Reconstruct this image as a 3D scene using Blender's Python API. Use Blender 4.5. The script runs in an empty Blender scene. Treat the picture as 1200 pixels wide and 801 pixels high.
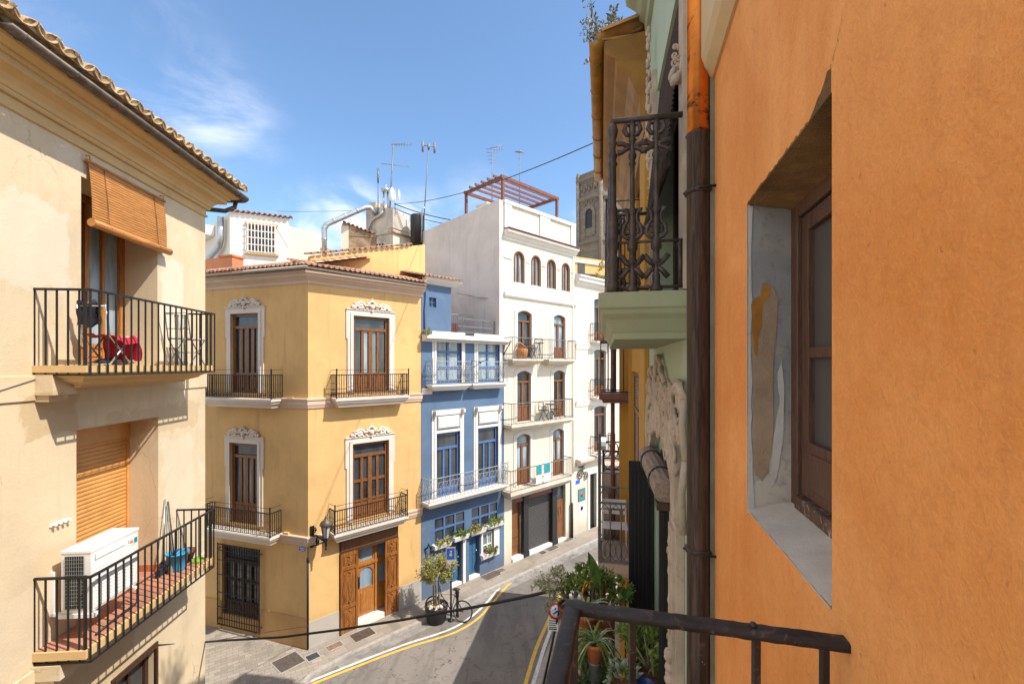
import bpy, bmesh, math, random
from mathutils import Vector, Matrix
random.seed(11)
R = math.radians
sc = bpy.context.scene
COL = sc.collection
CH = 7.9                                   # eye height above the pavement
FPX, CX, HZ = 525.0, 600.0, 428.0          # focal length, centre column and horizon row of the 1200 px photograph

# ---------------------------------------------------------------- camera
cam_d = bpy.data.cameras.new('camera'); cam = bpy.data.objects.new('camera', cam_d); COL.objects.link(cam)
cam.location = (0, 0, CH); cam.rotation_euler = (R(90), 0, 0)
cam_d.sensor_width = 36; cam_d.lens = 36 * FPX / 1200; cam_d.shift_y = 27.5 / 1200
cam_d.clip_start = 0.05; cam_d.clip_end = 1500
sc.camera = cam
# ---------------------------------------------------------------- sun and sky
SUN = Vector((0.63, -0.22, 0.85)).normalized()
sd = bpy.data.lights.new('sun', 'SUN'); sun = bpy.data.objects.new('sun', sd); COL.objects.link(sun)
sd.energy = 2.2; sd.angle = R(0.5); sd.color = (1.0, 0.94, 0.84)
sun.rotation_euler = (-SUN).to_track_quat('-Z', 'Y').to_euler(); sun.location = (30, -10, 60)
world = bpy.data.worlds.new('World'); sc.world = world; world.use_nodes = True
wn, wl = world.node_tree.nodes, world.node_tree.links
wn.clear()
def wnode(t, **kw):
    n = wn.new(t)
    for k, v in kw.items(): setattr(n, k, v)
    return n
out = wnode('ShaderNodeOutputWorld'); bg = wnode('ShaderNodeBackground'); bg.inputs[1].default_value = 0.15
sky = wnode('ShaderNodeTexSky', sky_type='NISHITA', sun_disc=False, sun_elevation=math.asin(SUN.z),
            sun_rotation=math.atan2(SUN.x, SUN.y), altitude=50, air_density=1.0, dust_density=0.6, ozone_density=4.0)
tc = wnode('ShaderNodeTexCoord')
# thin clouds: fractal noise on the sky direction, kept to a few cloudy regions
mp = wnode('ShaderNodeMapping'); mp.inputs['Scale'].default_value = (2.2, 2.2, 4.6); mp.inputs['Location'].default_value = (0.35, 0.1, 0.2)
wl.new(tc.outputs['Generated'], mp.inputs[0])
nz = wnode('ShaderNodeTexNoise'); nz.inputs['Scale'].default_value = 2.4; nz.inputs['Detail'].default_value = 9; nz.inputs['Roughness'].default_value = 0.62
nz.inputs['Distortion'].default_value = 0.5
wl.new(mp.outputs[0], nz.inputs['Vector'])
def mth(op, a, b=None, clamp=False):
    n = wnode('ShaderNodeMath', operation=op, use_clamp=clamp)
    for i, x in enumerate((a, b)):
        if x is None: continue
        if isinstance(x, (int, float)): n.inputs[i].default_value = x
        else: wl.new(x, n.inputs[i])
    return n.outputs[0]
def region(px, py, rad, amount):
    d = Vector(((px - CX) / FPX, 1, (HZ - py) / FPX)).normalized()
    v = wnode('ShaderNodeVectorMath', operation='DISTANCE'); wl.new(tc.outputs['Generated'], v.inputs[0]); v.inputs[1].default_value = d
    m = wnode('ShaderNodeMapRange', interpolation_type='SMOOTHSTEP'); m.inputs[1].default_value = rad; m.inputs[2].default_value = 0.0
    m.inputs[3].default_value = 0; m.inputs[4].default_value = amount
    wl.new(v.outputs['Value'], m.inputs[0]); return m.outputs[0]
msk = region(250, 135, 0.14, 0.30)
for a in ((415, 258, 0.10, 0.75), (490, 262, 0.10, 0.5), (360, 275, 0.12, 0.45), (560, 240, 0.10, 0.3), (690, 285, 0.12, 0.4), (45, 5, 0.25, 0.15)):
    msk = mth('MAXIMUM', msk, region(*a))
# bright cloud added overhead and behind, out of view, to fill the shade
sep = wnode('ShaderNodeSeparateXYZ'); wl.new(tc.outputs['Generated'], sep.inputs[0])
def step(sock, a, b, amount):
    m = wnode('ShaderNodeMapRange', interpolation_type='SMOOTHSTEP'); m.inputs[1].default_value = a; m.inputs[2].default_value = b; m.inputs[3].default_value = 0; m.inputs[4].default_value = amount
    wl.new(sock, m.inputs[0]); return m.outputs[0]
msk = mth('MAXIMUM', msk, mth('MAXIMUM', step(sep.outputs['Z'], 0.68, 0.82, 1.6), step(sep.outputs['Y'], 0.05, -0.35, 1.4)))
cl = wnode('ShaderNodeMapRange', interpolation_type='SMOOTHSTEP'); cl.inputs[1].default_value = 0.38; cl.inputs[2].default_value = 0.80
wl.new(nz.outputs['Fac'], cl.inputs[0])
fac = mth('MULTIPLY', cl.outputs[0], msk, True)
mix = wnode('ShaderNodeMix', data_type='RGBA'); wl.new(fac, mix.inputs[0]); wl.new(sky.outputs[0], mix.inputs[6])
mix.inputs[7].default_value = (6.0, 5.6, 5.1, 1)
tint = wnode('ShaderNodeMix', data_type='RGBA', blend_type='MULTIPLY'); tint.inputs[0].default_value = 1.0; tint.inputs[7].default_value = (0.54, 0.57, 0.56, 1)   # dims the clear sky, leaving the clouds as they are
wl.new(sky.outputs[0], tint.inputs[6]); wl.new(tint.outputs[2], mix.inputs[6]); wl.new(mix.outputs[2], bg.inputs[0]); wl.new(bg.outputs[0], out.inputs[0])
sc.view_settings.view_transform = 'Standard'; sc.view_settings.look = 'None'
sc.view_settings.exposure = 1.62; sc.view_settings.gamma = 1.0; sc.view_settings.use_curve_mapping = False
sc.cycles.max_bounces = 10; sc.cycles.diffuse_bounces = 6; sc.cycles.use_denoising = True

# ---------------------------------------------------------------- materials
def lin(h):
    h = h.lstrip('#'); c = [int(h[i:i + 2], 16) / 255 for i in (0, 2, 4)]
    return tuple(x / 12.92 if x <= 0.04045 else ((x + 0.055) / 1.055) ** 2.4 for x in c)
class NT:
    def __init__(s, name):
        s.m = bpy.data.materials.new(name); s.m.use_nodes = True; s.t = s.m.node_tree; s.n = s.t.nodes; s.l = s.t.links
        s.b = s.n['Principled BSDF']; s.tc = s.n.new('ShaderNodeTexCoord'); s.vec = s.tc.outputs['Object']
    def mapping(s, scale=(1, 1, 1), rot=(0, 0, 0)):
        m = s.n.new('ShaderNodeMapping'); m.inputs['Scale'].default_value = scale; m.inputs['Rotation'].default_value = rot
        s.l.new(s.vec, m.inputs[0]); return m.outputs[0]
    def noise(s, scale, detail=4, rough=0.55, dist=0, vec=None):
        n = s.n.new('ShaderNodeTexNoise'); n.inputs['Scale'].default_value = scale; n.inputs['Detail'].default_value = detail
        n.inputs['Roughness'].default_value = rough; n.inputs['Distortion'].default_value = dist
        s.l.new(vec or s.vec, n.inputs['Vector']); return n.outputs['Fac']
    def ramp(s, fac, a, b, lo=0.0, hi=1.0):
        m = s.n.new('ShaderNodeMapRange'); m.interpolation_type = 'SMOOTHSTEP'
        for i, v in enumerate((a, b, lo, hi)): m.inputs[i + 1].default_value = v
        s.l.new(fac, m.inputs[0]); return m.outputs[0]
    def mix(s, fac, a, b, mode='MIX'):
        m = s.n.new('ShaderNodeMix'); m.data_type = 'RGBA'; m.blend_type = mode
        for sock, v in ((m.inputs[0], fac), (m.inputs[6], a), (m.inputs[7], b)):
            if isinstance(v, (int, float)): sock.default_value = v
            elif isinstance(v, tuple): sock.default_value = (*v, 1) if len(v) == 3 else v
            else: s.l.new(v, sock)
        return m.outputs[2]
    def math(s, op, a, b):
        m = s.n.new('ShaderNodeMath'); m.operation = op
        for i, v in enumerate((a, b)):
            if isinstance(v, (int, float)): m.inputs[i].default_value = v
            else: s.l.new(v, m.inputs[i])
        return m.outputs[0]
    def color(s, c):
        if isinstance(c, tuple): s.b.inputs['Base Color'].default_value = (*c, 1)
        else: s.l.new(c, s.b.inputs['Base Color'])
    def bump(s, h, strength=0.3, dist=0.01, prev=None):
        b = s.n.new('ShaderNodeBump'); b.inputs['Strength'].default_value = strength; b.inputs['Distance'].default_value = dist
        s.l.new(h, b.inputs['Height'])
        if prev is not None: s.l.new(prev, b.inputs['Normal'])
        s.l.new(b.outputs[0], s.b.inputs['Normal']); return b.outputs[0]
    def set(s, **k):
        for a, v in k.items(): s.b.inputs[a.replace('_', ' ')].default_value = v
        return s.m
def stucco(name, c, var=0.12, stain=0.25, stain_c=None, bump=0.25, scale=1.0, streak=0.12, rough=0.92, patch=None):
    t = NT(name)
    big = t.noise(0.55 * scale, 6, 0.62, 0.6); mid = t.noise(3.2 * scale, 5, 0.6); fine = t.noise(38 * scale, 4, 0.65)
    dark = tuple(x * (1 - var * 1.6) for x in c); lite = tuple(min(1, x * (1 + var)) for x in c)
    col = t.mix(t.ramp(big, 0.32, 0.68), dark, lite)
    col = t.mix(t.math('MULTIPLY', t.ramp(mid, 0.35, 0.75), 0.35), col, tuple(min(1, x * 1.08) for x in c))
    sv = t.mapping((2.6 * scale, 2.6 * scale, 0.22 * scale)); st = t.noise(2.2, 5, 0.6, 0.2, sv)
    col = t.mix(t.math('MULTIPLY', t.ramp(st, 0.52, 0.78), streak), col, tuple(x * 0.45 for x in c))
    if stain:
        s2 = t.noise(1.1 * scale, 7, 0.7, 1.0)
        col = t.mix(t.math('MULTIPLY', t.ramp(s2, 0.56, 0.72), stain), col, stain_c or tuple(x * 0.55 for x in c))
    if patch:
        s3 = t.noise(0.8 * scale, 6, 0.66, 1.6, t.mapping((1, 1, 1), (0.3, 0.2, 1.1)))
        col = t.mix(t.math('MULTIPLY', t.ramp(s3, 0.60, 0.66), patch[1]), col, patch[0])
    t.color(col)
    h = t.math('ADD', t.math('MULTIPLY', fine, 0.5), mid)
    t.bump(h, bump, 0.012)
    return t.set(Roughness=rough, Specular_IOR_Level=0.25)
def plain(name, c, rough=0.6, metal=0.0, var=0.15, scale=9.0, bump=0.08, spec=0.4, wear=None, dirt=None):
    t = NT(name); n = t.noise(scale, 5, 0.6, 0.3); n2 = t.noise(scale * 7, 3, 0.6)
    col = t.mix(t.ramp(n, 0.3, 0.7), tuple(x * (1 - var) for x in c), tuple(min(1, x * (1 + var)) for x in c))
    if wear: col = t.mix(t.ramp(t.noise(scale * 2.2, 8, 0.72, 0.6), wear[1], wear[1] + 0.08), col, wear[0])
    if dirt: col = t.mix(t.math('MULTIPLY', t.ramp(t.noise(scale * 0.6, 7, 0.7, 0.8), 0.48, 0.7), dirt[1]), col, dirt[0])
    t.color(col); t.bump(t.math('ADD', n, t.math('MULTIPLY', n2, 0.4)), bump, 0.01)
    return t.set(Roughness=rough, Metallic=metal, Specular_IOR_Level=spec)
def wood(name, c, c2, rough=0.5, scale=1.0, axis='z'):
    t = NT(name); sv = {'z': (16, 16, 1.1), 'x': (1.1, 16, 16), 'y': (16, 1.1, 16)}[axis]
    v = t.mapping(tuple(a * scale for a in sv)); g = t.noise(3.0, 7, 0.65, 0.7, v); b = t.noise(2.2 * scale, 4, 0.6, 0.4)
    k = t.noise(3.1 * scale, 2, 0.5, 0.3)
    col = t.mix(t.ramp(g, 0.32, 0.7), c2, c); col = t.mix(t.math('MULTIPLY', t.ramp(b, 0.5, 0.75), 0.4), col, tuple(x * 0.55 for x in c))
    t.color(col); t.bump(g, 0.2, 0.006); return t.set(Roughness=rough, Specular_IOR_Level=0.35)
def glass(name, c, rough=0.06, spec=0.6, var=0.4):
    t = NT(name); n = t.noise(1.3, 3, 0.5, 0.4, t.mapping((2, 2, 0.6)))
    t.color(t.mix(t.ramp(n, 0.35, 0.65), tuple(x * (1 - var) for x in c), tuple(x * (1 + var) for x in c)))
    t.bump(t.noise(2.0, 2, 0.5), 0.05, 0.02); return t.set(Roughness=rough, Specular_IOR_Level=spec)
def leafmat(name, c, c2, rough=0.5):
    t = NT(name); n = t.noise(9, 3, 0.6); g = t.n.new('ShaderNodeNewGeometry')
    col = t.mix(g.outputs['Random Per Island'], c, c2); col = t.mix(t.math('MULTIPLY', n, 0.4), col, tuple(x * 0.6 for x in c))
    t.color(col); t.set(Roughness=rough, Specular_IOR_Level=0.35)
    tr = t.n.new('ShaderNodeBsdfTranslucent'); t.l.new(col, tr.inputs[0]); ms = t.n.new('ShaderNodeMixShader'); ms.inputs[0].default_value = 0.3
    o = t.n['Material Output']; t.l.new(t.b.outputs[0], ms.inputs[1]); t.l.new(tr.outputs[0], ms.inputs[2]); t.l.new(ms.outputs[0], o.inputs[0])
    return t.m

# ---------------------------------------------------------------- frames: a vertical plane in plan, u along it, w out of it, h up from eye level
class Fr:
    def __init__(s, o, d, flip=False):
        l = math.hypot(*d); s.o = Vector((o[0], o[1])); s.d = Vector((d[0] / l, d[1] / l))
        s.n = Vector((s.d.y, -s.d.x)) * (-1 if flip else 1)
    def P(s, u, w, h): p = s.o + s.d * u + s.n * w; return Vector((p.x, p.y, h + CH))
    def u(s, px, w=0.0):
        k = (px - CX) / FPX; ox, oy = s.o.x + s.n.x * w, s.o.y + s.n.y * w
        return (k * oy - ox) / (s.d.x - k * s.d.y)
    def Y(s, u, w=0.0): return s.o.y + s.d.y * u + s.n.y * w
    def h(s, px, py, w=0.0): return (HZ - py) / FPX * s.Y(s.u(px, w), w)
    def xy(s, u, w=0.0): p = s.o + s.d * u + s.n * w; return (p.x, p.y)
def at(px, py, Y): return Vector(((px - CX) / FPX * Y, Y, CH + (HZ - py) / FPX * Y))
def gnd(px, py, z=0.0):
    Y = FPX * (CH - z) / (py - HZ); return Vector(((px - CX) / FPX * Y, Y, z))

# ---------------------------------------------------------------- mesh builder
class MB:
    def __init__(s): s.v = []; s.f = []; s.mi = []; s.sm = []; s.cur = 0
    def add(s, vs, fs, smooth=False, mi=None):
        b = len(s.v); s.v += [Vector(v) for v in vs]
        for f in fs: s.f.append([b + i for i in f]); s.mi.append(s.cur if mi is None else mi); s.sm.append(smooth)
    def hexa(s, c): s.add(c, [(0, 3, 2, 1), (4, 5, 6, 7), (0, 1, 5, 4), (1, 2, 6, 5), (2, 3, 7, 6), (3, 0, 4, 7)])
    def box(s, fr, u0, u1, w0, w1, h0, h1):
        P = fr.P; s.hexa([P(u0, w0, h0), P(u1, w0, h0), P(u1, w1, h0), P(u0, w1, h0), P(u0, w0, h1), P(u1, w0, h1), P(u1, w1, h1), P(u0, w1, h1)])
    def bx(s, x0, x1, y0, y1, z0, z1):
        s.hexa([(x0, y0, z0), (x1, y0, z0), (x1, y1, z0), (x0, y1, z0), (x0, y0, z1), (x1, y0, z1), (x1, y1, z1), (x0, y1, z1)])
    def quad(s, a, b, c, d): s.add([a, b, c, d], [(0, 1, 2, 3)])
    def tube(s, pts, r, seg=8, smooth=True, closed=False, cap=True):
        pts = [Vector(p) for p in pts]; n = len(pts); rs = r if isinstance(r, (list, tuple)) else [r] * n
        vs = []; t_prev = None; ref = None
        for i, p in enumerate(pts):
            a = pts[(i - 1) % n] if (closed or i > 0) else p; b = pts[(i + 1) % n] if (closed or i < n - 1) else p
            t = (b - a).normalized() if (b - a).length > 1e-9 else Vector((0, 0, 1))
            if ref is None: ref = Vector((0, 0, 1)) if abs(t.z) < 0.9 else Vector((1, 0, 0))
            x = ref - t * ref.dot(t)
            if x.length < 1e-4: x = t.orthogonal()
            x.normalize(); ref = x; y = t.cross(x)
            for k in range(seg):
                an = 2 * math.pi * (k + 0.5) / seg; vs.append(p + (x * math.cos(an) + y * math.sin(an)) * rs[i])
        fs = []
        for i in range(n if closed else n - 1):
            j = (i + 1) % n
            for k in range(seg): l = (k + 1) % seg; fs.append((i * seg + k, i * seg + l, j * seg + l, j * seg + k))
        s.add(vs, fs, smooth)
        if cap and not closed:
            b = len(s.v) - len(vs); s.f += [[b + k for k in reversed(range(seg))], [b + (n - 1) * seg + k for k in range(seg)]]; s.mi += [s.cur] * 2; s.sm += [False] * 2
    def bar(s, a, b, t=0.012): s.tube([a, b], t * 0.7071, 4, False)
    def lathe(s, c, prof, seg=12, smooth=True, axis=Vector((0, 0, 1))):
        c = Vector(c); ax = axis.normalized(); x = ax.orthogonal().normalized(); y = ax.cross(x); vs = []
        for r, z in prof:
            for k in range(seg):
                an = 2 * math.pi * k / seg; vs.append(c + ax * z + (x * math.cos(an) + y * math.sin(an)) * max(r, 1e-4))
        fs = [(i * seg + k, i * seg + (k + 1) % seg, (i + 1) * seg + (k + 1) % seg, (i + 1) * seg + k) for i in range(len(prof) - 1) for k in range(seg)]
        s.add(vs, fs, smooth); b = len(s.v) - len(vs)
        s.f += [[b + k for k in reversed(range(seg))], [b + (len(prof) - 1) * seg + k for k in range(seg)]]; s.mi += [s.cur] * 2; s.sm += [False] * 2
    def ball(s, c, rx, ry=None, rz=None, M=None, seg=8):
        ry = ry or rx; rz = rz or rx; c = Vector(c); vs = []; n = max(4, seg // 2)
        for i in range(n + 1):
            th = math.pi * i / n
            for k in range(seg):
                ph = 2 * math.pi * k / seg; v = Vector((rx * math.sin(th) * math.cos(ph), ry * math.sin(th) * math.sin(ph), rz * math.cos(th)))
                vs.append(c + (M @ v if M else v))
        s.add(vs, [(i * seg + k, (i + 1) * seg + k, (i + 1) * seg + (k + 1) % seg, i * seg + (k + 1) % seg) for i in range(n) for k in range(seg)], True)
    def prism(s, fr, poly, w0, w1):
        n = len(poly); s.add([fr.P(u, w0, h) for u, h in poly] + [fr.P(u, w1, h) for u, h in poly],
              [tuple(range(n)), tuple(range(2 * n - 1, n - 1, -1))] + [(i, (i + 1) % n, n + (i + 1) % n, n + i) for i in range(n)])
    def slab(s, poly, z0, z1, bottom=True, skip=()):
        n = len(poly); fs = [tuple(n + i for i in range(n))] + ([tuple(reversed(range(n)))] if bottom else [])
        fs += [(i, (i + 1) % n, n + (i + 1) % n, n + i) for i in range(n) if i not in skip]
        s.add([(x, y, z0) for x, y in poly] + [(x, y, z1) for x, y in poly], fs)
    def sweep(s, path, prof, closed_prof=True, smooth=False):
        # a moulding: profile (w out to the right of travel, h) carried along a plan path with mitred corners
        pts = [Vector(p) for p in path]; n = len(pts); m = len(prof); vs = []
        for i, p in enumerate(pts):
            ds = []
            if i > 0: ds.append((p - pts[i - 1]).normalized())
            if i < n - 1: ds.append((pts[i + 1] - p).normalized())
            ns = [Vector((d.y, -d.x)) for d in ds]; nn = sum(ns, Vector((0, 0))).normalized(); k = 1 / max(0.25, nn.dot(ns[0]))
            vs += [(p.x + nn.x * w * k, p.y + nn.y * w * k, h + CH) for w, h in prof]
        fs = []
        for i in range(n - 1):
            for j in range(m if closed_prof else m - 1):
                k = (j + 1) % m; fs.append((i * m + j, i * m + k, (i + 1) * m + k, (i + 1) * m + j))
        if closed_prof: fs += [tuple(range(m)), tuple((n - 1) * m + j for j in reversed(range(m)))]
        s.add(vs, fs, smooth)
    def loft(s, fr, rings):
        # rings of (u0, u1, w1, h): a slab against the wall with a moulded underside
        vs = []
        for u0, u1, w1, h in rings: vs += [fr.P(u0, -0.02, h), fr.P(u0, w1, h), fr.P(u1, w1, h), fr.P(u1, -0.02, h)]
        fs = [(0, 1, 2, 3), tuple(4 * (len(rings) - 1) + i for i in (3, 2, 1, 0))]
        for i in range(len(rings) - 1):
            for k in range(4): l = (k + 1) % 4; fs.append((4 * i + k, 4 * i + l, 4 * i + 4 + l, 4 * i + 4 + k))
        s.add(vs, fs)
    def wall(s, fr, u0, u1, h0, h1, ops, w=0.0):
        us = sorted({u0, u1, *[x for o in ops for x in o[:2] if u0 < x < u1]}); hs = sorted({h0, h1, *[x for o in ops for x in o[2:4] if h0 < x < h1]})
        for i in range(len(us) - 1):
            for j in range(len(hs) - 1):
                uc, hc = (us[i] + us[i + 1]) / 2, (hs[j] + hs[j + 1]) / 2
                if any(o[0] < uc < o[1] and o[2] < hc < o[3] for o in ops): continue
                s.quad(fr.P(us[i], w, hs[j]), fr.P(us[i + 1], w, hs[j]), fr.P(us[i + 1], w, hs[j + 1]), fr.P(us[i], w, hs[j + 1]))
        for o in ops:
            a, b, c, d = o[:4]; dp = o[4]; rise = o[5] if len(o) > 5 else 0
            P = fr.P; W = w - dp
            top = arch(a, b, d, rise)
            s.quad(P(a, w, c), P(b, w, c), P(b, W, c), P(a, W, c))
            s.quad(P(a, w, c), P(a, w, top[0][1]), P(a, W, top[0][1]), P(a, W, c)); s.quad(P(b, w, c), P(b, w, top[-1][1]), P(b, W, top[-1][1]), P(b, W, c))
            for (p, q) in zip(top[:-1], top[1:]):
                s.quad(P(p[0], w, p[1]), P(q[0], w, q[1]), P(q[0], W, q[1]), P(p[0], W, p[1]))
                if rise: s.quad(P(p[0], w, p[1]), P(q[0], w, q[1]), P(q[0], w, d), P(p[0], w, d))
    def build(s, name, mats, parent=None, label=None, cat=None, group=None, kind=None, bevel=0, local=False):
        me = bpy.data.meshes.new(name); o = bpy.data.objects.new(name, me); COL.objects.link(o)
        off = Vector((0, 0, 0))
        if not local:
            if parent is not None:
                p = parent
                while p.parent: p = p.parent
                off = p.location.copy()
            else:
                xs = [v.x for v in s.v]; ys = [v.y for v in s.v]; zs = [v.z for v in s.v]
                off = Vector(((min(xs) + max(xs)) / 2, (min(ys) + max(ys)) / 2, min(zs)))
        me.from_pydata([v - off for v in s.v], [], s.f)
        for m in (mats if isinstance(mats, (list, tuple)) else [mats]): me.materials.append(m)
        for p, i, sm in zip(me.polygons, s.mi, s.sm): p.material_index = i; p.use_smooth = sm
        bm = bmesh.new(); bm.from_mesh(me); bmesh.ops.recalc_face_normals(bm, faces=bm.faces); bm.to_mesh(me); bm.free()
        if parent is not None: o.parent = parent
        elif not local: o.location = off
        if bevel:
            b = o.modifiers.new('bevel', 'BEVEL'); b.width = bevel; b.segments = 2; b.limit_method = 'ANGLE'
        if label: o['label'] = label
        if cat: o['category'] = cat
        if group: o['group'] = group
        if kind: o['kind'] = kind
        return o
def thing(name, label, cat, loc=(0, 0, 0), group=None, rz=0.0):
    o = bpy.data.objects.new(name, None); COL.objects.link(o); o.location = loc; o.rotation_euler = (0, 0, rz); o.empty_display_size = 0.2
    o['label'] = label; o['category'] = cat
    if group: o['group'] = group
    return o
def copy_tree(o, parent=None):
    c = o.copy(); COL.objects.link(c); c.parent = parent
    for ch in list(o.children): copy_tree(ch, c)
    return c
def arch(a, b, top, rise, n=8):
    if rise <= 0: return [(a, top), (b, top)]
    hw = (b - a) / 2; rad = (hw * hw + rise * rise) / (2 * rise); cy = top - rad; th = math.asin(min(1, hw / rad)); cx = (a + b) / 2
    return [(cx + rad * math.sin(-th + 2 * th * i / n), cy + rad * math.cos(-th + 2 * th * i / n)) for i in range(n + 1)]
# ---------------------------------------------------------------- palette
M = {}
M['cream'] = stucco('cream_stucco', (0.575, 0.46, 0.305), 0.07, 0.3, (0.47, 0.33, 0.17), 0.5, streak=0.16, patch=((0.62, 0.53, 0.40), 0.5))
t = NT.__new__(NT); t.m = M['cream']; t.t = t.m.node_tree; t.n = t.t.nodes; t.l = t.t.links; t.b = t.n['Principled BSDF']; t.tc = next(n for n in t.n if n.type == 'TEX_COORD'); t.vec = t.tc.outputs['Object']
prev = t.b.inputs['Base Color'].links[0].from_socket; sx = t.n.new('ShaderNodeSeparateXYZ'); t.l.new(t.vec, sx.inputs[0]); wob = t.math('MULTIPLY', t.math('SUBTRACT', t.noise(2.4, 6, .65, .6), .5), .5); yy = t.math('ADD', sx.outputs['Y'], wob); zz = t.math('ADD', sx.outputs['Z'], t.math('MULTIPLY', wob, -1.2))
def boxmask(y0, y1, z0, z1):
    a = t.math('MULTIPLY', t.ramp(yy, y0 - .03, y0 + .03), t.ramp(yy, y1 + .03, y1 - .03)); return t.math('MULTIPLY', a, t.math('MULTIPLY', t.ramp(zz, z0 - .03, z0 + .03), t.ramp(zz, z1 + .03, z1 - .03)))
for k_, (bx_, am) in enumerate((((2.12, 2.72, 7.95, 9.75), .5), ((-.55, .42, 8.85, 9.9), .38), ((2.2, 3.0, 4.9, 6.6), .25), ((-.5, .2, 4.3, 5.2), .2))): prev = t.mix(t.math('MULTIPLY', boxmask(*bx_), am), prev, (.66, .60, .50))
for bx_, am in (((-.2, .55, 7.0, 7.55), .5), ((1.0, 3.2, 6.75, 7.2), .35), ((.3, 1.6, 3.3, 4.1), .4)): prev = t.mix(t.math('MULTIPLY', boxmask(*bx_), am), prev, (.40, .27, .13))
cr_ = t.n.new('ShaderNodeTexVoronoi'); cr_.feature = 'DISTANCE_TO_EDGE'; cr_.inputs['Scale'].default_value = .62; va = t.n.new('ShaderNodeVectorMath'); va.operation = 'ADD'; nz_ = t.n.new('ShaderNodeTexNoise'); nz_.inputs['Scale'].default_value = 1.6; nz_.inputs['Detail'].default_value = 6; t.l.new(t.vec, nz_.inputs['Vector']); t.l.new(t.vec, va.inputs[0]); t.l.new(nz_.outputs['Color'], va.inputs[1]); t.l.new(va.outputs[0], cr_.inputs['Vector'])
prev = t.mix(t.math('MULTIPLY', t.ramp(cr_.outputs['Distance'], .0015, .005, .55, 0), t.ramp(t.noise(.8, 3, .5), .52, .62)), prev, (.30, .20, .11)); t.color(prev)

M['cream_trim'] = stucco('cream_trim', (0.58, 0.40, 0.19), 0.07, 0.3, (0.36, 0.22, 0.09), 0.2, streak=0.05)
M['cream_soffit'] = M['cream_trim']
M['yellow'] = stucco('yellow_stucco', (0.62, 0.392, 0.165), 0.07, 0.35, (0.50, 0.29, 0.10), 0.25, streak=0.38)
def foot_dirt(m_, c, z0, z1, am):
    t = NT.__new__(NT); t.m = m_; t.t = m_.node_tree; t.n = t.t.nodes; t.l = t.t.links; t.b = t.n['Principled BSDF']; t.tc = next(n for n in t.n if n.type == 'TEX_COORD'); t.vec = t.tc.outputs['Object']
    prev = t.b.inputs['Base Color'].links[0].from_socket; sx = t.n.new('ShaderNodeSeparateXYZ'); t.l.new(t.vec, sx.inputs[0]); z = t.math('ADD', sx.outputs['Z'], t.math('MULTIPLY', t.noise(1.7, 7, .7, .8, t.mapping((1, 1, .4))), 1.1))
    t.color(t.mix(t.math('MULTIPLY', t.ramp(z, z1, z0), am), prev, c))
foot_dirt(M['yellow'], (.34, .21, .085), .75, 1.7, .75)
M['plinth'] = stucco('grey_plinth', (0.40, 0.37, 0.32), 0.12, 0.4, (0.22, 0.20, 0.17), 0.3)
M['plinth_y'] = stucco('ochre_plinth', (0.50, 0.30, 0.12), 0.1, 0.25, (0.34, 0.20, 0.09), 0.25)
M['pinktrim'] = stucco('rosy_beige_trim', (0.58, 0.44, 0.34), 0.06, 0.2, (0.42, 0.30, 0.22), 0.1)
M['stone_trim'] = stucco('pale_stone_trim', (0.62, 0.55, 0.48), 0.06, 0.2, (0.5, 0.43, 0.36), 0.1)
M['blue'] = stucco('blue_stucco', (0.098, 0.152, 0.245), 0.12, 0.3, (0.18, 0.25, 0.38), 0.25, streak=0.1)
M['white'] = stucco('white_stucco', (0.62, 0.56, 0.455), 0.05, 0.22, (0.55, 0.47, 0.36), 0.15, streak=0.06)
M['white_trim'] = stucco('white_trim', (0.65, 0.62, 0.575), 0.05, 0.3, (0.6, 0.56, 0.5), 0.1)
M['party'] = stucco('weathered_white_render', (0.60, 0.54, 0.49), 0.08, 0.4, (0.48, 0.42, 0.38), 0.3, streak=0.3)
foot_dirt(M['white'], (.36, .31, .25), .6, 1.5, .7); foot_dirt(M['blue'], (.10, .12, .16), .6, 1.4, .6)
M['oldwall'] = stucco('old_patchy_render', (0.50, 0.45, 0.38), 0.2, 0.6, (0.22, 0.18, 0.13), 0.5, streak=0.4)
M['rubble'] = stucco('bare_rubble', (0.30, 0.21, 0.13), 0.3, 0.7, (0.14, 0.09, 0.06), 1.0, scale=3)
M['green'] = stucco('mint_stucco', (0.40, 0.47, 0.35), 0.05, 0.15, (0.34, 0.40, 0.28), 0.2, streak=0.06)
M['green_slab'] = stucco('sage_plaster', (0.33, 0.345, 0.22), 0.07, 0.25, (0.22, 0.22, 0.12), 0.25)
M['ochre'] = stucco('ochre_stucco', (0.47, 0.25, 0.05), 0.07, 0.3, (0.40, 0.20, 0.04), 0.2)
M['taupe'] = stucco('taupe_plaster', (0.50, 0.40, 0.325), 0.07, 0.2, (0.3, 0.22, 0.17), 0.15)
M['ornament'] = stucco('carved_plaster', (0.47, 0.375, 0.29), 0.14, 0.7, (0.24, 0.165, 0.105), 0.4, scale=5)
M['sillw'] = stucco('white_sill_plaster', (0.58, 0.51, 0.42), 0.10, 0.5, (0.36, 0.29, 0.22), 0.7, scale=5)
M['lintel'] = stucco('brown_lintel_plaster', (0.26, 0.15, 0.06), 0.3, 0.6, (0.12, 0.07, 0.03), 0.9, scale=5)
M['cornice_stone'] = stucco('pitted_beige_stone', (0.56, 0.42, 0.24), 0.1, 0.3, (0.3, 0.2, 0.1), 0.4, scale=3)
M['brown'] = wood('varnished_brown_wood', (0.24, 0.10, 0.035), (0.13, 0.05, 0.018), 0.38)
M['orangewood'] = wood('honey_wood', (0.46, 0.20, 0.045), (0.25, 0.085, 0.02), 0.4)
M['darkwood'] = wood('dark_brown_wood', (0.075, 0.036, 0.02), (0.035, 0.017, 0.01), 0.55)
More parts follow.
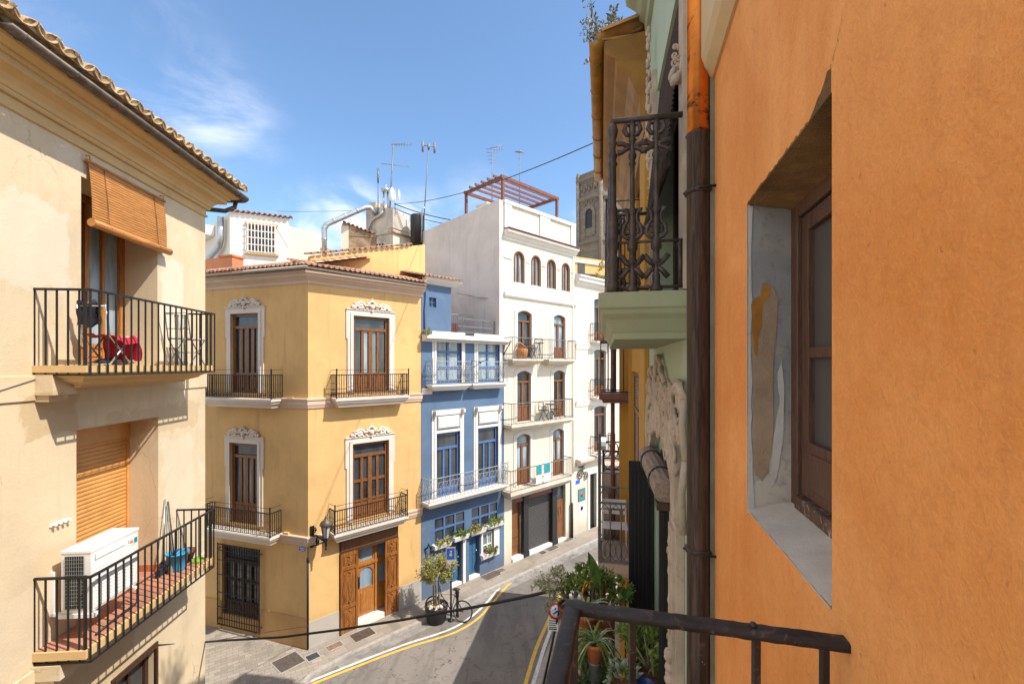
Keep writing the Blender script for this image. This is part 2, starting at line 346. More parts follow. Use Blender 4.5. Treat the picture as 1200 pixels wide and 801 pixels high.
M['blackwood'] = wood('black_painted_wood', (0.018, 0.016, 0.015), (0.008, 0.008, 0.008), 0.55)
M['louvre'] = wood('weathered_louvre_wood', (0.075, 0.05, 0.04), (0.03, 0.022, 0.02), 0.7)
M['bamboo'] = wood('bamboo_slats', (0.52, 0.24, 0.065), (0.33, 0.13, 0.03), 0.5, 1.0, 'y')
M['shutter'] = plain('honey_roller_shutter', (0.55, 0.27, 0.08), 0.5, var=0.12, scale=3)
M['grey_blind'] = wood('greyed_reed_blind', (0.34, 0.26, 0.20), (0.2, 0.14, 0.1), 0.8, 1.0, 'y')
M['bluewood'] = plain('blue_paint', (0.07, 0.135, 0.30), 0.45, var=0.1)
M['tealdoor'] = wood('dull_blue_door', (0.045, 0.14, 0.27), (0.03, 0.09, 0.19), 0.5)
M['iron'] = plain('black_iron', (0.014, 0.013, 0.013), 0.5, 0.15, 0.3, wear=((0.09, 0.045, 0.025), 0.66))
M['greyiron'] = plain('grey_iron', (0.16, 0.165, 0.17), 0.5, 0.3, 0.2, wear=((0.12, 0.07, 0.04), 0.7))
M['paleiron'] = plain('pale_grey_iron', (0.34, 0.35, 0.37), 0.5, 0.2, 0.2)
M['brownmetal'] = plain('rust_brown_steel', (0.17, 0.065, 0.045), 0.55, 0.2, 0.2)
M['galv'] = plain('galvanised_steel', (0.42, 0.44, 0.46), 0.35, 0.75, 0.12, scale=4)
M['darkgutter'] = plain('dull_brown_zinc', (0.10, 0.078, 0.06), 0.55, 0.25, 0.3, wear=((0.25, 0.19, 0.13), 0.62))
M['castiron'] = plain('bronze_brown_cast_iron', (0.070, 0.052, 0.042), 0.45, 0.3, 0.35, scale=14, bump=0.2, wear=((0.16, 0.11, 0.08), 0.60))
M['glass'] = glass('dark_glass', (0.035, 0.042, 0.048))
M['glass_curtain'] = glass('curtained_glass', (0.22, 0.28, 0.31), 0.12)
M['glass_blue'] = glass('blue_lit_glass', (0.16, 0.22, 0.28), 0.08)
M['glass_dust'] = glass('dusty_glass', (0.07, 0.065, 0.06), 0.35, 0.4, 0.25)
M['tile_t'] = plain('sandy_roof_tile', (0.42, 0.27, 0.14), 0.85, 0, 0.25, 5, 0.3, 0.2, wear=((0.55, 0.44, 0.29), 0.5), dirt=((0.13, 0.085, 0.05), 0.6))
M['mortar'] = plain('lime_mortar', (0.74, 0.66, 0.57), 0.9, 0, 0.15, 14, 0.3)
M['sandmortar'] = plain('sandy_mortar', (0.52, 0.38, 0.20), 0.9, 0, 0.25, 8, 0.4, dirt=((0.28, 0.18, 0.09), 0.5))
M['tile_r'] = plain('mottled_clay_tile', (0.40, 0.20, 0.115), 0.85, 0, 0.3, 6, 0.3, 0.2, wear=((0.52, 0.40, 0.30), 0.5), dirt=((0.10, 0.07, 0.05), 0.7))
M['terracotta'] = plain('terracotta', (0.45, 0.15, 0.06), 0.8, 0, 0.15, 6, 0.2, 0.2)
M['plastic_w'] = plain('white_plastic', (0.72, 0.71, 0.68), 0.45, 0, 0.05, 4, 0.03, dirt=((0.5, 0.45, 0.38), 0.35))
M['dark'] = plain('dark_plastic', (0.02, 0.02, 0.022), 0.5)
M['black'] = plain('black_rubber', (0.012, 0.012, 0.012), 0.6)
M['red'] = plain('red_cloth', (0.42, 0.012, 0.03), 0.85, 0, 0.15, 12, 0.2)
M['navy'] = plain('navy_cloth', (0.018, 0.02, 0.035), 0.9, 0, 0.2, 12, 0.2)
M['steel'] = plain('bright_steel', (0.6, 0.6, 0.6), 0.3, 0.8)
M['bucket'] = plain('sky_blue_plastic', (0.03, 0.28, 0.50), 0.4, 0, 0.08)
M['lime'] = plain('lime_plastic', (0.22, 0.36, 0.06), 0.4, 0, 0.08)
M['teal'] = plain('teal_print', (0.025, 0.24, 0.28), 0.6, 0, 0.35, 26)
M['paint_w'] = plain('white_road_paint', (0.60, 0.58, 0.54), 0.7, 0, 0.08, 8, 0.1, wear=((0.17, 0.15, 0.13), 0.57), dirt=((0.2, 0.19, 0.18), 0.55))
M['paint_y'] = plain('yellow_road_paint', (0.62, 0.38, 0.05), 0.7, 0, 0.1, 8, 0.1, wear=((0.17, 0.15, 0.13), 0.60), dirt=((0.25, 0.19, 0.10), 0.4))
M['leaf'] = leafmat('mid_green_leaves', (0.13, 0.22, 0.035), (0.28, 0.34, 0.08))
M['leaf_dark'] = leafmat('dark_green_leaves', (0.07, 0.14, 0.03), (0.14, 0.22, 0.05))
M['leaf_olive'] = leafmat('olive_leaves', (0.28, 0.28, 0.06), (0.45, 0.40, 0.11))
M['leaf_pale'] = leafmat('pale_grey_green_leaves', (0.26, 0.30, 0.14), (0.44, 0.45, 0.28))
M['flower_w'] = leafmat('cream_blossom', (0.55, 0.52, 0.34), (0.66, 0.62, 0.45))
M['variegated'] = leafmat('white_edged_leaves', (0.55, 0.58, 0.45), (0.16, 0.24, 0.10))
M['leaf_dry'] = leafmat('dry_weed_leaves', (0.10, 0.10, 0.05), (0.19, 0.17, 0.09))
M['flower_y'] = leafmat('yellow_blossom', (0.6, 0.50, 0.03), (0.45, 0.45, 0.06))
M['flower_p'] = leafmat('pink_blossom', (0.5, 0.06, 0.16), (0.6, 0.2, 0.25))
M['bark'] = plain('pale_bark', (0.26, 0.20, 0.14), 0.9, 0, 0.2, 12, 0.4)
M['sign_blue'] = plain('sign_blue', (0.01, 0.10, 0.52), 0.35, 0, 0.04)
M['sign_white'] = plain('sign_white', (0.78, 0.78, 0.76), 0.4, 0, 0.04)
M['sign_red'] = plain('sign_red', (0.55, 0.02, 0.02), 0.4, 0, 0.04)
M['clay_red'] = stucco('terracotta_render', (0.52, 0.20, 0.10), 0.1, 0.2, (0.35, 0.13, 0.07), 0.2)

# ---------------------------------------------------------------- building pieces
def frame(mb, fr, u0, u1, h0, h1, w0, w1, t, us=(), hs=(), bt=None):
    bt = bt or t
    mb.box(fr, u0, u0 + t, w0, w1, h0, h1); mb.box(fr, u1 - t, u1, w0, w1, h0, h1)
    mb.box(fr, u0 + t, u1 - t, w0, w1, h0, h0 + t); mb.box(fr, u0 + t, u1 - t, w0, w1, h1 - t, h1)
    for u in us: mb.box(fr, u - bt / 2, u + bt / 2, w0 + .004, w1 - .004, h0 + t, h1 - t)
    for h in hs: mb.box(fr, u0 + t, u1 - t, w0 + .007, w1 - .007, h - bt / 2, h + bt / 2)
def french(parent, fr, u0, u1, h0, h1, w, fm, gm='glass', rise=0.0, transom=0.2, solid=0.22, cols=4, t=0.07, name='window', label=None, bar=0.055, gm2=None, hbars=()):
    """a pair of glazed leaves under a transom light, with solid lower panels; panes are a sub-part"""
    mb = MB(); H = h1 - h0; top = h1 - rise
    ht = h1 - H * transom; hb = h0 + H * solid
    for a, b in ((u0, u0 + t), (u1 - t, u1)): mb.box(fr, a, b, w - .03, w + .05, h0, top)
    if rise:
        pts = arch(u0, u1, h1, rise); inn = arch(u0 + t, u1 - t, h1 - t, max(.01, rise - .01))
        for p, q, r, s in zip(pts[:-1], pts[1:], inn[1:], inn[:-1]): mb.prism(fr, [p, q, r, s], w - .03, w + .05)
    else: mb.box(fr, u0 + t, u1 - t, w - .03, w + .05, h1 - t, h1)
    if transom > 0: mb.box(fr, u0 + t, u1 - t, w - .026, w + .056, ht - t / 2, ht + t / 2)
    else: ht = h1 - t
    n = cols
    for i in range(1, n):
        u = u0 + t + (u1 - u0 - 2 * t) * i / n; b = bar * (1.5 if i * 2 == n else 1)
        mb.box(fr, u - b / 2, u + b / 2, w - .02, w + (.044 if i * 2 == n else .036), h0, ht - t / 2)
    for f in hbars: mb.box(fr, u0 + t, u1 - t, w - .018, w + .03, h0 + H * f - bar / 2, h0 + H * f + bar / 2)
    if solid > 0:
        mb.box(fr, u0 + t, u1 - t, w - .02, w + .02, h0, hb); mb.box(fr, u0 + t, u1 - t, w - .019, w + .04, hb - .03, hb + .03); mb.box(fr, u0 + t, u1 - t, w - .019, w + .04, h0, h0 + .08)
        for i in range(n // 2 if n > 2 else n):
            k = n // 2 if n > 2 else n; a = u0 + t + (u1 - u0 - 2 * t) * i / k; b = u0 + t + (u1 - u0 - 2 * t) * (i + 1) / k
            mb.box(fr, a + .09, b - .09, w + .015, w + .034, h0 + .14, hb - .09)
    f = mb.build(name, fm, parent, label)
    g = MB()
    if gm2:
        for i in range(n):
            g.cur = 1 if (i in (1, 2) or (n == 2 and i == 1)) else 0
            a = u0 + t * .5 + (u1 - u0 - t) * i / n; b = u0 + t * .5 + (u1 - u0 - t) * (i + 1) / n
            g.box(fr, a, b, w - .012, w - .002, hb - .02, ht)
        g.cur = 0; g.box(fr, u0 + t * .5, u1 - t * .5, w - .012, w - .002, ht, h1 - t * .5)
    else: g.box(fr, u0 + t * .5, u1 - t * .5, w - .012, w - .002, h0 + .01, h1 - t * .5)
    g.build('pane', [M[gm], M[gm2 or gm]], f)
    # the dim room behind the reveal
    return f
def sash(parent, fr, u0, u1, h0, h1, w, fm, gm='glass', cols=2, rows=2, t=0.06, bar=0.04, name='window', label=None):
    mb = MB(); frame(mb, fr, u0, u1, h0, h1, w - .03, w + .04, t, [u0 + (u1 - u0) * i / cols for i in range(1, cols)], [h0 + (h1 - h0) * i / rows for i in range(1, rows)], bar)
    f = mb.build(name, fm, parent, label); g = MB(); g.box(fr, u0 + t / 2, u1 - t / 2, w - .012, w - .002, h0 + t / 2, h1 - t / 2); g.build('pane', M[gm], f); return f
def rail_path(fr, path, h): return [fr.P(u, w, h) for u, w in path]
def walk(path, step):
    """evenly spaced points along a (u, w) path, corners included"""
    out = []
    for (a, b), (c, d) in zip(path[:-1], path[1:]):
        l = math.hypot(c - a, d - b); n = max(1, round(l / step))
        out += [(a + (c - a) * i / n, b + (d - b) * i / n) for i in range(n)]
    return out + [path[-1]]
def railing_bars(mb, fr, path, h0, h1, step=0.125, t=0.014, rt=0.03, mid=()):
    for hh, tt in [(h1, rt), (h0, rt * .7)] + [(h0 + (h1 - h0) * m, rt * .6) for m in mid]:
        for a, b in zip(path[:-1], path[1:]): mb.bar(fr.P(*a, hh), fr.P(*b, hh), tt)
    for u, w in walk(path, step): mb.bar(fr.P(u, w, h0), fr.P(u, w, h1), t)
def railing_ornate(mb, fr, path, h0, h1, step=0.07, t=0.021, upper=0.14):
    """iron bars with a rail two thirds up, collars, small rings at the foot and a thin raised hand wire"""
    railing_bars(mb, fr, path, h0, h1, step, t, 0.026, (0.2,))
    for a, b in zip(path[:-1], path[1:]): mb.bar(fr.P(*a, h1 + upper), fr.P(*b, h1 + upper), 0.010)
    for i, (u, w) in enumerate(walk(path, step)):
        mb.ball(fr.P(u, w, h0 + (h1 - h0) * .62), t * 1.1, rz=t * 1.5, seg=6); mb.ball(fr.P(u, w, h0 + (h1 - h0) * .30), t * 1.3, rz=t, seg=6)
        if i % 2 == 0:
            c = fr.P(u, w, h0 + (h1 - h0) * .10); d = Vector((fr.d.x, fr.d.y, 0)) if 0.01 < abs(u - path[0][0]) and abs(u - path[-1][0]) > .01 else Vector((fr.n.x, fr.n.y, 0))
            mb.tube([c + d * .035 * math.cos(k * math.pi / 4) + Vector((0, 0, .035 * math.sin(k * math.pi / 4))) for k in range(8)], .006, 4, closed=True)
    for u, w in path[1:-1]:
        mb.bar(fr.P(u, w, h0 - .03), fr.P(u, w, h1 + upper), .03); mb.ball(fr.P(u, w, h1 + upper + .02), .025, seg=6)
def balcony(parent, fr, u0, u1, h, proj, thick, slabmat, railmat, rail_h=0.9, style='bars', step=0.12, inset=0.03, label=None, under=None, upper=0.14, t=0.014):
    b = MB(); T = thick
    rings = under or [(0.0, 0.0), (0.0, -T * .35), (.025, -T * .38), (.035, -T * .6), (.09, -T * .8), (.10, -T)]
    b.loft(fr, [(u0 + i, u1 - i, proj - i, h + k) for i, k in rings]); s = b.build('balcony', slabmat, parent, label)
    r = MB(); path = [(u0 + inset, .01), (u0 + inset, proj - inset), (u1 - inset, proj - inset), (u1 - inset, .01)]
    if style == 'bars': railing_bars(r, fr, path, h + .05, h + rail_h, step, t)
    elif style == 'ornate': railing_ornate(r, fr, path, h + .05, h + rail_h, step, t, upper)
    for u, w in path[1:3]: r.bar(fr.P(u, w, h), fr.P(u, w, h + rail_h), .026)
    r.build('railing', railmat, s); return s
def scroll(mb, f, cx, cy, r, turns=1.4, start=0.0, sgn=1, th=0.02, seg=6, n=18, tail=None):
    """a volute in the plane f(a, b): tightens from radius r inwards"""
    pts = [] if tail is None else [f(*p) for p in tail]; rs = [th * .7] * len(pts)
    for i in range(n + 1):
        k = i / n; a = start + sgn * 2 * math.pi * turns * k; q = r * (1 - .78 * k)
        pts.append(f(cx + q * math.cos(a), cy + q * math.sin(a))); rs.append(th * (1 - .35 * k))
    mb.tube(pts, rs, seg)
    mb.ball(pts[-1], th * 1.2, seg=6)
def crest(mb, fr, uc, h, wd, w=0.05):
    """carved plaster crest over a window: shell, two pairs of volutes and leaves"""
    f = lambda a, b: fr.P(uc + a, w, h + b); s = wd
    for sg in (-1, 1):
        scroll(mb, f, sg * s * .26, s * .075, s * .085, 1.5, math.pi * (0 if sg < 0 else 1), -sg, s * .026, tail=[(sg * s * .02, s * .10)])
        scroll(mb, f, sg * s * .42, s * .045, s * .055, 1.3, math.pi / 2, sg, s * .02, tail=[(sg * s * .3, s * .14)])
        for i in range(5):
            a = sg * s * (.10 + .085 * i); mb.ball(f(a, s * (.125 - .02 * i)), s * .035, s * .02, s * .035, seg=6)
        for i in range(4): mb.ball(f(sg * s * (.12 + .09 * i), s * .02), s * .04, s * .02, s * .02, seg=6)
    for i in range(7):
        a = math.pi * (i + .5) / 7; mb.ball(f(math.cos(a) * s * .07, s * .10 + math.sin(a) * s * .085), s * .026, s * .03, s * .03, seg=6)
    mb.ball(f(0, s * .06), s * .06, s * .04, s * .07, seg=8); mb.ball(f(0, -s * .02), s * .035, s * .03, s * .05, seg=6); mb.ball(f(0, s * .22), s * .022, s * .02, s * .03, seg=6)
def surround(parent, fr, u0, u1, h0, h1, wd, mt, w=0.05, crest_h=None, ears=True, rise=0):
    mb = MB()
    def pieces(a, wo):
        if rise:
            o, i = arch(u0 - a, u1 + a, h1 + a, rise + a * .3), arch(u0, u1, h1, rise)
            for p, q, r_, s_ in zip(o[:-1], o[1:], i[1:], i[:-1]): mb.prism(fr, [p, q, r_, s_], 0.002, wo)
            mb.prism(fr, [(u0 - a, h0), (u0, h0), (u0, i[0][1]), (u0 - a, o[0][1])], .002, wo); mb.prism(fr, [(u1, h0), (u1 + a, h0), (u1 + a, o[-1][1]), (u1, i[-1][1])], .002, wo)
        else:
            mb.box(fr, u0 - a, u0, .002, wo, h0, h1 + a); mb.box(fr, u1, u1 + a, .002, wo, h0, h1 + a); mb.box(fr, u0, u1, .002, wo, h1, h1 + a)
    pieces(wd, w * .6); pieces(wd * .5, w)
    if ears and not rise:
        hm = h0 + (h1 - h0) * .70
        for a, b in ((u0 - wd * 1.22, u0 - wd), (u1 + wd, u1 + wd * 1.22)): mb.box(fr, a, b, .002, w * .6, hm, h1 + wd)
        mb.box(fr, u0 - wd * 1.22, u1 + wd * 1.22, .002, w * 1.1, h1 + wd, h1 + wd + .03)
    if crest_h: crest(mb, fr, (u0 + u1) / 2, h1 + wd + .03, (u1 - u0) + wd * 1.3, w)
    return mb.build('window_surround', mt, parent)
def tile_roof(mb, e0, e1, inward, slope, length, spacing=0.2, r=0.085, rows=5, th=0.016, jit=0.012, seg=7, up0=0.0, fill=None):
    """barrel tiles, rows lapping up from the eave e0-e1 (world points); channel tiles between the covers; ends left open as on a real eave"""
    e0, e1 = Vector(e0), Vector(e1); L = (e1 - e0).length; d = (e1 - e0) / L; n = int(L / spacing); up = (Vector((inward[0], inward[1], 0)).normalized() * math.cos(slope) + Vector((0, 0, math.sin(slope)))); nr = d.cross(up)
    if nr.z < 0: nr = -nr
    tl = length / rows
    def tile(c, rr, flip, l):
        vs = []
        for s_, rad in ((0, rr * 1.08), (1, rr * .88)):
            for q in (rad, rad - th):
                for k in range(seg + 1):
                    a = math.pi * k / seg; vs.append(c + up * (l * s_) + nr * (.014 * (1 - s_)) + d * (math.cos(a) * q) + nr * (math.sin(a) * q * .85 * (-1 if flip else 1)))
        m = seg + 1; fs = []
        for k in range(seg): fs += [(k, k + 1, 2 * m + k + 1, 2 * m + k), (m + k, 3 * m + k, 3 * m + k + 1, m + k + 1), (k, m + k, m + k + 1, k + 1), (2 * m + k, 2 * m + k + 1, 3 * m + k + 1, 3 * m + k)]
        mb.add(vs, fs, True)
        if fill is not None and c_end: b0 = list(range(m)); mb.add([v + up * random.uniform(.004, .02) for v in vs[m:2 * m]], [tuple(range(m))], False, fill)
    for i in range(n + 1):
        jx = random.uniform(-jit, jit)
        for j in range(rows):
            c = e0 + d * (spacing * i + jx) + up * (tl * j + random.uniform(-jit, jit) * 1.5 + up0) + nr * (.02 + random.uniform(-jit, jit) * .4); c_end = (j == 0); tile(c, r, False, tl * 1.15)
            c_end = False
            if i < n: tile(e0 + d * (spacing * (i + .5) + random.uniform(-jit, jit) * .5) + up * (tl * j - .03 + up0) + nr * (.085 * r / .085), r, True, tl * 1.15)
def slats(mb, fr, u0, u1, h0, h1, w, pitch=0.045, depth=0.012):
    n = max(2, int((h1 - h0) / pitch)); vs = []; ph = (h1 - h0) / n
    prof = []
    for i in range(n): b = h0 + ph * i; prof += [(w - depth, b), (w, b + ph * .2), (w + depth * .3, b + ph * .5), (w, b + ph * .85), (w - depth, b + ph * .96)]
    for u in (u0, u1): vs += [fr.P(u, a, b) for a, b in prof]
    m = len(prof); mb.add(vs, [(i, i + 1, m + i + 1, m + i) for i in range(m - 1)])
def leaf(mb, p, d, n, l, wd, mi=None, curl=0.25):
    d = d.normalized(); s = d.cross(n)
    if s.length < 1e-3: s = d.orthogonal()
    s.normalize(); n = s.cross(d)
    m = p + d * l * .5 + n * l * curl * .3; e = p + d * l - n * l * curl * .3
    mb.add([p, m - s * wd / 2 + n * wd * .12, m, m + s * wd / 2 + n * wd * .12, e], [(0, 1, 2), (0, 2, 3), (1, 4, 2), (2, 4, 3)], True, mi)
def rv(z=0.0):
    while True:
        v = Vector((random.uniform(-1, 1), random.uniform(-1, 1), random.uniform(-1, 1)))
        if 0.05 < v.length < 1: v.z += z; return v.normalized()
def foliage(mb, c, rx, ry, rz, count, l=0.08, wd=0.035, clumps=9, mi=None, up=0.4):
    """leaves gathered in uneven clumps through the volume, with gaps between them"""
    c = Vector(c); cs = []
    for _ in range(clumps):
        v = rv() * random.uniform(.25, 1.0) ** .6; cs.append((c + Vector((v.x * rx, v.y * ry, v.z * rz)), random.uniform(.22, .5)))
    for _ in range(count):
        p, k = random.choice(cs); v = rv() * random.random() ** .5; q = p + Vector((v.x * rx * k, v.y * ry * k, v.z * rz * k))
        leaf(mb, q, (rv(up) + (q - c).normalized() * .6), rv(1), l * random.uniform(.6, 1.3), wd * random.uniform(.7, 1.2), mi)
def strap_leaf(mb, p, az, l, wd, rise=0.8, droop=1.0, mi=None, n=6, mid=None):
    """a long arching strap leaf (spider plant, agave), folded along the middle"""
    d = Vector((math.cos(az), math.sin(az), 0)); s = Vector((-d.y, d.x, 0)); vs = []
    for i in range(n + 1):
        k = i / n; q = Vector(p) + d * (l * (k * .75)) + Vector((0, 0, l * (rise * k - droop * k * k))); ww = wd * (1 - k ** 2.2) * (.6 + .4 * min(1, k * 4)) + .001
        vs += [q - s * ww / 2, q - Vector((0, 0, ww * .25)), q + s * ww / 2]
    for i in range(n):
        b = 3 * i; mb.add([vs[b + j] for j in (0, 1, 4, 3)], [(0, 1, 2, 3)], True, mi); mb.add([vs[b + j] for j in (1, 2, 5, 4)], [(0, 1, 2, 3)], True, mid if mid is not None else mi)
def cable(name, pts, r, label, mt='black', sag=0.0, n=20):
    p = [Vector(x) for x in pts]; q = []
    if len(p) == 2:
        for i in range(n + 1): k = i / n; q.append(p[0].lerp(p[1], k) - Vector((0, 0, sag * 4 * k * (1 - k))))
    else: q = p
    mb = MB(); mb.tube(q, r, 6); return mb.build(name, M[mt], None, label, 'cable')
M['copper'] = plain('orange_copper', (.60, .23, .06), .30, 1.0, .35, 2, .1, wear=((.14, .05, .025), .54))
M['pipewood'] = wood('flaking_brown_pipe', (.085, .055, .042), (.018, .013, .011), .5, 1.3)
M['potblue'] = plain('glazed_navy', (.012, .035, .12), .25)
M['greenstrip'] = plain('grey_green_paint', (.16, .18, .13), .8, 0, .2, 6, .2)
M['gold_gutter'] = plain('golden_brown_gutter', (.36, .17, .028), .45, .2, .2, 4, .1, dirt=((.25, .13, .03), .4))
M['ochre_eave'] = plain('golden_brown_shaded_eave', (.27, .13, .02), .55, 0, .18, 3, .12, .35, dirt=((.20, .09, .02), .5))  # golden brown, with the shade on the eave darkened into the colour
M['ochre_tile'] = plain('ochre_painted_tile', (.40, .21, .06), .8, 0, .25, 5, .3, dirt=((.14, .08, .03), .6))
M['dkshut'] = plain('dark_grey_shutter', (.075, .07, .068), .5, .3, .1)
M['crackm'] = plain('dark_crack', (.22, .085, .03), .95)
# trowelled orange render: swirled trowel marks, pits and faint vertical runs
t = NT('orange_render'); a = t.noise(1.5, 6, .62, .7); b = t.noise(34, 5, .66, 1.3); c = t.noise(150, 3, .6); d = t.noise(7, 5, .6, 1.2); e = t.noise(55, 2, .5, .3); st = t.noise(2.6, 5, .6, .3, t.mapping((5, 5, .5)))
col = t.mix(t.ramp(a, .3, .7), (.73, .265, .062), (.88, .39, .125)); col = t.mix(t.math('MULTIPLY', t.ramp(d, .42, .72), .3), col, (.86, .38, .12)); col = t.mix(t.math('MULTIPLY', t.ramp(st, .5, .75), .22), col, (.52, .19, .055)); col = t.mix(t.math('MULTIPLY', t.ramp(b, .55, .35), .16), col, (.42, .15, .04)); col = t.mix(t.math('MULTIPLY', t.ramp(e, .72, .77), .30), col, (.33, .12, .035))
g_ = t.noise(210, 3, .7); col = t.mix(t.math('MULTIPLY', t.ramp(g_, .52, .72), .28), col, (.48, .18, .05)); col = t.mix(t.math('MULTIPLY', t.ramp(c, .50, .70), .22), col, (.92, .46, .17)); t.color(col); h = t.math('ADD', t.math('MULTIPLY', b, .9), t.math('ADD', t.math('MULTIPLY', c, .35), t.math('MULTIPLY', g_, .2))); h = t.math('ADD', h, t.math('MULTIPLY', t.ramp(e, .71, .77), -.35)); h = t.math('ADD', h, t.math('MULTIPLY', d, .9)); t.bump(h, .52, .006); M['orange'] = t.set(Roughness=.88, Specular_IOR_Level=.25)
# reveal plaster: grey-blue distemper above, paler and dirtier towards the sill; bare patches are separate faces
t = NT('grey_reveal_plaster'); n = t.noise(5, 7, .66, .9); f = t.noise(34, 5, .7, .5); sx = t.n.new('ShaderNodeSeparateXYZ'); t.l.new(t.vec, sx.inputs[0])
col = t.mix(t.ramp(t.math('ADD', sx.outputs['Z'], t.math('MULTIPLY', n, .35)), CH + .12, CH - .22), (.235, .235, .23), (.48, .43, .36)); col = t.mix(t.math('MULTIPLY', t.ramp(n, .5, .68), .5), col, (.33, .30, .26)); col = t.mix(t.math('MULTIPLY', t.ramp(f, .5, .7), .4), col, (.13, .11, .09)); t.color(col)
t.bump(t.math('ADD', n, t.math('MULTIPLY', f, .6)), .6, .005); M['peel'] = t.set(Roughness=.92, Specular_IOR_Level=.2)
M['bareplaster'] = stucco('bare_brown_plaster', (.36, .255, .17), .15, .4, (.24, .16, .10), .6, scale=6); M['ochrestain'] = stucco('old_ochre_paint', (.36, .16, .03), .25, .5, (.20, .08, .015), .4, scale=8); M['limewash'] = stucco('flaking_limewash', (.52, .49, .45), .08, .4, (.35, .31, .27), .5, scale=6)
M['frame_worn'] = plain('flaking_window_paint', (.10, .055, .036), .6, 0, .3, 10, .4, .3, wear=((.42, .36, .30), .53))
M['frame_w'] = wood('old_dark_window_wood', (.14, .072, .045), (.06, .03, .02), .5, 3.0)
# black rail paint, chipped to grey and rust
t = NT('worn_black_paint'); n = t.noise(26, 8, .72, 1.2); n2 = t.noise(60, 6, .7, .8); n3 = t.noise(9, 5, .6, .6); col = t.mix(t.ramp(n3, .35, .7), (.011, .0105, .011), (.032, .030, .030)); col = t.mix(t.ramp(n, .56, .60), col, (.085, .055, .04)); col = t.mix(t.ramp(n2, .64, .68), col, (.20, .12, .07)); col = t.mix(t.ramp(t.noise(48, 4, .6, .4), .72, .74), col, (.42, .38, .33)); t.color(col); t.bump(t.math('ADD', n, t.math('MULTIPLY', n2, .6)), .55, .003); M['wornrail'] = t.set(Roughness=.5, Specular_IOR_Level=.45)
# rubble and carved stone of the far tower
t = NT('old_tower_stone'); b_ = t.n.new('ShaderNodeTexBrick'); t.l.new(t.mapping((1, 1, 1), (R(90), 0, 0)), b_.inputs['Vector']); b_.inputs['Scale'].default_value = 1; b_.inputs['Brick Width'].default_value = .55; b_.inputs['Row Height'].default_value = .26; b_.inputs['Mortar Size'].default_value = .012
b_.inputs['Color1'].default_value = (.22, .188, .155, 1); b_.inputs['Color2'].default_value = (.17, .14, .112, 1); b_.inputs['Mortar'].default_value = (.12, .09, .065, 1); n = t.noise(.8, 7, .7, .8); col = t.mix(t.ramp(n, .45, .7), b_.outputs['Color'], (.18, .14, .105)); t.color(col); t.bump(t.noise(4, 6, .7), .8, .08); M['tower'] = t.set(Roughness=.95, Specular_IOR_Level=.1)
# ---------------------------------------------------------------- facade planes
L = Fr((-5.758, 5.437), (-.0838, 1))                       # cream house on the left
Y = Fr((-5.686, 12.49), (1.0286, 1))                       # the row across the street: corner house, blue, white, next
YL = Fr((-5.686, 12.49), (-3.05, 1), flip=True)            # short side of the corner house
G = Fr((.931, 2.08), (.2, 1), flip=True)                   # mint and ochre houses on the right
O = Fr((.404, 0), (.2533, 1), flip=True)                   # our own orange house
# ---------------------------------------------------------------- ground
t = NT('asphalt'); n1 = t.noise(.5, 7, .65, .8); n2 = t.noise(60, 4, .7); n3 = t.noise(1.6, 8, .72, 1.2)
col = t.mix(t.ramp(n1, .3, .7), (.15, .132, .115), (.20, .178, .155)); col = t.mix(t.math('MULTIPLY', t.ramp(n3, .56, .66), .6), col, (.09, .08, .07))
n4 = t.noise(5.5, 6, .7, 1.5); col = t.mix(t.math('MULTIPLY', t.ramp(n4, .60, .66), .65), col, (.06, .054, .048)); col = t.mix(t.math('MULTIPLY', t.ramp(n2, .45, .7), .35), col, (.20, .19, .175))
vo = t.n.new('ShaderNodeTexVoronoi'); vo.feature = 'DISTANCE_TO_EDGE'; vo.inputs['Scale'].default_value = .55
dv = t.n.new('ShaderNodeVectorMath'); dv.operation = 'ADD'; nn = t.n.new('ShaderNodeTexNoise'); nn.inputs['Scale'].default_value = 3; t.l.new(t.vec, nn.inputs['Vector']); t.l.new(t.vec, dv.inputs[0]); t.l.new(nn.outputs['Color'], dv.inputs[1]); t.l.new(dv.outputs[0], vo.inputs['Vector'])
col = t.mix(t.math('MULTIPLY', t.ramp(vo.outputs['Distance'], .003, .010, .8, 0), t.ramp(n1, .5, .6)), col, (.06, .054, .048)); sp_ = t.noise(13, 3, .5, .4); col = t.mix(t.math('MULTIPLY', t.ramp(sp_, .66, .70), .7), col, (.055, .05, .045)); lane = t.noise(1.1, 5, .6, .5, t.mapping((2.2, .35, 1), (0, 0, .15))); col = t.mix(t.math('MULTIPLY', t.ramp(lane, .48, .62), .35), col, (.085, .076, .068)); t.color(col); t.bump(n2, .5, .008); M['asphalt'] = t.set(Roughness=.85, Specular_IOR_Level=.3)
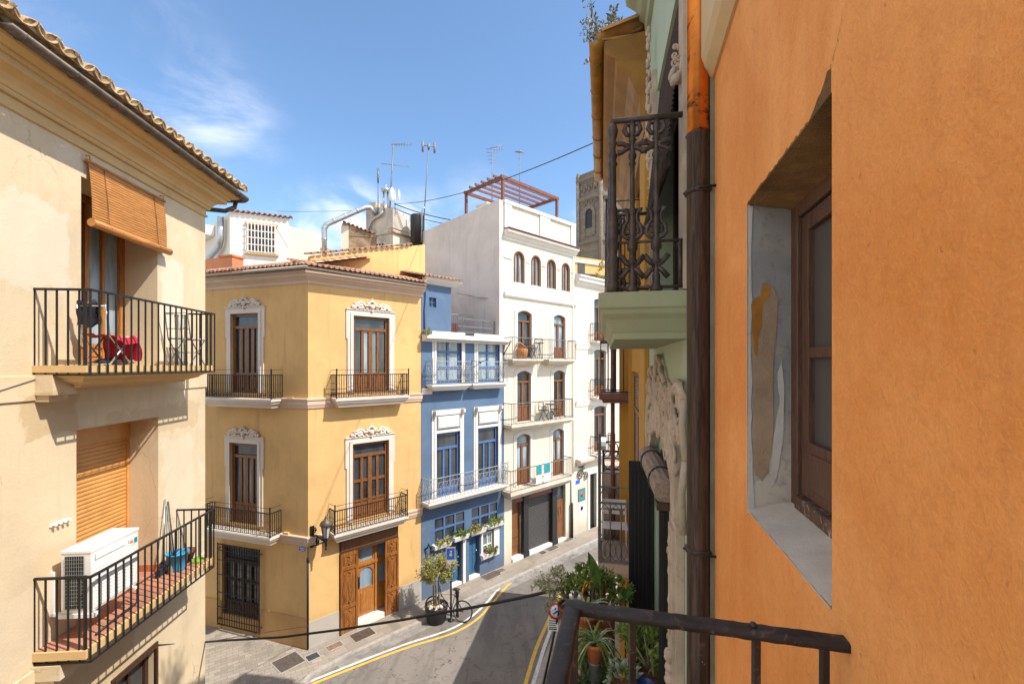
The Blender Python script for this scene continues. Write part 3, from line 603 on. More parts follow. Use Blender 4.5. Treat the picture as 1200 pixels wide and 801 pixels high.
def paving(name, rot, c1, c2, sx=.5, sy=.25, mortar=(.16, .14, .12)):
    t = NT(name); b = t.n.new('ShaderNodeTexBrick'); v = t.mapping((1, 1, 1), (0, 0, rot)); t.l.new(v, b.inputs['Vector'])
    b.inputs['Scale'].default_value = 1; b.inputs['Brick Width'].default_value = sx; b.inputs['Row Height'].default_value = sy; b.inputs['Mortar Size'].default_value = .007; b.inputs['Mortar Smooth'].default_value = .3; b.inputs['Bias'].default_value = 0.0
    b.inputs['Color1'].default_value = (*c1, 1); b.inputs['Color2'].default_value = (*c2, 1); b.inputs['Mortar'].default_value = (*mortar, 1)
    n = t.noise(1.1, 7, .68, .7); c = t.mix(t.math('MULTIPLY', t.ramp(n, .48, .66), .65), b.outputs['Color'], tuple(x * .55 for x in c1)); f = t.noise(30, 4, .65); c = t.mix(t.math('MULTIPLY', t.ramp(f, .45, .75), .25), c, (.5, .46, .4))
    t.color(c); bn = t.bump(b.outputs['Fac'], -.4, .008); t.bump(f, .15, .006, bn); return t.set(Roughness=.8, Specular_IOR_Level=.3)
row_rot = -math.atan2(Y.d.y, Y.d.x)
M['pave'] = paving('pavement_slabs', row_rot, (.29, .245, .20), (.235, .20, .165), .55, .32)
M['plaza'] = paving('plaza_setts', -R(33), (.33, .28, .225), (.23, .195, .16), .27, .14)
M['kerb'] = plain('kerb_granite', (.33, .30, .27), .8, 0, .15, 5, .2, dirt=((.12, .11, .1), .5))
m = MB(); m.quad((-300, -300, -.16), (300, -300, -.16), (300, 300, -.16), (-300, 300, -.16)); m.build('ground', M['plinth'], kind='structure')
RZ = -.10
m = MB(); m.slab([(-9, -6), (6, -6), (6, 14), (16, 36), (10, 40), (-9, 16)], RZ - .05, RZ); m.build('road', M['asphalt'], kind='structure')
row_k = [Y.xy(u, 0.93) for u in (0.35, 1.5, 3, 5, 7.5, 10, 13, 17, 24)]
far = [Y.xy(24, -.3), Y.xy(-.05, -.3)]
def strip(path, w0, w1):
    """two offset copies of a plan path, as one closed outline"""
    a, b = [], []
    for i, p in enumerate(path):
        d = (Vector(path[min(i + 1, len(path) - 1)]) - Vector(path[max(i - 1, 0)])).normalized(); n = Vector((d.y, -d.x)); a.append(tuple(Vector(p) + n * w0)); b.append(tuple(Vector(p) + n * w1))
    return a, b
plaza_edge = [(-5.0, 6.0), (-5.02, 9.3), (-5.2, 10.6), (-5.36, 11.25), Y.xy(.35, .93)]
m = MB(); m.slab(row_k + far, RZ - .1, 0.0); m.build('pavement', M['pave'], kind='structure')
m = MB(); m.slab(plaza_edge + [Y.xy(-.052, -.3), (-11, 14.2), (-12, 9), (-5.9, 5.2)], RZ - .1, -.003); m.build('plaza', M['plaza'], kind='structure')
def ribbon(mb, path, w0, w1, z0, z1):
    a, b = strip(path, w0, w1)
    for i in range(len(path) - 1): mb.slab([a[i], a[i + 1], b[i + 1], b[i]], z0, z1)
kp = plaza_edge[:-1] + row_k
def smooth(path, it=2):
    p = [Vector(x) for x in path]
    for _ in range(it): p = [p[0]] + [q for a, b in zip(p[:-1], p[1:]) for q in (a * .75 + b * .25, a * .25 + b * .75)] + [p[-1]]
    return [tuple(x) for x in p]
m = MB(); ribbon(m, smooth(kp, 1), 0.0, .14, RZ - .1, .006); m.build('kerb', M['kerb'], kind='structure')
g2 = lambda pts: [tuple(gnd(x, y, RZ).xy) for x, y in pts]
yl = smooth(g2([(300, 830), (365, 801), (470, 760), (515, 747), (538, 739), (560, 725), (574, 710), (592, 688), (607, 675), (631, 658), (660, 645), (686, 633)]))
wl_ = smooth(g2([(290, 830), (350, 803), (470, 755.5), (515, 742), (536, 733.5), (557, 719), (572, 704), (589, 684), (603, 670), (616, 662)]))
m = MB(); ribbon(m, yl, -.04, .04, RZ + .001, RZ + .005); m.build('yellow_road_line', M['paint_y'], kind='structure')
m = MB(); ribbon(m, wl_, -.04, .035, RZ + .001, RZ + .006); m.build('white_road_line', M['paint_w'], kind='structure')
yr = smooth(g2([(605, 840), (616, 800), (627.6, 760), (641, 730), (652, 705), (664, 680)])); wr = smooth(g2([(611, 845), (624, 803), (640, 750), (652, 722)]))
m = MB(); ribbon(m, yr, -.05, .05, RZ + .001, RZ + .005); m.build('yellow_road_line', M['paint_y'], kind='structure')
m = MB(); ribbon(m, wr, -.05, .05, RZ + .001, RZ + .005); m.build('white_road_line', M['paint_w'], kind='structure')
rk = [(-.25, 6), (.35, 9.4), tuple((gnd(634, 795, 0)).xy), tuple((gnd(650, 752, 0)).xy), tuple((gnd(668, 715, 0)).xy), (2.35, 16.5), (4.5, 19.3)]
m = MB(); m.slab(rk + [(8, 19.3), (8, -4), (-.9, -4)], RZ - .1, 0.0); m.build('pavement', M['plaza'], kind='structure')
m = MB(); ribbon(m, smooth(rk, 1), -.13, 0, RZ - .1, .006); m.build('kerb', M['kerb'], kind='structure')
# patched trench along the kerb, worn lighter
M['patch'] = plain('worn_concrete_gutter', (.22, .205, .185), .9, 0, .2, 3, .3, dirt=((.08, .075, .07), .7))
m = MB(); ribbon(m, smooth(row_k, 1), .14, .42, RZ + .001, RZ + .003); m.build('gutter_strip', M['patch'], kind='structure')

# manhole covers: cast plates with a raised grid, set in the paving
def cover(px, py, a, b, label, c=(.13, .10, .085), rot=None, z=0.0):
    p = gnd(px, py, z); t_ = thing('manhole_cover', label, 'manhole cover', p, 'covers set in the pavement'); ang = math.atan2(Y.d.y, Y.d.x) if rot is None else rot
    f = Fr((p.x, p.y), (math.cos(ang), math.sin(ang)))
    mt = plain('cover_' + str(int(px)), c, .55, .35, .25, 14, .2)
    m = MB(); m.box(f, -a / 2, a / 2, -b / 2, b / 2, z - CH - .03, z - CH + .006)
    nx, ny = max(3, int(a / .06)), max(3, int(b / .06))
    for i in range(nx):
        for j in range(ny):
            if random.random() < .85: u, w = -a / 2 + a * (i + .5) / nx, -b / 2 + b * (j + .5) / ny; m.box(f, u - a / nx * .3, u + a / nx * .3, w - b / ny * .3, w + b / ny * .3, z - CH + .0055, z - CH + .010)
    m.build('plate', mt, t_)
    m = MB(); e = .03
    for u0, u1, w0, w1 in ((-a / 2 - e, a / 2 + e, -b / 2 - e, -b / 2), (-a / 2 - e, a / 2 + e, b / 2, b / 2 + e), (-a / 2 - e, -a / 2, -b / 2, b / 2), (a / 2, a / 2 + e, -b / 2, b / 2)): m.box(f, u0, u1, w0, w1, z - CH - .03, z - CH + .008)
    m.build('rim', M['kerb'], t_)
cover(338, 775, .62, .60, 'large brown double manhole cover at the street corner of the plaza', rot=R(50))
cover(366.5, 769, .30, .26, 'small dark grey manhole cover beside the large brown one', (.06, .065, .07))
cover(392, 756.5, .42, .24, 'pinkish manhole cover in the pavement left of the carved wooden entrance', (.26, .18, .14))
cover(425, 743, .62, .44, 'dark brown square manhole cover right in front of the wooden entrance step', (.10, .075, .06))
cover(575, 674, .72, .42, 'brown manhole cover in front of the blue door with flower boxes', (.16, .12, .09))
cover(587, 668, .34, .24, 'little rusty cover next to the brown manhole cover by the blue house', (.2, .14, .1))
cover(646, 641.5, .6, .42, 'manhole cover in front of the closed grey roller shutter', (.16, .13, .1))
cover(636, 647, .3, .26, 'small dark manhole cover left of the one before the grey roller shutter', (.1, .09, .08))
cover(665, 632, .5, .3, 'manhole cover outside the carved wooden door of the white house', (.2, .16, .13))

# ================================================================ CREAM HOUSE ON THE LEFT
base = L.P(0, 0, -CH); LH = thing('cream_house', 'cream plastered house with sandy tile eaves and two iron balconies at the left edge', 'house', base)
UE = L.u(240.5)                                          # street corner
n1 = (L.u(95), L.u(184.5), 0.0, 2.55, .60); n2_ = (L.u(89.5), L.u(185.5), -3.45, -.86, .52); w3 = (L.u(134), L.u(180), -7.0, -4.66, .16)
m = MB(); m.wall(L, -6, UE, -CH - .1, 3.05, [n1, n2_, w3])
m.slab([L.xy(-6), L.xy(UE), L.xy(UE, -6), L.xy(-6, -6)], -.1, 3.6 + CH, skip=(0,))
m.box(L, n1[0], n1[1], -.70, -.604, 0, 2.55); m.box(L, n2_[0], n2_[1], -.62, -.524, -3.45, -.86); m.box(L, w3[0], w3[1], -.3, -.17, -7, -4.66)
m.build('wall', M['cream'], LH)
path = [L.xy(-6), L.xy(UE), L.xy(UE, -4)]
m = MB(); m.sweep(path, [(-.02, 2.90), (.03, 2.92), (.035, 2.955), (.012, 2.965), (.012, 3.06), (.05, 3.065), (.065, 3.09), (.065, 3.115), (.085, 3.12), (.10, 3.17), (.15, 3.225), (.22, 3.255), (.27, 3.262), (.27, 3.34), (.305, 3.345), (.32, 3.375), (.32, 3.395), (.37, 3.40), (.43, 3.43), (.46, 3.47), (.46, 3.50), (-.02, 3.52)])
m.build('cornice', M['cream_trim'], LH)
m = MB(); m.sweep(path, [(-.02, -.42), (.022, -.42), (.022, -.13), (-.02, -.12)]); m.build('string_course', M['cream'], LH)
m = MB(); m.sweep(path, [(-.02, -3.98), (.022, -3.98), (.022, -3.66), (-.02, -3.65)]); m.build('string_course', M['cream'], LH)
# roof tiles and half-round gutter
m = MB(); e0 = L.P(-6, .525, 3.575); e1 = L.P(UE + .50, .525, 3.575)
tile_roof(m, e0, e1, -L.n, R(20), 2.2, .243, .128, 5, .02, .018, 11, fill=1)
m.build('roof', [M['tile_t'], M['sandmortar']], LH)
def gutter_run(mb, pts, r, seg=8, t=.006):
    pts = [Vector(p) for p in pts]; n = len(pts); vs = []
    for i, p in enumerate(pts):
        d = (pts[min(i + 1, n - 1)] - pts[max(i - 1, 0)]); d.z = 0; d.normalize(); s = Vector((d.y, -d.x, 0))
        for q in (r, r - t):
            for k in range(seg + 1): a = math.pi + math.pi * k / seg; vs.append(p + s * math.cos(a) * q + Vector((0, 0, math.sin(a) * q)))
    m_ = seg + 1; S = 2 * m_; fs = []
    for i in range(n - 1):
        for k in range(seg): fs += [(i * S + k, i * S + k + 1, (i + 1) * S + k + 1, (i + 1) * S + k), (i * S + m_ + k, (i + 1) * S + m_ + k, (i + 1) * S + m_ + k + 1, i * S + m_ + k + 1)]
        for k in (0, seg): fs.append((i * S + k, (i + 1) * S + k, (i + 1) * S + m_ + k, i * S + m_ + k))
    for i in (0, n - 1): fs += [tuple(i * S + k for k in range(seg + 1))]
    mb.add(vs, fs, True)
    for i in (0, n - 1):                     # rolled rim ends
        pass
m = MB(); ug = L.u(6, .54); cr = []
for k in range(7): a = R(90) * k / 6; cr.append(L.P(UE + .40 + .14 * math.sin(a), .40 + .14 * math.cos(a), 3.475))
gutter_run(m, [L.P(ug, .54, 3.475), L.P(UE * .5, .54, 3.475), *cr, L.P(UE + .54, -3, 3.475)], .072)
for i in range(8): u = ug + .15 + i * .62; m.tube([L.P(u, .47 + .074 * math.cos(a) + .07, 3.475 + .078 * math.sin(a)) for a in [math.pi + math.pi * k / 8 for k in range(9)]], .007, 4)
m.tube([L.P(UE + .54, .30, 3.42), L.P(UE + .53, .28, 3.30), L.P(UE + .40, .16, 3.18), L.P(UE + .22, -.25, 3.16), L.P(UE + .10, -.45, 3.1), L.P(UE + .08, -.5, 2.9), L.P(UE + .08, -.5, -7.8)], .045, 10)
m.build('gutter', M['darkgutter'], LH)
# tall glazed door in the upper recess, with one leaf lit by the sun
french(LH, L, n1[0] + .03, n1[1] - .002, 0.0, 2.52, -.56, M['orangewood'], 'glass_curtain', transom=0, solid=.12, cols=4, t=.09, name='balcony_door')
# lower recess: honey roller shutter under its box
m = MB(); slats(m, L, n2_[0] + .05, n2_[1] - .05, -3.45, -1.18, -.47, .062, .012); sh = m.build('roller_shutter', M['shutter'], LH)
m = MB(); m.box(L, n2_[0] + .003, n2_[1] - .003, -.52, -.44, -1.18, -.90); m.build('shutter_box', M['shutter'], sh)
m = MB()
for a, b in ((n2_[0] + .003, n2_[0] + .05), (n2_[1] - .05, n2_[1] - .003)): m.box(L, a, b, -.52, -.45, -3.45, -1.18)
m.build('shutter_guide', M['shutter'], sh)
m = MB(); m.box(L, n2_[1] - .012, n2_[1] + .0, -.44, -.003, -3.45, -3.33); m.build('skirting_tile', M['terracotta'], LH)
sash(LH, L, w3[0], w3[1], -7.0, w3[3], -.12, M['darkwood'], 'glass_dust', 2, 2, .08, .05)
surround(LH, L, w3[0], w3[1], -7.0, w3[3], .07, M['darkwood'], .05, ears=False)
# balconies
ua, ub = L.u(106, .63), L.u(251.5, .63)
b1 = balcony(LH, L, ua - .03, ub + .02, 0.0, .6, .30, M['cream_trim'], M['iron'], under=[(0, 0), (0, -.085), (.03, -.09), (.05, -.13), (.14, -.17), (.16, -.2), (.3, -.25), (.3, -.28)], style='none')
r = MB(); pth = [(ua, .0), (ua, .63), (ub, .63), (ub, .0)]; railing_bars(r, L, pth, -.115, .92, .128, .016, .028); r.build('railing', M['iron'], b1)
m = MB(); m.box(L, ua - .02, ua + .30, 0, .22, -.36, -.11); m.box(L, ua, ua + .26, 0, .16, -.44, -.36); m.build('corbel', M['cream'], LH)
b2 = balcony(LH, L, ua - .03, ub + .02, -3.45, .6, .26, M['cream_trim'], M['iron'], under=[(0, 0), (0, -.10), (.03, -.105), (.05, -.14), (.2, -.19), (.22, -.26)], style='none')
r = MB(); ub2 = L.u(250.5, .63); pth = [(ua, .0), (ua, .63), (ub2, .63), (ub2, .0)]; railing_bars(r, L, pth, -3.60, -2.57, .128, .016, .028); r.build('railing', M['iron'], b2)
m = MB(); m.box(L, ua - .02, ua + .30, 0, .3, -3.80, -3.62); m.box(L, ua, ua + .26, 0, .22, -3.9, -3.80); m.build('corbel', M['cream'], LH)
M['floor_tile'] = paving('terracotta_floor_tiles', 0.084, (.40, .17, .10), (.33, .13, .08), .2, .2, (.3, .22, .16))
m = MB(); m.box(L, ua, ub, .005, .56, -3.449, -3.443); m.box(L, n2_[0], n2_[1], -.44, .005, -3.449, -3.4435); m.build('floor_tile', M['floor_tile'], b2)

# things on and around it
BL = thing('bamboo_blind', 'honey bamboo roll blind hanging out over the upper left balcony', 'blind', L.P(L.u(143), .05, 1.9))
m = MB(); ub0, ub1 = L.u(99), L.u(188.5); n = 22
vs = []
for i in range(n * 4 + 1):
    k = i / (n * 4); w = .045 + .05 * k + .015 * math.sin(k * math.pi) + (.006 if i % 4 in (1, 2) else 0); h = 2.76 - .80 * k; vs += [L.P(ub0, w, h), L.P(ub1, w, h)]
m.add(vs, [(2 * i, 2 * i + 1, 2 * i + 3, 2 * i + 2) for i in range(n * 4)])
m.tube([L.P(ub0 - .03, .11, 1.94), L.P((ub0 + ub1) / 2, .115, 1.925), L.P(ub1 + .05, .11, 1.93)], .056, 14); m.build('slat_panel', M['bamboo'], BL)
m = MB(); m.tube([L.P(ub0 - .03, .045, 2.78), L.P(ub1 + .03, .045, 2.78)], .022, 6)
for u in (ub0 + .02, ub1 - .02): m.tube([L.P(u, .0, 2.86), L.P(u, .05, 2.86), L.P(u, .05, 2.78)], .008, 5)
m.build('head_rail', M['bamboo'], BL)
for u in (ub0 + .25, ub1 - .25): m = MB(); m.tube([L.P(u, .058, 2.76), L.P(u, .10, 2.4), L.P(u, .13, 1.99), L.P(u, .172, 1.93)], .005, 4); m.build('cord', M['brown'], BL)
# folding chair with the red cloth
ch = thing('folding_chair', 'folding chair with dark jacket on its back and red cloth over the seat', 'chair', L.P(.72, .30, 0.0))
S = lambda a, w, h: L.P(.34 + a * .86, .06 + w * .86, h * .86)
m = MB()
for w in (.10, .50): m.tube([S(.02, w, 0.92), S(.12, w, .45), S(.55, w, 0.0)], .011, 6); m.tube([S(.10, w, 0.0), S(.52, w, .46)], .011, 6)
for a, h in ((.55, .02), (.12, .02), (.03, .9), (.52, .46)): m.tube([S(a, .10, h), S(a, .50, h)], .009, 6)
m.build('frame', M['steel'], ch)
def cloth(mb, f, na, nb, amp=.015, fq=5.0):
    vs = []
    for i in range(na + 1):
        for j in range(nb + 1): a, b = i / na, j / nb; p = f(a, b); q = amp * (math.sin(fq * a * 3.1 + b * 7) + math.sin(fq * b * 4.3 + a * 5)); vs.append(p + Vector((q * .6, q * .8, q)))
    mb.add(vs, [(i * (nb + 1) + j, i * (nb + 1) + j + 1, (i + 1) * (nb + 1) + j + 1, (i + 1) * (nb + 1) + j) for i in range(na) for j in range(nb)], True)
def seat_f(a, b):
    w = .04 + .56 * b
    if a < .6: return S(.10 + .52 * a / .6, w, .48 - .03 * math.sin(a * 5) - (.14 if w > .53 else 0) * (w - .53) * 10)
    return S(.62 + .06 * (a - .6), w - .02, .48 - (a - .6) * 1.02)
m = MB(); cloth(m, seat_f, 18, 12, .010); m.build('seat_cloth', M['red'], ch)
m = MB(); cloth(m, lambda a, b: S(.02 + .05 * abs(a - .5) + (.05 if a > .5 else 0), .08 + .30 * b, .60 + .36 * (1 - abs(2 * a - 1)) + .03 * math.sin(b * 9)), 12, 10, .008); m.build('jacket', M['navy'], ch)
# clutter under it
m = MB(); cloth(m, lambda a, b: L.P(.45 + .42 * a, .12 + .36 * b, .03 + .07 * math.sin(a * 3.1) * math.sin(b * 3.1)), 10, 8, .012); m.build('folded_bag', M['navy'], None, 'dark crumpled bag lying under the red covered chair', 'bag')
# slim white folding chair at the far end
wc = thing('wire_chair', 'slim white wire chair at the far end of the upper left balcony', 'chair', L.P(2.30, .30, 0))
m = MB(); Q = lambda a, w, h: L.P(2.12 + a, w, h)
for w in (.12, .48): m.tube([Q(.0, w, .0), Q(.42, w, .45)], .009, 5); m.tube([Q(.42, w, 0), Q(.02, w, .45), Q(-.06, w, .88)], .009, 5)
for a, h in ((.42, .45), (.02, .45), (-.03, .62), (-.06, .88), (.21, .225)): m.tube([Q(a, .12, h), Q(a, .48, h)], .008, 5)
m.build('frame', M['greyiron'], wc)
m = MB()
for i in range(6): m.box(L, 2.15 + i * .068, 2.20 + i * .068, .11, .49, .455, .468)
m.build('seat', M['plastic_w'], wc)
m = MB(); m.tube([Q(-.062, .14, .86), Q(-.062, .46, .86)], .012, 5)
for w in (.2, .27, .33, .4): m.bar(Q(-.03, w, .62), Q(-.06, w, .88), .012)
m.build('backrest', M['plastic_w'], wc)
# air conditioner
ac = thing('air_conditioner', 'white outdoor air conditioner unit standing on the lower left balcony', 'air conditioner', L.P(.5, .33, -3.08))
a0, a1, c0, c1, hb, ht = .13, .92, .155, .50, -3.09, -2.31
m = MB(); m.box(L, a0, a1, c0, c1, hb, ht - .03); m.box(L, a0 - .008, a1 + .008, c0 - .008, c1 + .008, ht - .035, ht); m.box(L, a0 + .05, a1 - .02, c1 - .001, c1 + .012, hb + .03, ht - .16)
for i in range(11): h = hb + .07 + i * .045; m.box(L, a0 + .06, a1 - .1, c1 + .011, c1 + .017, h, h + .008)
m.box(L, a0 + .05, a1 - .25, c1 + .011, c1 + .02, ht - .14, ht - .06)
m.build('casing', M['plastic_w'], ac, bevel=.008)
m = MB(); m.box(L, a0 - .006, a0 - .001, c0 + .05, c1 - .08, hb + .05, ht - .07); vent = m.build('intake', M['dark'], ac)
m = MB()
for i in range(9): w = c0 + .05 + i * .027; m.bar(L.P(a0 - .012, w, hb + .05), L.P(a0 - .012, w, ht - .07), .004)
for i in range(14): h = hb + .06 + i * .047; m.bar(L.P(a0 - .014, c0 + .05, h), L.P(a0 - .014, c1 - .08, h), .004)
m.build('intake_grille', M['galv'], vent)
m = MB(); m.box(L, a1 - .19, a1 - .03, c1 + .013, c1 + .015, ht - .19, ht - .10); st = m.build('sticker', M['plastic_w'], ac)
m = MB(); m.box(L, a1 - .10, a1 - .04, c1 + .0155, c1 + .017, ht - .18, ht - .11); m.build('teal_mark', M['teal'], st)
m = MB(); m.box(L, a1 - .18, a1 - .115, c1 + .0155, c1 + .017, ht - .16, ht - .145); m.box(L, a1 - .175, a1 - .13, c1 + .0155, c1 + .017, ht - .135, ht - .125); m.build('red_mark', M['sign_red'], st)
m = MB()
for u in (a0 + .03, a1 - .12): m.box(L, u, u + .04, .0, c1 + .04, hb - .05, hb - .012); m.box(L, u, u + .04, .002, .04, hb - .05, hb + .5)
m.box(L, a0 - .02, a0 + .02, c0 - .02, c1 + .05, hb - .055, hb - .005); m.build('wall_bracket', M['plastic_w'], ac)
m = MB(); m.tube([L.P(a1, .42, hb + .1), L.P(a1 + .1, .42, hb - .02), L.P(a1 + .05, .45, -3.40), L.P(a1 - .4, .45, -3.42), L.P(a0 + .1, .48, -3.42)], .014, 6); m.build('hose', M['dark'], ac)
# bucket, brooms, pot, dustpan
bk = thing('bucket', 'bright blue plastic bucket at the far end of the lower left balcony', 'bucket', L.P(2.12, .28, -3.443))
m = MB(); m.lathe(L.P(2.12, .28, -3.443), [(.02, .0), (.115, .0), (.118, .02), (.155, .27), (.168, .275), (.168, .29), (.15, .29), (.112, .03), (.02, .025)], 20); m.build('tub', M['bucket'], bk)
m = MB(); c = L.P(2.12, .28, -3.17); m.tube([c + Vector((L.d.x, L.d.y, 0)) * .16 * math.cos(a) + Vector((L.n.x, L.n.y, 0)) * .10 * math.sin(a) + Vector((0, 0, .05 * math.sin(a))) for a in [math.pi * k / 10 for k in range(11)]], .005, 5); m.build('handle', M['dark'], bk)
for i, (du, lb, hm) in enumerate(((-.12, 'pale broom leaning nearest the bucket on the lower left balcony', M['galv']), (.10, 'dark handled mop leaning against the cream wall behind the blue bucket', M['castiron']), (.0, 'grey squeegee leaning between the broom and the mop', M['greyiron']))):
    bt = L.P(2.06 + du * 1.2, .16 + .05 * i, -3.44); tp = L.P(2.26 + du * .35, .02, -2.28 - .06 * i); b_ = thing(('broom', 'mop', 'squeegee')[i], lb, ('broom', 'mop', 'squeegee')[i], bt)
    d_ = (tp - bt).normalized(); m = MB(); m.tube([bt + d_ * .12, tp], .011, 6); m.build('pole', hm, b_)
    m = MB()
    if i == 1:
        for k in range(26): a = k * .9; m.tube([bt + d_ * .15, bt + d_ * .06 + Vector((math.cos(a) * .05, math.sin(a) * .05, 0)), bt + Vector((math.cos(a) * .08, math.sin(a) * .08, .01))], .006, 4)
    else: m.box(Fr((bt.x, bt.y), (L.d.x, L.d.y)), -.12, .12, -.02, .02, bt.z - CH, bt.z - CH + .11); m.tube([bt + d_ * .10, bt + d_ * .2], .018, 6)
    m.build('head', M['grey_blind'] if i else M['navy'], b_)
m = MB(); m.lathe(L.P(2.42, .22, -3.443), [(.02, 0), (.10, 0), (.15, .16), (.165, .17), (.165, .2), (.14, .2), (.10, .12), (.02, .12)], 16); m.build('plant_pot', M['brownmetal'], None, 'brown earthen pot behind the lime dustpan on the lower left balcony', 'pot')
dp = thing('dustpan', 'lime and blue plastic dustpan lying on the lower left balcony floor', 'dustpan', L.P(2.35, .46, -3.44))
m = MB(); m.box(L, 2.30, 2.50, .38, .395, -3.443, -3.38); m.box(L, 2.30, 2.50, .395, .52, -3.443, -3.432); m.box(L, 2.30, 2.31, .395, .52, -3.432, -3.40); m.box(L, 2.49, 2.50, .395, .52, -3.432, -3.40); m.build('pan', M['lime'], dp)
m = MB(); m.tube([L.P(2.40, .39, -3.41), L.P(2.40, .24, -3.38)], .014, 6); m.build('handle', M['bucket'], dp)
# white hook rail on the wall, and lamp under the balcony
hk = thing('hook_rail', 'short white insulator rail screwed to the cream wall beside the air conditioner', 'hook rail', L.P(-.02, .0, -1.99))
uh0, uh1 = L.u(57), L.u(80); hh = L.h(68, 612)
m = MB(); m.box(L, uh0, uh1, .002, .02, hh - .02, hh + .015); m.build('plate', M['plastic_w'], hk)
m = MB()
for i in range(4): m.lathe(L.P(uh0 + (uh1 - uh0) * (i + .5) / 4, .02, hh), [(.012, 0), (.02, .008), (.012, .02), (.02, .03), (.014, .045)], 8, axis=Vector((L.n.x, L.n.y, 0)))
m.build('insulator', M['plastic_w'], hk)
# ================================================================ YELLOW CORNER HOUSE
C0 = Vector((-5.686, 12.49)); UY = Y.u(493.5); ULF = 6.5
YH = thing('yellow_corner_house', 'ochre yellow corner house with white window surrounds, tiled eave and carved wooden entrance', 'house', (C0.x, C0.y, 0))
HE = 2.66                                                   # underside of the tiles
hA = lambda px, py: Y.h(px, py); hB = lambda px, py: YL.h(px, py)
STR_U = (-.93, -1.20); STR_L = (-4.78, -5.03)
# openings on the long side
yA = (Y.u(413.5), Y.u(455.5), -.80, Y.h(413.5, 369.5), .16); yB = (Y.u(412.5), Y.u(455), -4.66, Y.h(412.5, 520), .16); yD = (Y.u(397.5), Y.u(466.5), -7.9, Y.h(398, 634), .30)
lA = (YL.u(304), YL.u(271.5), -.80, YL.h(304, 366.5), .16); lB = (YL.u(303), YL.u(270.5), -4.66, YL.h(303, 520), .16); lG = (YL.u(304.5), YL.u(261), -7.45, YL.h(304, 645), .16)
m = MB(); m.wall(Y, 0, UY, -CH - .1, HE, [yA, yB, yD]); m.wall(YL, 0, ULF, -CH - .1, HE, [lA, lB, lG])
bk1, bk2 = Y.xy(UY, -9), YL.xy(ULF, -9)
m.add([(*Y.xy(UY), -.1), (*bk1, -.1), (*bk1, HE + CH), (*Y.xy(UY), HE + CH), (*bk2, -.1), (*bk2, HE + CH), (*YL.xy(ULF), -.1), (*YL.xy(ULF), HE + CH), (*Y.xy(0), HE + CH)], [(0, 1, 2, 3), (1, 4, 5, 2), (4, 6, 7, 5), (3, 2, 5, 7, 8)])
for f, o in ((Y, yA), (Y, yB), (Y, yD), (YL, lA), (YL, lB), (YL, lG)): m.box(f, o[0] - .02, o[1] + .02, -o[4] - .3, -o[4] - .04, o[2] - .02, o[3] + .02)
m.build('wall', M['yellow'], YH)
# plinths
PH = -CH + .74
for a, b in ((0.004, yD[0] - .01), (yD[1] + .01, UY)): m = MB(); m.box(Y, a, b, .001, .02, -CH - .1, PH); m.build('plinth', M['plinth'], YH)
for a, b in ((.02, lG[0] - .06), (lG[1] + .06, ULF)): m = MB(); m.box(YL, a, b, .001, .018, -CH - .1, PH + .1); m.build('plinth', M['plinth_y'], YH)
ypath = [YL.xy(ULF), tuple(C0), Y.xy(UY + .02)]
m = MB(); m.sweep(ypath, [(-.02, 2.28), (.02, 2.28), (.04, 2.31), (.05, 2.36), (.10, 2.40), (.17, 2.45), (.21, 2.46), (.22, 2.53), (.27, 2.54), (.285, 2.60), (.30, 2.70), (-.02, 2.71)]); m.build('cornice', M['pinktrim'], YH)
def course(f, a, b, hs, prof):
    m = MB(); m.sweep([f.xy(a), f.xy(b)], prof(hs)); return m
sp = lambda hs: [(-.02, hs[1]), (.03, hs[1]), (.04, hs[1] + .05), (.06, hs[1] + .10), (.06, hs[0] - .06), (.085, hs[0] - .04), (.085, hs[0]), (-.02, hs[0] + .01)]
for hs in (STR_U, STR_L):
    m = MB(); m.sweep(ypath, sp(hs)); m.build('string_course', M['pinktrim'], YH)
# eaves: small mottled tiles and a thin gutter
m = MB(); cn = (Vector(YL.n) + Vector(Y.n)).normalized(); kc = .33 / cn.dot(Y.n); ce = Vector((C0.x + cn.x * kc, C0.y + cn.y * kc, HE + CH + .05))
er = Y.P(UY + .05, .33, HE + .05); el = YL.P(ULF, .33, HE + .05)
tile_roof(m, ce, er, -Y.n, R(15), 1.3, .155, .066, 4, .014, .012, 6, fill=1); tile_roof(m, el, ce, -YL.n, R(17), 3.0, .155, .066, 8, .014, .012, 6, fill=1)
m.build('roof', [M['tile_r'], M['mortar']], YH)
m = MB()                                                     # bed under the tiles
m.add([er, ce, el, el - Vector((*YL.n, 0)) * 3.0 + Vector((0, 0, .88)), ce - Vector((*YL.n, 0)) * 3.0 + Vector((0, 0, .88)), ce - Vector((*Y.n, 0)) * 1.5 + Vector((0, 0, .40)), er - Vector((*Y.n, 0)) * 1.5 + Vector((0, 0, .40))], [(0, 1, 5, 6), (1, 2, 3, 4)])
m.build('roof_bed', M['terracotta'], YH)
m = MB(); gutter_run(m, [el + Vector((YL.n.x * .03, YL.n.y * .03, -.085)), ce + Vector((cn.x * .04, cn.y * .04, -.085)), er + Vector((Y.n.x * .03, Y.n.y * .03, -.085))], .045, 6); m.build('gutter', M['darkgutter'], YH)
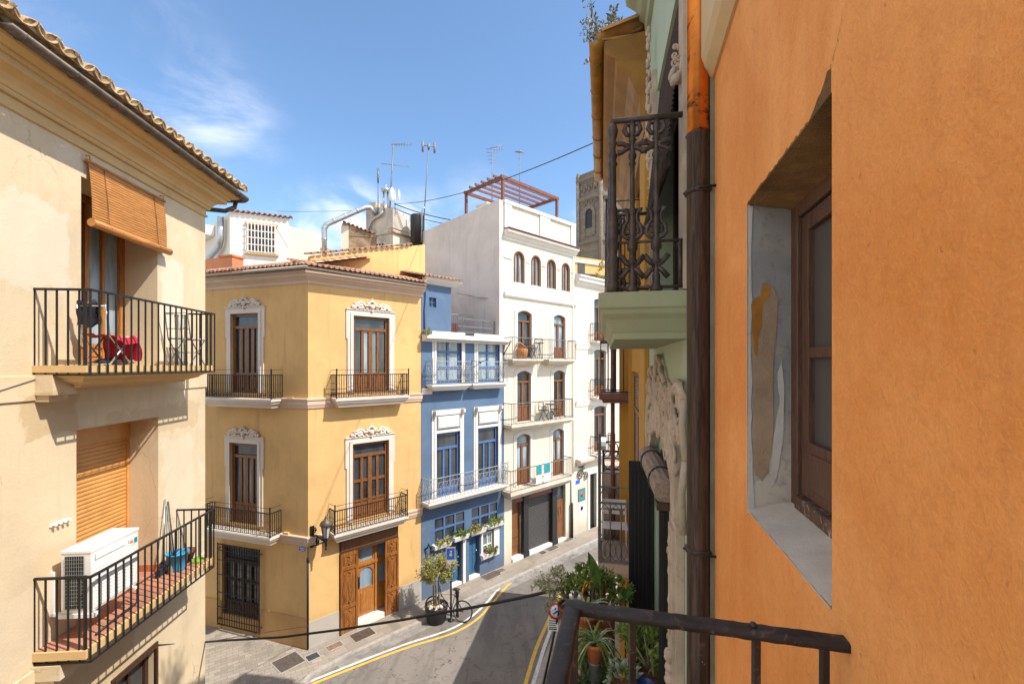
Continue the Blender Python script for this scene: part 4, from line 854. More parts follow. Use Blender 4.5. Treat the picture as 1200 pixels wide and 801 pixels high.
# raised yellow wall behind the eave with a tiled coping
wq = -1.15; qa, qb = Y.u(364, wq), Y.u(498, wq); ha, hb_ = Y.h(366, 300, wq), Y.h(498, 286.5, wq)
m = MB(); m.prism(Y, [(qa, 2.3), (qb, 2.3), (qb, hb_), (qa, ha)], wq - .25, wq); m.build('parapet', M['yellow'], YH)
m = MB(); tile_roof(m, Y.P(qa, wq + .05, ha + .0), Y.P(qb - .5, wq + .05, ha + (hb_ - ha) * (1 - .5 / (qb - qa)) - .0), -Y.n, R(12), .42, .2, .075, 1, .014, .012, 6); m.build('coping', M['tile_r'], YH)
# windows
WW = dict(transom=.17, solid=.24, cols=4, t=.085, bar=.085)
french(YH, Y, yA[0], yA[1], yA[2], yA[3], -.10, M['brown'], 'glass', gm2='glass_curtain', **WW); french(YH, Y, yB[0], yB[1], yB[2], yB[3], -.10, M['brown'], 'glass', **WW, hbars=(.5,))
french(YH, YL, lA[0], lA[1], lA[2], lA[3], -.10, M['brown'], 'glass', **WW); french(YH, YL, lB[0], lB[1], lB[2], lB[3], -.10, M['brown'], 'glass', gm2='glass_curtain', **WW)
for f, o in ((Y, yA), (Y, yB), (YL, lA), (YL, lB)): surround(YH, f, o[0], o[1], o[2], o[3], .175, M['stone_trim'], .055, True)
# balconies
under = [(0, 0), (0, -.06), (.03, -.07), (.045, -.13), (.10, -.19), (.12, -.25)]
for f, x0, x1, h in ((Y, 393.5, 480, -.95), (Y, 391.5, 478.5, -4.79)): balcony(YH, f, f.u(x0, .40), f.u(x1, .40), h, .42, .25, M['stone_trim'], M['iron'], .68, 'ornate', .07, under=under)
for f, x0, h in ((YL, 318.5, -.95), (YL, 317, -4.79)): balcony(YH, f, f.u(x0, .40), f.u(236, .40), h, .42, .25, M['stone_trim'], M['iron'], .68, 'ornate', .07, under=under)
# ground floor grille over a dark window
f_ = french(YH, YL, lG[0], lG[1], lG[2], lG[3], -.10, M['darkwood'], 'glass', transom=.2, solid=.2, cols=4, t=.08, hbars=(.5,))
m = MB(); gu0, gu1, gh0, gh1 = lG[0] - .10, lG[1] + .08, -7.72, lG[3] + .08
frame(m, YL, gu0, gu1, gh0, gh1, .09, .12, .025, hs=[gh0 + (gh1 - gh0) * k for k in (.08, .22, .40, .62, .80, .92)], bt=.02)
for i in range(1, 17): u = gu0 + (gu1 - gu0) * i / 17; m.bar(YL.P(u, .105, gh0), YL.P(u, .105, gh1), .014)
for u in (gu0, gu1):
    for h in [gh0 + (gh1 - gh0) * k / 16 for k in range(17)]: m.ball(YL.P(u, .11, h), .02, seg=6)
for u in (gu0 + .01, gu1 - .01):
    for h in (gh0 + .15, gh1 - .15): m.bar(YL.P(u, 0, h), YL.P(u, .1, h), .02)
m.build('window_grille', M['iron'], YH)
# entrance: panelled header, glazed inner door, two carved leaves folded out
m = MB(); eu0, eu1, eh = yD[0], yD[1], yD[3]; m.box(Y, eu0 + .003, eu1 - .003, -.12, .012, eh - .36, eh - .004); m.box(Y, eu0 + .003, eu1 - .003, -.11, .03, eh - .40, eh - .355); m.box(Y, eu0 + .004, eu0 + .06, -.12, .014, -CH, eh - .4); m.box(Y, eu1 - .06, eu1 - .004, -.12, .014, -CH, eh - .4)
m.build('door_header', M['darkwood'], YH)
M['headerwood'] = wood('faded_header_wood', (.20, .095, .04), (.11, .05, .022), .6)
m = MB(); m.box(Y, eu0 + .05, eu1 - .05, .012, .02, eh - .32, eh - .04); m.build('header_panel', M['headerwood'], YH)
m = MB(); m.box(Y, eu0 + .06, eu1 - .06, -.28, .03, -CH - .1, -CH + .17); m.build('door_step', M['white_trim'], YH)
iu0, iu1 = eu0 + .06, eu1 - .06; ih0, ih1 = -CH + .17, eh - .40; du = (iu1 - iu0) / 3
inner = MB(); wI = -.24
ops = [(iu0 + du * i + .09, iu0 + du * (i + 1) - .09, ih0 + .85, ih1 - .72, .05, .18) for i in range(3)] + [(iu0 + du * i + .08, iu0 + du * (i + 1) - .08, ih1 - .50, ih1 - .10, .05) for i in range(3)]
inner.wall(Y, iu0, iu1, ih0, ih1, ops, wI)
for i in range(3): inner.box(Y, iu0 + du * i + .10, iu0 + du * (i + 1) - .10, wI, wI + .018, ih0 + .12, ih0 + .72); inner.box(Y, iu0 + du * i + .14, iu0 + du * (i + 1) - .14, wI + .018, wI + .03, ih0 + .18, ih0 + .66)
for i in (1, 2): inner.box(Y, iu0 + du * i - .035, iu0 + du * i + .035, wI, wI + .03, ih0, ih1)
inner.box(Y, iu0, iu1, wI, wI + .04, ih1 - .64, ih1 - .55)
dr = inner.build('door', M['orangewood'], YH)
m = MB(); m.box(Y, iu0, iu1, wI - .04, wI - .03, ih0, ih1); m.build('pane', M['glass_blue'], dr)
m = MB(); m.box(Y, iu0 + du - .0, iu0 + du + .06, wI + .03, wI + .05, ih0 + .9, ih0 + 1.25); m.tube([Y.P(iu0 + du + .03, wI + .05, ih0 + 1.0), Y.P(iu0 + du + .03, wI + .1, ih0 + 1.0), Y.P(iu0 + du + .03, wI + .1, ih0 + 1.16), Y.P(iu0 + du + .03, wI + .05, ih0 + 1.16)], .012, 6); m.build('handle', M['iron'], dr)
def carved_leaf(u0, u1, lab):
    m = MB(); t_ = .06; hs = [ih0 - .12, ih0 + .62, ih0 + 1.75, ih1 + .02]; w = .035
    m.box(Y, u0, u1, w - .035, w, hs[0], hs[-1])
    for h in hs: hh = min(max(h, hs[0] + .05), hs[-1] - .05); m.box(Y, u0, u1, w, w + .025, hh - .05, hh + .05)
    for a in (u0, u1 - .06): m.box(Y, a, a + .06, w, w + .0255, hs[0], hs[-1])
    for a, b in zip(hs[:-1], hs[1:]):
        m.box(Y, u0 + .085, u1 - .085, w, w + .014, a + .10, b - .10); m.box(Y, u0 + .12, u1 - .12, w + .014, w + .026, a + .16, b - .16)
        for k in range(3): u = u0 + .13 + (u1 - u0 - .26) * (k + .5) / 3; m.box(Y, u - .012, u + .012, w + .026, w + .032, a + .2, b - .2)
        for h in (a + .13, b - .13): m.ball(Y.P((u0 + u1) / 2, w + .03, h), .045, .02, .03, seg=6)
        m.tube([Y.P((u0 + u1) / 2 + .06 * math.sin(k * .8), w + .028, a + .18 + (b - a - .36) * k / 10) for k in range(11)], .010, 5)
    m.build('door_leaf', M['carved'], YH, lab)
M['carved'] = wood('carved_chestnut_wood', (.36, .14, .03), (.12, .04, .012), .42, .8)
lw = (Y.u(418) - Y.u(399)); carved_leaf(eu0 + .02, Y.u(418.5), None); carved_leaf(Y.u(450.5), eu1 - .012, None)
# black pipe and cable run at the corner
m = MB(); q = Vector((cn.x * .03, cn.y * .03, 0)); c3 = Vector((C0.x, C0.y, 0)); m.tube([c3 + q + Vector((0, 0, .02)), c3 + q + Vector((0, 0, 2.5))], .028, 8); m.tube([c3 + q * 1.3 + Vector((0, 0, 2.45)), c3 + q * 1.3 + Vector((0, 0, 2.55))], .036, 8)
m.tube([c3 + q * .7 + Vector((0, 0, 2.5)), c3 + q * .7 + Vector((0, 0, 3.1))], .010, 6); m.build('drainpipe', M['black'], YH)
for px, f in ((340, YL), (384, Y)):
    u = f.u(px, .05); m = MB(); m.box(f, u - .09, u + .09, .0, .06, STR_U[0] + .004, STR_U[0] + .03); m.build('ledge_brick', M['cream_trim'], YH)
for px, f in ((335, YL),):
    u = f.u(px, .05); m = MB(); m.box(f, u - .09, u + .09, .0, .06, STR_L[0] + .004, STR_L[0] + .06); m.build('ledge_brick', M['cream_trim'], YH)
# street name plate
sg = thing('street_name_plate', 'small dark blue street name plate beside the corner of the yellow house', 'sign', YL.P(YL.u(354), .02, -5.2))
pu0, pu1 = YL.u(358), YL.u(350.5); ph = YL.h(354, 642.5)
m = MB(); m.box(YL, pu0, pu1, .002, .014, ph - .07, ph + .07); m.build('plate', M['stone_trim'], sg); m = MB(); m.box(YL, pu0 + .012, pu1 - .012, .014, .017, ph - .058, ph + .058); pl = m.build('blue_panel', M['sign_blue'], sg)
m = MB()
for r_ in range(2):
    for i in range(6 - r_): u = pu0 + .03 + (pu1 - pu0 - .06) * (i + .5) / 6; m.box(YL, u - .008, u + .008, .0175, .019, ph + .02 - r_ * .045 - .012, ph + .02 - r_ * .045 + .012)
m.build('lettering', M['sign_white'], pl)
# wall lantern
lp = thing('street_lamp', 'black iron bracket lantern on the corner of the yellow house', 'street lamp', Y.P(.12, 0, -5.2))
lu, lw_ = Y.u(382, .45), .45; lh = Y.h(382, 612, .45); LC = Y.P(lu, lw_, lh)
wp = Y.P(.10, 0, lh - .55)
m = MB(); m.box(Y, .05, .16, .0, .03, lh - .75, lh - .15)
pl_ = lambda a, b: wp.lerp(Vector((LC.x, LC.y, wp.z)), a) + Vector((0, 0, b))
m.tube([pl_(0, .1), pl_(.3, .16), pl_(.7, .06), pl_(.98, .02)], .022, 8); m.tube([pl_(0, -.15), pl_(.35, -.12), pl_(.7, -.02), pl_(.9, .0)], .016, 6)
scroll(m, pl_, .42, -.02, .13, 1.4, math.pi / 2, 1, .018); scroll(m, pl_, .22, .28, .10, 1.3, 0, 1, .016); scroll(m, pl_, .70, .12, .08, 1.3, 0, -1, .014)
m.tube([pl_(1, -.10), pl_(1, .10)], .03, 8); m.lathe(pl_(1, -.22), [(.005, 0), (.03, .03), (.015, .07), (.03, .12)], 8); m.build('bracket', M['iron'], lp)
cb = LC - Vector((0, 0, .30))
m = MB(); m.lathe(cb - Vector((0, 0, .22)), [(.03, 0), (.04, .05), (.08, .08), (.09, .11)], 8)
for k in range(6): a = math.pi * k / 3; d = Vector((math.cos(a), math.sin(a), 0)); m.bar(cb + d * .08 + Vector((0, 0, -.12)), cb + d * .135 + Vector((0, 0, .22)), .014)
m.build('lantern_frame', M['iron'], lp)
m = MB(); m.lathe(cb + Vector((0, 0, -.11)), [(.075, 0), (.125, .32)], 6, False); M['lampglass'] = glass('frosted_lamp_glass', (.35, .34, .31), .2); m.build('lantern_glass', M['lampglass'], lp)
m = MB(); m.lathe(cb + Vector((0, 0, .21)), [(.14, 0), (.165, .02), (.165, .05), (.14, .11), (.07, .17), (.04, .19), (.04, .22), (.016, .25), (.004, .28)], 16); m.build('lantern_cap', M['darkgutter'], lp)

# ================================================================ BLUE HOUSE
UB = Y.u(590.5); BH = thing('blue_house', 'narrow blue house with white window frames and a small roof terrace', 'house', Y.P((UY + UB) / 2, 0, -CH))
bt_h = Y.h(545, 402)                                         # underside of the white roof ledge
zb = lambda x, y: (470 + x / 4.007, 300 + y / 4.007); zc = lambda x, y: (470 + x / 4.007, 470 + y / 4.007)
def op(f, a, b, dp, rise=0):
    """opening from two picture corners (top-left, bottom-right)"""
    return (f.u(a[0]), f.u(b[0]), f.h(*b), f.h(*a), dp, rise)
B1 = op(Y, zb(163, 437), zb(282, 668), .13); B2 = op(Y, zb(358, 440), zb(460, 655), .13)
B3 = op(Y, zc(163, 122), zc(274, 400), .13); B4 = op(Y, zc(357, 95), zc(453, 372), .13)
B1 = (*B1[:2], -.62, 1.02, *B1[4:]); B2 = (*B2[:2], -.62, 1.02, *B2[4:]); B3 = (*B3[:2], -4.55, -2.35, *B3[4:]); B4 = (*B4[:2], -4.55, -2.35, *B4[4:])
B5 = op(Y, zc(150, 515), zc(302, 612), .06); B6 = op(Y, zc(325, 470), zc(456, 552), .06); B5 = (*B5[:2], -6.12, -5.24, .06); B6 = (*B6[:2], -6.12, -5.24, .06)
D1 = (Y.u(527), Y.u(541), -7.9, -6.35, .22); D2 = (Y.u(549.5), Y.u(562), -7.9, -6.35, .22); S1 = (Y.u(565.5), Y.u(578), -7.35, -6.35, .12)
m = MB(); m.wall(Y, UY, UB, -CH - .1, bt_h, [B1, B2, B3, B4, B5, B6, D1, D2, S1], .012)
for o in (B1, B2, B3, B4, B5, B6, D1, D2, S1): m.box(Y, o[0] - .02, o[1] + .02, -o[4] - .4, -o[4] - .035, o[2] - .02, o[3] + .02)
m.slab([Y.xy(UY + .003, .012), Y.xy(UB, .012), Y.xy(UB, -4.5), Y.xy(UY + .003, -4.5)], -.1, bt_h + CH + .02, skip=(0, 1))
# stair tower over the left corner
tu0, tu1 = UY + .003, Y.u(528.5); th_ = Y.h(512, 334)
to = (Y.u(502.5), Y.u(511), Y.h(506, 360), Y.h(506, 348.5), .12)
m.wall(Y, tu0, tu1, bt_h, th_, [to], .012); m.box(Y, to[0] - .02, to[1] + .02, -.3, -.11, to[2] - .02, to[3] + .02)
m.slab([Y.xy(tu0, .012), Y.xy(tu1, .012), Y.xy(tu1, -2.6), Y.xy(tu0, -2.6)], bt_h + CH, th_ + CH, skip=(0,))
m.build('wall', M['blue'], BH)
sash(BH, Y, to[0], to[1], to[2], to[3], -.08, M['tealdoor'], 'glass', 2, 2, .03, .03)
m = MB(); m.sweep([Y.xy(tu0 + .05, 0), Y.xy(tu1 + .10, 0), Y.xy(tu1 + .10, -2.6)], [(-.02, th_ - .02), (.06, th_ - .01), (.22, th_ + .12), (.24, th_ + .17), (-.02, th_ + .2)]); m.build('cornice', M['white_trim'], BH)
m = MB(); tile_roof(m, Y.P(tu0 - .05, .30, th_ + .18), Y.P(tu1 + .28, .30, th_ + .18), -Y.n, R(13), 2.0, .155, .066, 5, .014, .012, 6, fill=1); m.build('roof', [M['tile_r'], M['mortar']], BH)
m = MB(); m.box(Y, tu0, tu1 + .1, -2.5, .1, th_ + .19, th_ + .21); m.build('roof_bed', M['terracotta'], BH)
m = MB(); m.tube([Y.P(UY + .10, .06, th_ + .1), Y.P(UY + .16, .04, th_ - .15), Y.P(UY + .16, .04, th_ - .5), Y.P(UY + .12, .04, th_ - .9), Y.P(UY + .12, .04, bt_h + .2)], .03, 8); m.build('drainpipe', M['bluewood'], BH)
# white ledge
m = MB(); m.sweep([Y.xy(UY + .02), Y.xy(UB + .10)], [(-.3, bt_h), (.10, bt_h + .002), (.14, bt_h + .05), (.30, bt_h + .08), (.34, bt_h + .10), (.34, bt_h + .16), (.30, bt_h + .19), (-.3, bt_h + .30)]); m.build('roof_ledge', M['white_trim'], BH)
m = MB(); m.bar(Y.P(UB - .06, .01, bt_h - .42), Y.P(UB + .05, .30, bt_h + .06), .03); m.build('bracket', M['black'], BH)
# terrace: rails, terracotta back wall
m = MB(); m.prism(Y, [(tu1 + .02, bt_h), (UB - .02, bt_h), (UB - .02, bt_h + 1.0), (tu1 + .8, bt_h + 1.05), (tu1 + .02, bt_h + 1.45)], -2.9, -2.7); m.build('terrace_wall', M['clay_red'], BH)
m = MB(); a = (tu1 + .05, -1.6); b = (UB - .04, -1.6); railing_bars(m, Y, [a, b], bt_h + .3, bt_h + 1.25, .11, .010, .02); m.build('terrace_rail', M['paleiron'], BH)
m = MB(); 
for k in (.25, .55, .95): m.bar(Y.P(Y.u(541), -.25, bt_h + .25 + k * .7), Y.P(UB - .25, -.25, bt_h + .25 + k * .7), .035)
for px in (541.5, 545, 566, 579): m.bar(Y.P(Y.u(px, -.25), -.25, bt_h + .25), Y.P(Y.u(px, -.25), -.25, bt_h + .92), .045)
m.build('terrace_rail', M['greyiron'], BH)
# surrounds, windows
for o in (B1, B2): surround(BH, Y, o[0], o[1], o[2], o[3], .16, M['white_trim'], .05, ears=False)
for o in (B3, B4):
    s_ = surround(BH, Y, o[0], o[1], o[2], o[3] + .62, .18, M['white_trim'], .055, ears=False)
    m = MB(); m.box(Y, o[0], o[1], .014, .05, o[3] + .002, o[3] + .10); m.box(Y, o[0] + .08, o[1] - .08, .014, .09, o[3] + .2, o[3] + .54); m.box(Y, o[0] + .05, o[1] - .05, .013, .07, o[3] + .16, o[3] + .58)
    for u in (o[0] - .12, o[1] + .05): m.box(Y, u, u + .08, .05, .20, o[3] + .68, o[3] + .80); m.box(Y, u + .01, u + .07, .05, .12, o[3] + .55, o[3] + .68)
    m.build('blind_box', M['white_trim'], BH)
sash(BH, Y, B1[0], B1[1], B1[2], B1[3], -.09, M['bluewood'], 'glass_curtain', 2, 3, .09, .08); sash(BH, Y, B2[0], B2[1], B2[2], B2[3], -.09, M['bluewood'], 'glass_curtain', 2, 3, .09, .08)
french(BH, Y, B3[0], B3[1], B3[2], B3[3], -.09, M['bluewood'], 'glass', transom=.25, solid=.1, cols=3, t=.08, bar=.08); french(BH, Y, B4[0], B4[1], B4[2], B4[3], -.09, M['bluewood'], 'glass', transom=.25, solid=.1, cols=3, t=.08, bar=.08)
sash(BH, Y, B5[0], B5[1], B5[2], B5[3], -.03, M['bluewood'], 'glass', 3, 2, .06, .07); sash(BH, Y, B6[0], B6[1], B6[2], B6[3], -.03, M['bluewood'], 'glass', 3, 2, .06, .07)
m = MB(); m.sweep([Y.xy(UY + .01), Y.xy(B1[0] - .17)], sp((-.78, -.98))); m.build('string_course', M['white_trim'], BH)
m = MB(); m.sweep([Y.xy(UY + .01), Y.xy(Y.u(502))], sp((-4.60, -4.78))); m.build('string_course', M['white_trim'], BH)
un2 = [(0, 0), (0, -.05), (.04, -.06), (.06, -.13), (.11, -.16), (.12, -.2)]
def pattern_rail(mb, f, path, h0, h1, step=.16):
    railing_bars(mb, f, path, h0, h1, step, .010, .022, (.16, .80))
    for (a, b), (c, d) in zip(path[:-1], path[1:]):
        l = math.hypot(c - a, d - b); n = max(2, round(l / step))
        for i in range(n):
            A = (a + (c - a) * i / n, b + (d - b) * i / n); B = (a + (c - a) * (i + 1) / n, b + (d - b) * (i + 1) / n); mid = ((A[0] + B[0]) / 2, (A[1] + B[1]) / 2); H = h1 - h0
            mb.tube([f.P(*A, h0 + H * .48), f.P(*mid, h0 + H * .78), f.P(*B, h0 + H * .48), f.P(*mid, h0 + H * .18)], .006, 4, closed=True); mb.tube([f.P(*mid, h0 + H * .5) + Vector((0, 0, .05 * math.cos(k * math.pi / 3))) + (f.P(*B, 0) - f.P(*A, 0)) * (.28 * math.sin(k * math.pi / 3)) for k in range(6)], .006, 4, closed=True)
for x0, x1, h in ((506.5, 552.5, -.66), (554.5, 595.5, -.66), (502.5, 596.5, -4.58)):
    pj = .40 if h > -2 else .46; a, b = Y.u(x0, pj), Y.u(x1, pj); s_ = balcony(BH, Y, a, b, h, pj, .2, M['white_trim'], M['paleiron'], under=un2, style='none')
    r = MB(); pth = [(a + .03, .01), (a + .03, pj - .03), (b - .03, pj - .03), (b - .03, .01)]; pattern_rail(r, Y, pth, h + .05, h + .80)
    for u, w in pth[1:3]: r.bar(Y.P(u, w, h), Y.P(u, w, h + .84), .03)
    r.build('railing', M['paleiron'], s_)
# ground floor: doors, white posts, small window
for o, lb in ((D1, None), (D2, None)):
    m = MB(); m.box(Y, o[0], o[1], -.20, -.16, o[2] + .1, o[3]); c = (o[0] + o[1]) / 2
    for a, b in ((o[0] + .06, c - .03), (c + .03, o[1] - .06)):
        for h0_, h1_ in ((o[2] + .2, o[2] + .75), (o[2] + .85, o[3] - .1)): m.box(Y, a, b, -.16, -.145, h0_, h1_)
    d_ = m.build('door', M['tealdoor'], BH); m = MB(); m.ball(Y.P(o[1] - .06, -.13, o[2] + .95), .03, seg=8); m.build('handle', M['steel'], d_)
    m = MB(); m.box(Y, o[0], o[1], -.2, .015, -CH - .1, -CH + .09); m.build('door_step', M['white_trim'], BH)
m = MB()
for px0, px1 in ((542, 545), (563.2, 565.3), (578.2, 584.5)): m.box(Y, Y.u(px0), Y.u(px1), .013, .04, -CH if px0 < 560 else -7.35, -6.3)
m.build('white_post', M['white_trim'], BH)
sash(BH, Y, S1[0], S1[1], S1[2], S1[3], -.08, M['white_trim'], 'glass_curtain', 2, 2, .06, .04)
m = MB(); u = Y.u(501.5, .12); h = Y.h(501.5, 640, .12)
m.tube([Y.P(u, 0, h - .1), Y.P(u, .1, h - .05), Y.P(u, .14, h + .1), Y.P(u + .1, .18, h - .12)], .03, 6); m.ball(Y.P(u + .1, .18, h - .15), .06, seg=8); m.build('wall_lamp', M['black'], None, 'small black wall lamp on the blue house above the potted tree', 'wall lamp')
m = MB(); bu, bh2 = Y.u(553, 0), Y.h(553, 424)
m.tube([Y.P(bu, 0, bh2 + .05), Y.P(bu, .5, bh2), Y.P(bu + .15, .75, bh2 + .1)], .014, 6); m.tube([Y.P(bu, 0, bh2 - .25), Y.P(bu, .5, bh2)], .012, 6); m.ball(Y.P(bu, .5, bh2 - .03), .03, seg=6); m.build('flag_bracket', M['black'], None, 'black iron bracket sticking out between the two upper windows of the blue house', 'bracket')
# flower boxes
for i, (x0, x1, yy, fm, lb) in enumerate(((507.5, 528, 637, 'flower_y', 'yellow flowered white window box lowest on the left of the blue house'), (531, 548.5, 628, 'leaf', 'green leafed white window box second from the left over the blue doors'), (551, 568.5, 621, 'leaf_olive', 'olive leafed white window box in the middle of the blue front'), (570, 590, 613, 'flower_y', 'bright yellow blooming white window box highest on the right of the blue house'), (564, 583, 648, 'flower_p', 'pink flowering box under the small white framed window of the blue house'))):
    u0, u1 = Y.u(x0, .1), Y.u(x1, .1); h = Y.h((x0 + x1) / 2, yy, .1); t_ = thing('flower_box', lb, 'flower box', Y.P((u0 + u1) / 2, .1, h - .12), 'flower boxes on the blue house')
    m = MB(); m.loft(Y, [(u0 + .03, u1 - .03, .17, h - .12), (u0, u1, .21, h + .04), (u0 + .01, u1 - .01, .20, h + .045)]); m.build('box', M['plastic_w'], t_)
    m = MB(); k = Y.P((u0 + u1) / 2, .12, h + .10)
    for _ in range(8): q = Y.P(random.uniform(u0 + .05, u1 - .05), random.uniform(.05, .2), h + random.uniform(.04, .16)); foliage(m, q, .10, .10, .10, 60, .075, .04, 4)
    m.build('leaves', M['leaf_olive' if i in (2, 0) else 'leaf'], t_)
    m = MB()
    for _ in range(3): q = Y.P(random.uniform(u0 + .1, u1 - .1), random.uniform(.12, .24), h + random.uniform(.06, .14)); foliage(m, q, .07, .07, .07, 50, .05, .045, 3)
    m.build('blossom', M[fm], t_)
# weeds on the ledge
m = MB(); foliage(m, Y.P(UY + .06, .2, bt_h + .30), .16, .14, .16, 240, .07, .03, 7); m.build('weed', M['leaf_olive'], None, 'tuft of weeds growing on the white ledge between the yellow and the blue house', 'plant')

# ================================================================ WHITE HOUSE
UW = Y.u(673.5); WH = thing('white_house', 'tall white house with arched brown windows, iron balconies and a roof parapet', 'house', Y.P((UB + UW) / 2, 0, -CH))
zw = lambda x, y: (570 + x / 4.712, 350 + y / 4.712); zg = lambda x, y: (580 + x / 4.453, 480 + y / 4.453); zt = lambda x, y: (480 + x / 3.8125, 170 + y / 3.8125)
top = 6.50
AW = []
for x0, x1, y0, y1 in ((603, 613.6, 292.5, 326), (623.4, 632.8, 297, 330), (641.8, 650.6, 301.5, 332.5), (659, 667, 305.5, 335.5)):
    a, b = Y.u(x0), Y.u(x1); AW.append((a, b, 3.38, 4.62, .13, (b - a) / 2 - .001))
W1 = [(Y.u(606), Y.u(622.5), .30, 2.26, .16, .13), (Y.u(648.2), Y.u(662), .30, 2.26, .16, .13)]
W2 = [(Y.u(605.4), Y.u(621.6), -2.30, -.22, .16, .13), (Y.u(648), Y.u(661.4), -2.30, -.22, .16, .13)]
W3 = [(Y.u(604.7), Y.u(621), -4.90, -2.82, .16, .13), (Y.u(647), Y.u(660.2), -4.90, -2.82, .16, .13)]
SH = (Y.u(599.8), Y.u(662.8), -7.9, -5.26, .30)
m = MB(); m.wall(Y, UB, UW, -CH - .1, top, AW + W1 + W2 + W3 + [SH])
for o in AW + W1 + W2 + W3 + [SH]: m.box(Y, o[0] - .02, o[1] + .02, -o[4] - .4, -o[4] - .035, o[2] - .02, o[3] + .02)
m.add([Y.P(UB, 0, 5.85), Y.P(UW, 0, 5.85), Y.P(UW, -10, 5.85), Y.P(UB, -10, 5.85), Y.P(UW, 0, -CH), Y.P(UW, -10, -CH), Y.P(UB, -10, -CH), Y.P(UW, 0, 6.5), Y.P(UW, -10, 6.3), Y.P(UB, -10, 6.3)], [(0, 1, 2, 3), (4, 5, 8, 7), (5, 6, 9, 8)])
m.box(Y, UB, UW, -.25, -.002, 5.85, top - .001)
m.build('wall', M['white'], WH)
m = MB(); m.prism(Fr(Y.xy(UB), (-Y.n.x, -Y.n.y)), [(0.002, -CH - .1), (10, -CH - .1), (10, 6.28), (6.8, 6.36), (0.002, top)], .001, -.24); m.build('party_wall', M['party'], WH)
m = MB(); wp_ = [Y.xy(UB + .0), Y.xy(UW + .05)]
m.sweep(wp_, [(-.02, 5.00), (.03, 5.00), (.04, 5.10), (.10, 5.13), (.15, 5.22), (.24, 5.27), (.26, 5.36), (-.02, 5.38)]); m.build('cornice', M['white_trim'], WH); m = MB(); m.sweep(wp_, [(-.02, 2.70), (.05, 2.72), (.09, 2.78), (.10, 2.90), (-.02, 2.92)]); m.build('string_course', M['white_trim'], WH)
m = MB(); m.sweep(wp_, [(-.02, 5.385), (.30, 5.385), (.30, 5.425), (-.02, 5.43)]); m.build('drip_tile', M['brownmetal'], WH)
m = MB(); du_ = (UW - UB)
for a, b in ((.0, .085), (.46, .60), (.93, 1.0)): m.box(Y, UB + du_ * a, UB + du_ * b, .002, .06, 5.44, top - .10)
m.box(Y, UB - .02, UW, -.27, .08, top - .09, top + .05); m.box(Y, UB + .002, UW, .002, .05, 5.44, 5.54)
for a, b in ((.0, AW[0][0] - .14), (AW[0][1] + .14, AW[1][0] - .14), (AW[1][1] + .14, AW[2][0] - .14), (AW[2][1] + .14, AW[3][0] - .14), (AW[3][1] + .14, UW)): m.box(Y, a or UB + .002, b, .002, .03, 4.26, 4.36)
m.build('parapet_trim', M['white_trim'], WH)
for o in AW:
    surround(WH, Y, o[0] + .003, o[1] - .003, o[2], o[3] - .003, .05, M['brown'], .03, rise=o[5] - .003)
    french(WH, Y, o[0], o[1], o[2], o[3], -.08, M['brown'], 'glass_curtain', rise=o[5], transom=0, solid=.0, cols=2, t=.05)
for o in W1 + W2 + W3:
    surround(WH, Y, o[0], o[1], o[2], o[3], .15, M['white_trim'], .04, rise=o[5])
wk = dict(rise=.13, transom=.22, t=.07, cols=2, bar=.07)
french(WH, Y, *W1[0][:4], -.11, M['brown'], 'glass', solid=.25, **wk); french(WH, Y, *W1[1][:4], -.11, M['brown'], 'glass_curtain', solid=.25, **wk)
french(WH, Y, *W2[0][:4], -.11, M['brown'], 'glass_dust', solid=.3, **wk); french(WH, Y, *W2[1][:4], -.11, M['brown'], 'glass', solid=.3, **wk)
french(WH, Y, *W3[0][:4], -.11, M['brown'], 'glass_curtain', solid=.32, **wk); french(WH, Y, *W3[1][:4], -.11, M['brown'], 'glass_curtain', solid=.32, **wk)
unw = [(0, 0), (0, -.07), (.05, -.08), (.10, -.16), (.30, -.26)]
for x0, x1, h, pj, un_ in ((600.8, 637, .26, .48, unw), (643.5, 675.8, .26, .48, unw), (599.7, 672.3, -2.33, .50, [(0, 0), (0, -.09), (.05, -.11), (.12, -.22)]), (598.6, 671.6, -4.93, .52, [(0, 0), (0, -.13), (.04, -.15), (.14, -.30)])):
    a, b = Y.u(x0, pj), Y.u(x1, pj); balcony(WH, Y, a, b, h, pj, .2, M['sillw'], M['greyiron'], .84, 'bars', .085, under=un_, t=.009)
# shop front
s0, s1, sh0, sh1 = SH[0], SH[1], SH[2], SH[3]; wd_ = s1 - s0
x = lambda px: Y.u(px)
m = MB(); m.box(Y, s0 + .003, x(646.7), -.10, .01, sh1 - .30, sh1 - .004); m.box(Y, x(646.7), s1 - .003, -.10, .01, sh1 - .12, sh1 - .004); m.build('shop_header', M['brownmetal'], WH)
for a, b in ((613, 618.4), (646.7, 652)):
    m = MB(); m.box(Y, x(a), x(b), -.1, .05, -CH, sh1 - .05); m.box(Y, x(a) - .03, x(b) + .03, -.1, .08, -CH, -CH + .22); m.box(Y, x(a) - .03, x(b) + .03, -.1, .08, sh1 - .18, sh1 - .02); m.build('shop_pilaster', M['dark'], WH)
m = MB(); slats(m, Y, x(618.4), x(646.7), -CH + .12, sh1 - .30, -.12, .075, .02); m.build('roller_shutter', M['dkshut'] if 'dkshut' in M else M['castiron'], WH)
m = MB(); m.box(Y, s0 + .003, x(613), -.27, -.2, -CH + .1, sh1 - .3)
for k in (.2, .55): m.box(Y, s0 + .1, x(613) - .08, -.2, -.18, -CH + .3 + k, -CH + .3 + k + .3)
m.build('door', M['brown'], WH)
m = MB(); m.box(Y, x(652), s1 - .003, -.20, -.12, -CH + .1, -CH + 1.85)
for h0_, h1_ in ((.25, .8), (.95, 1.7)): m.box(Y, x(652) + .08, s1 - .09, -.12, -.095, -CH + h0_, -CH + h1_)
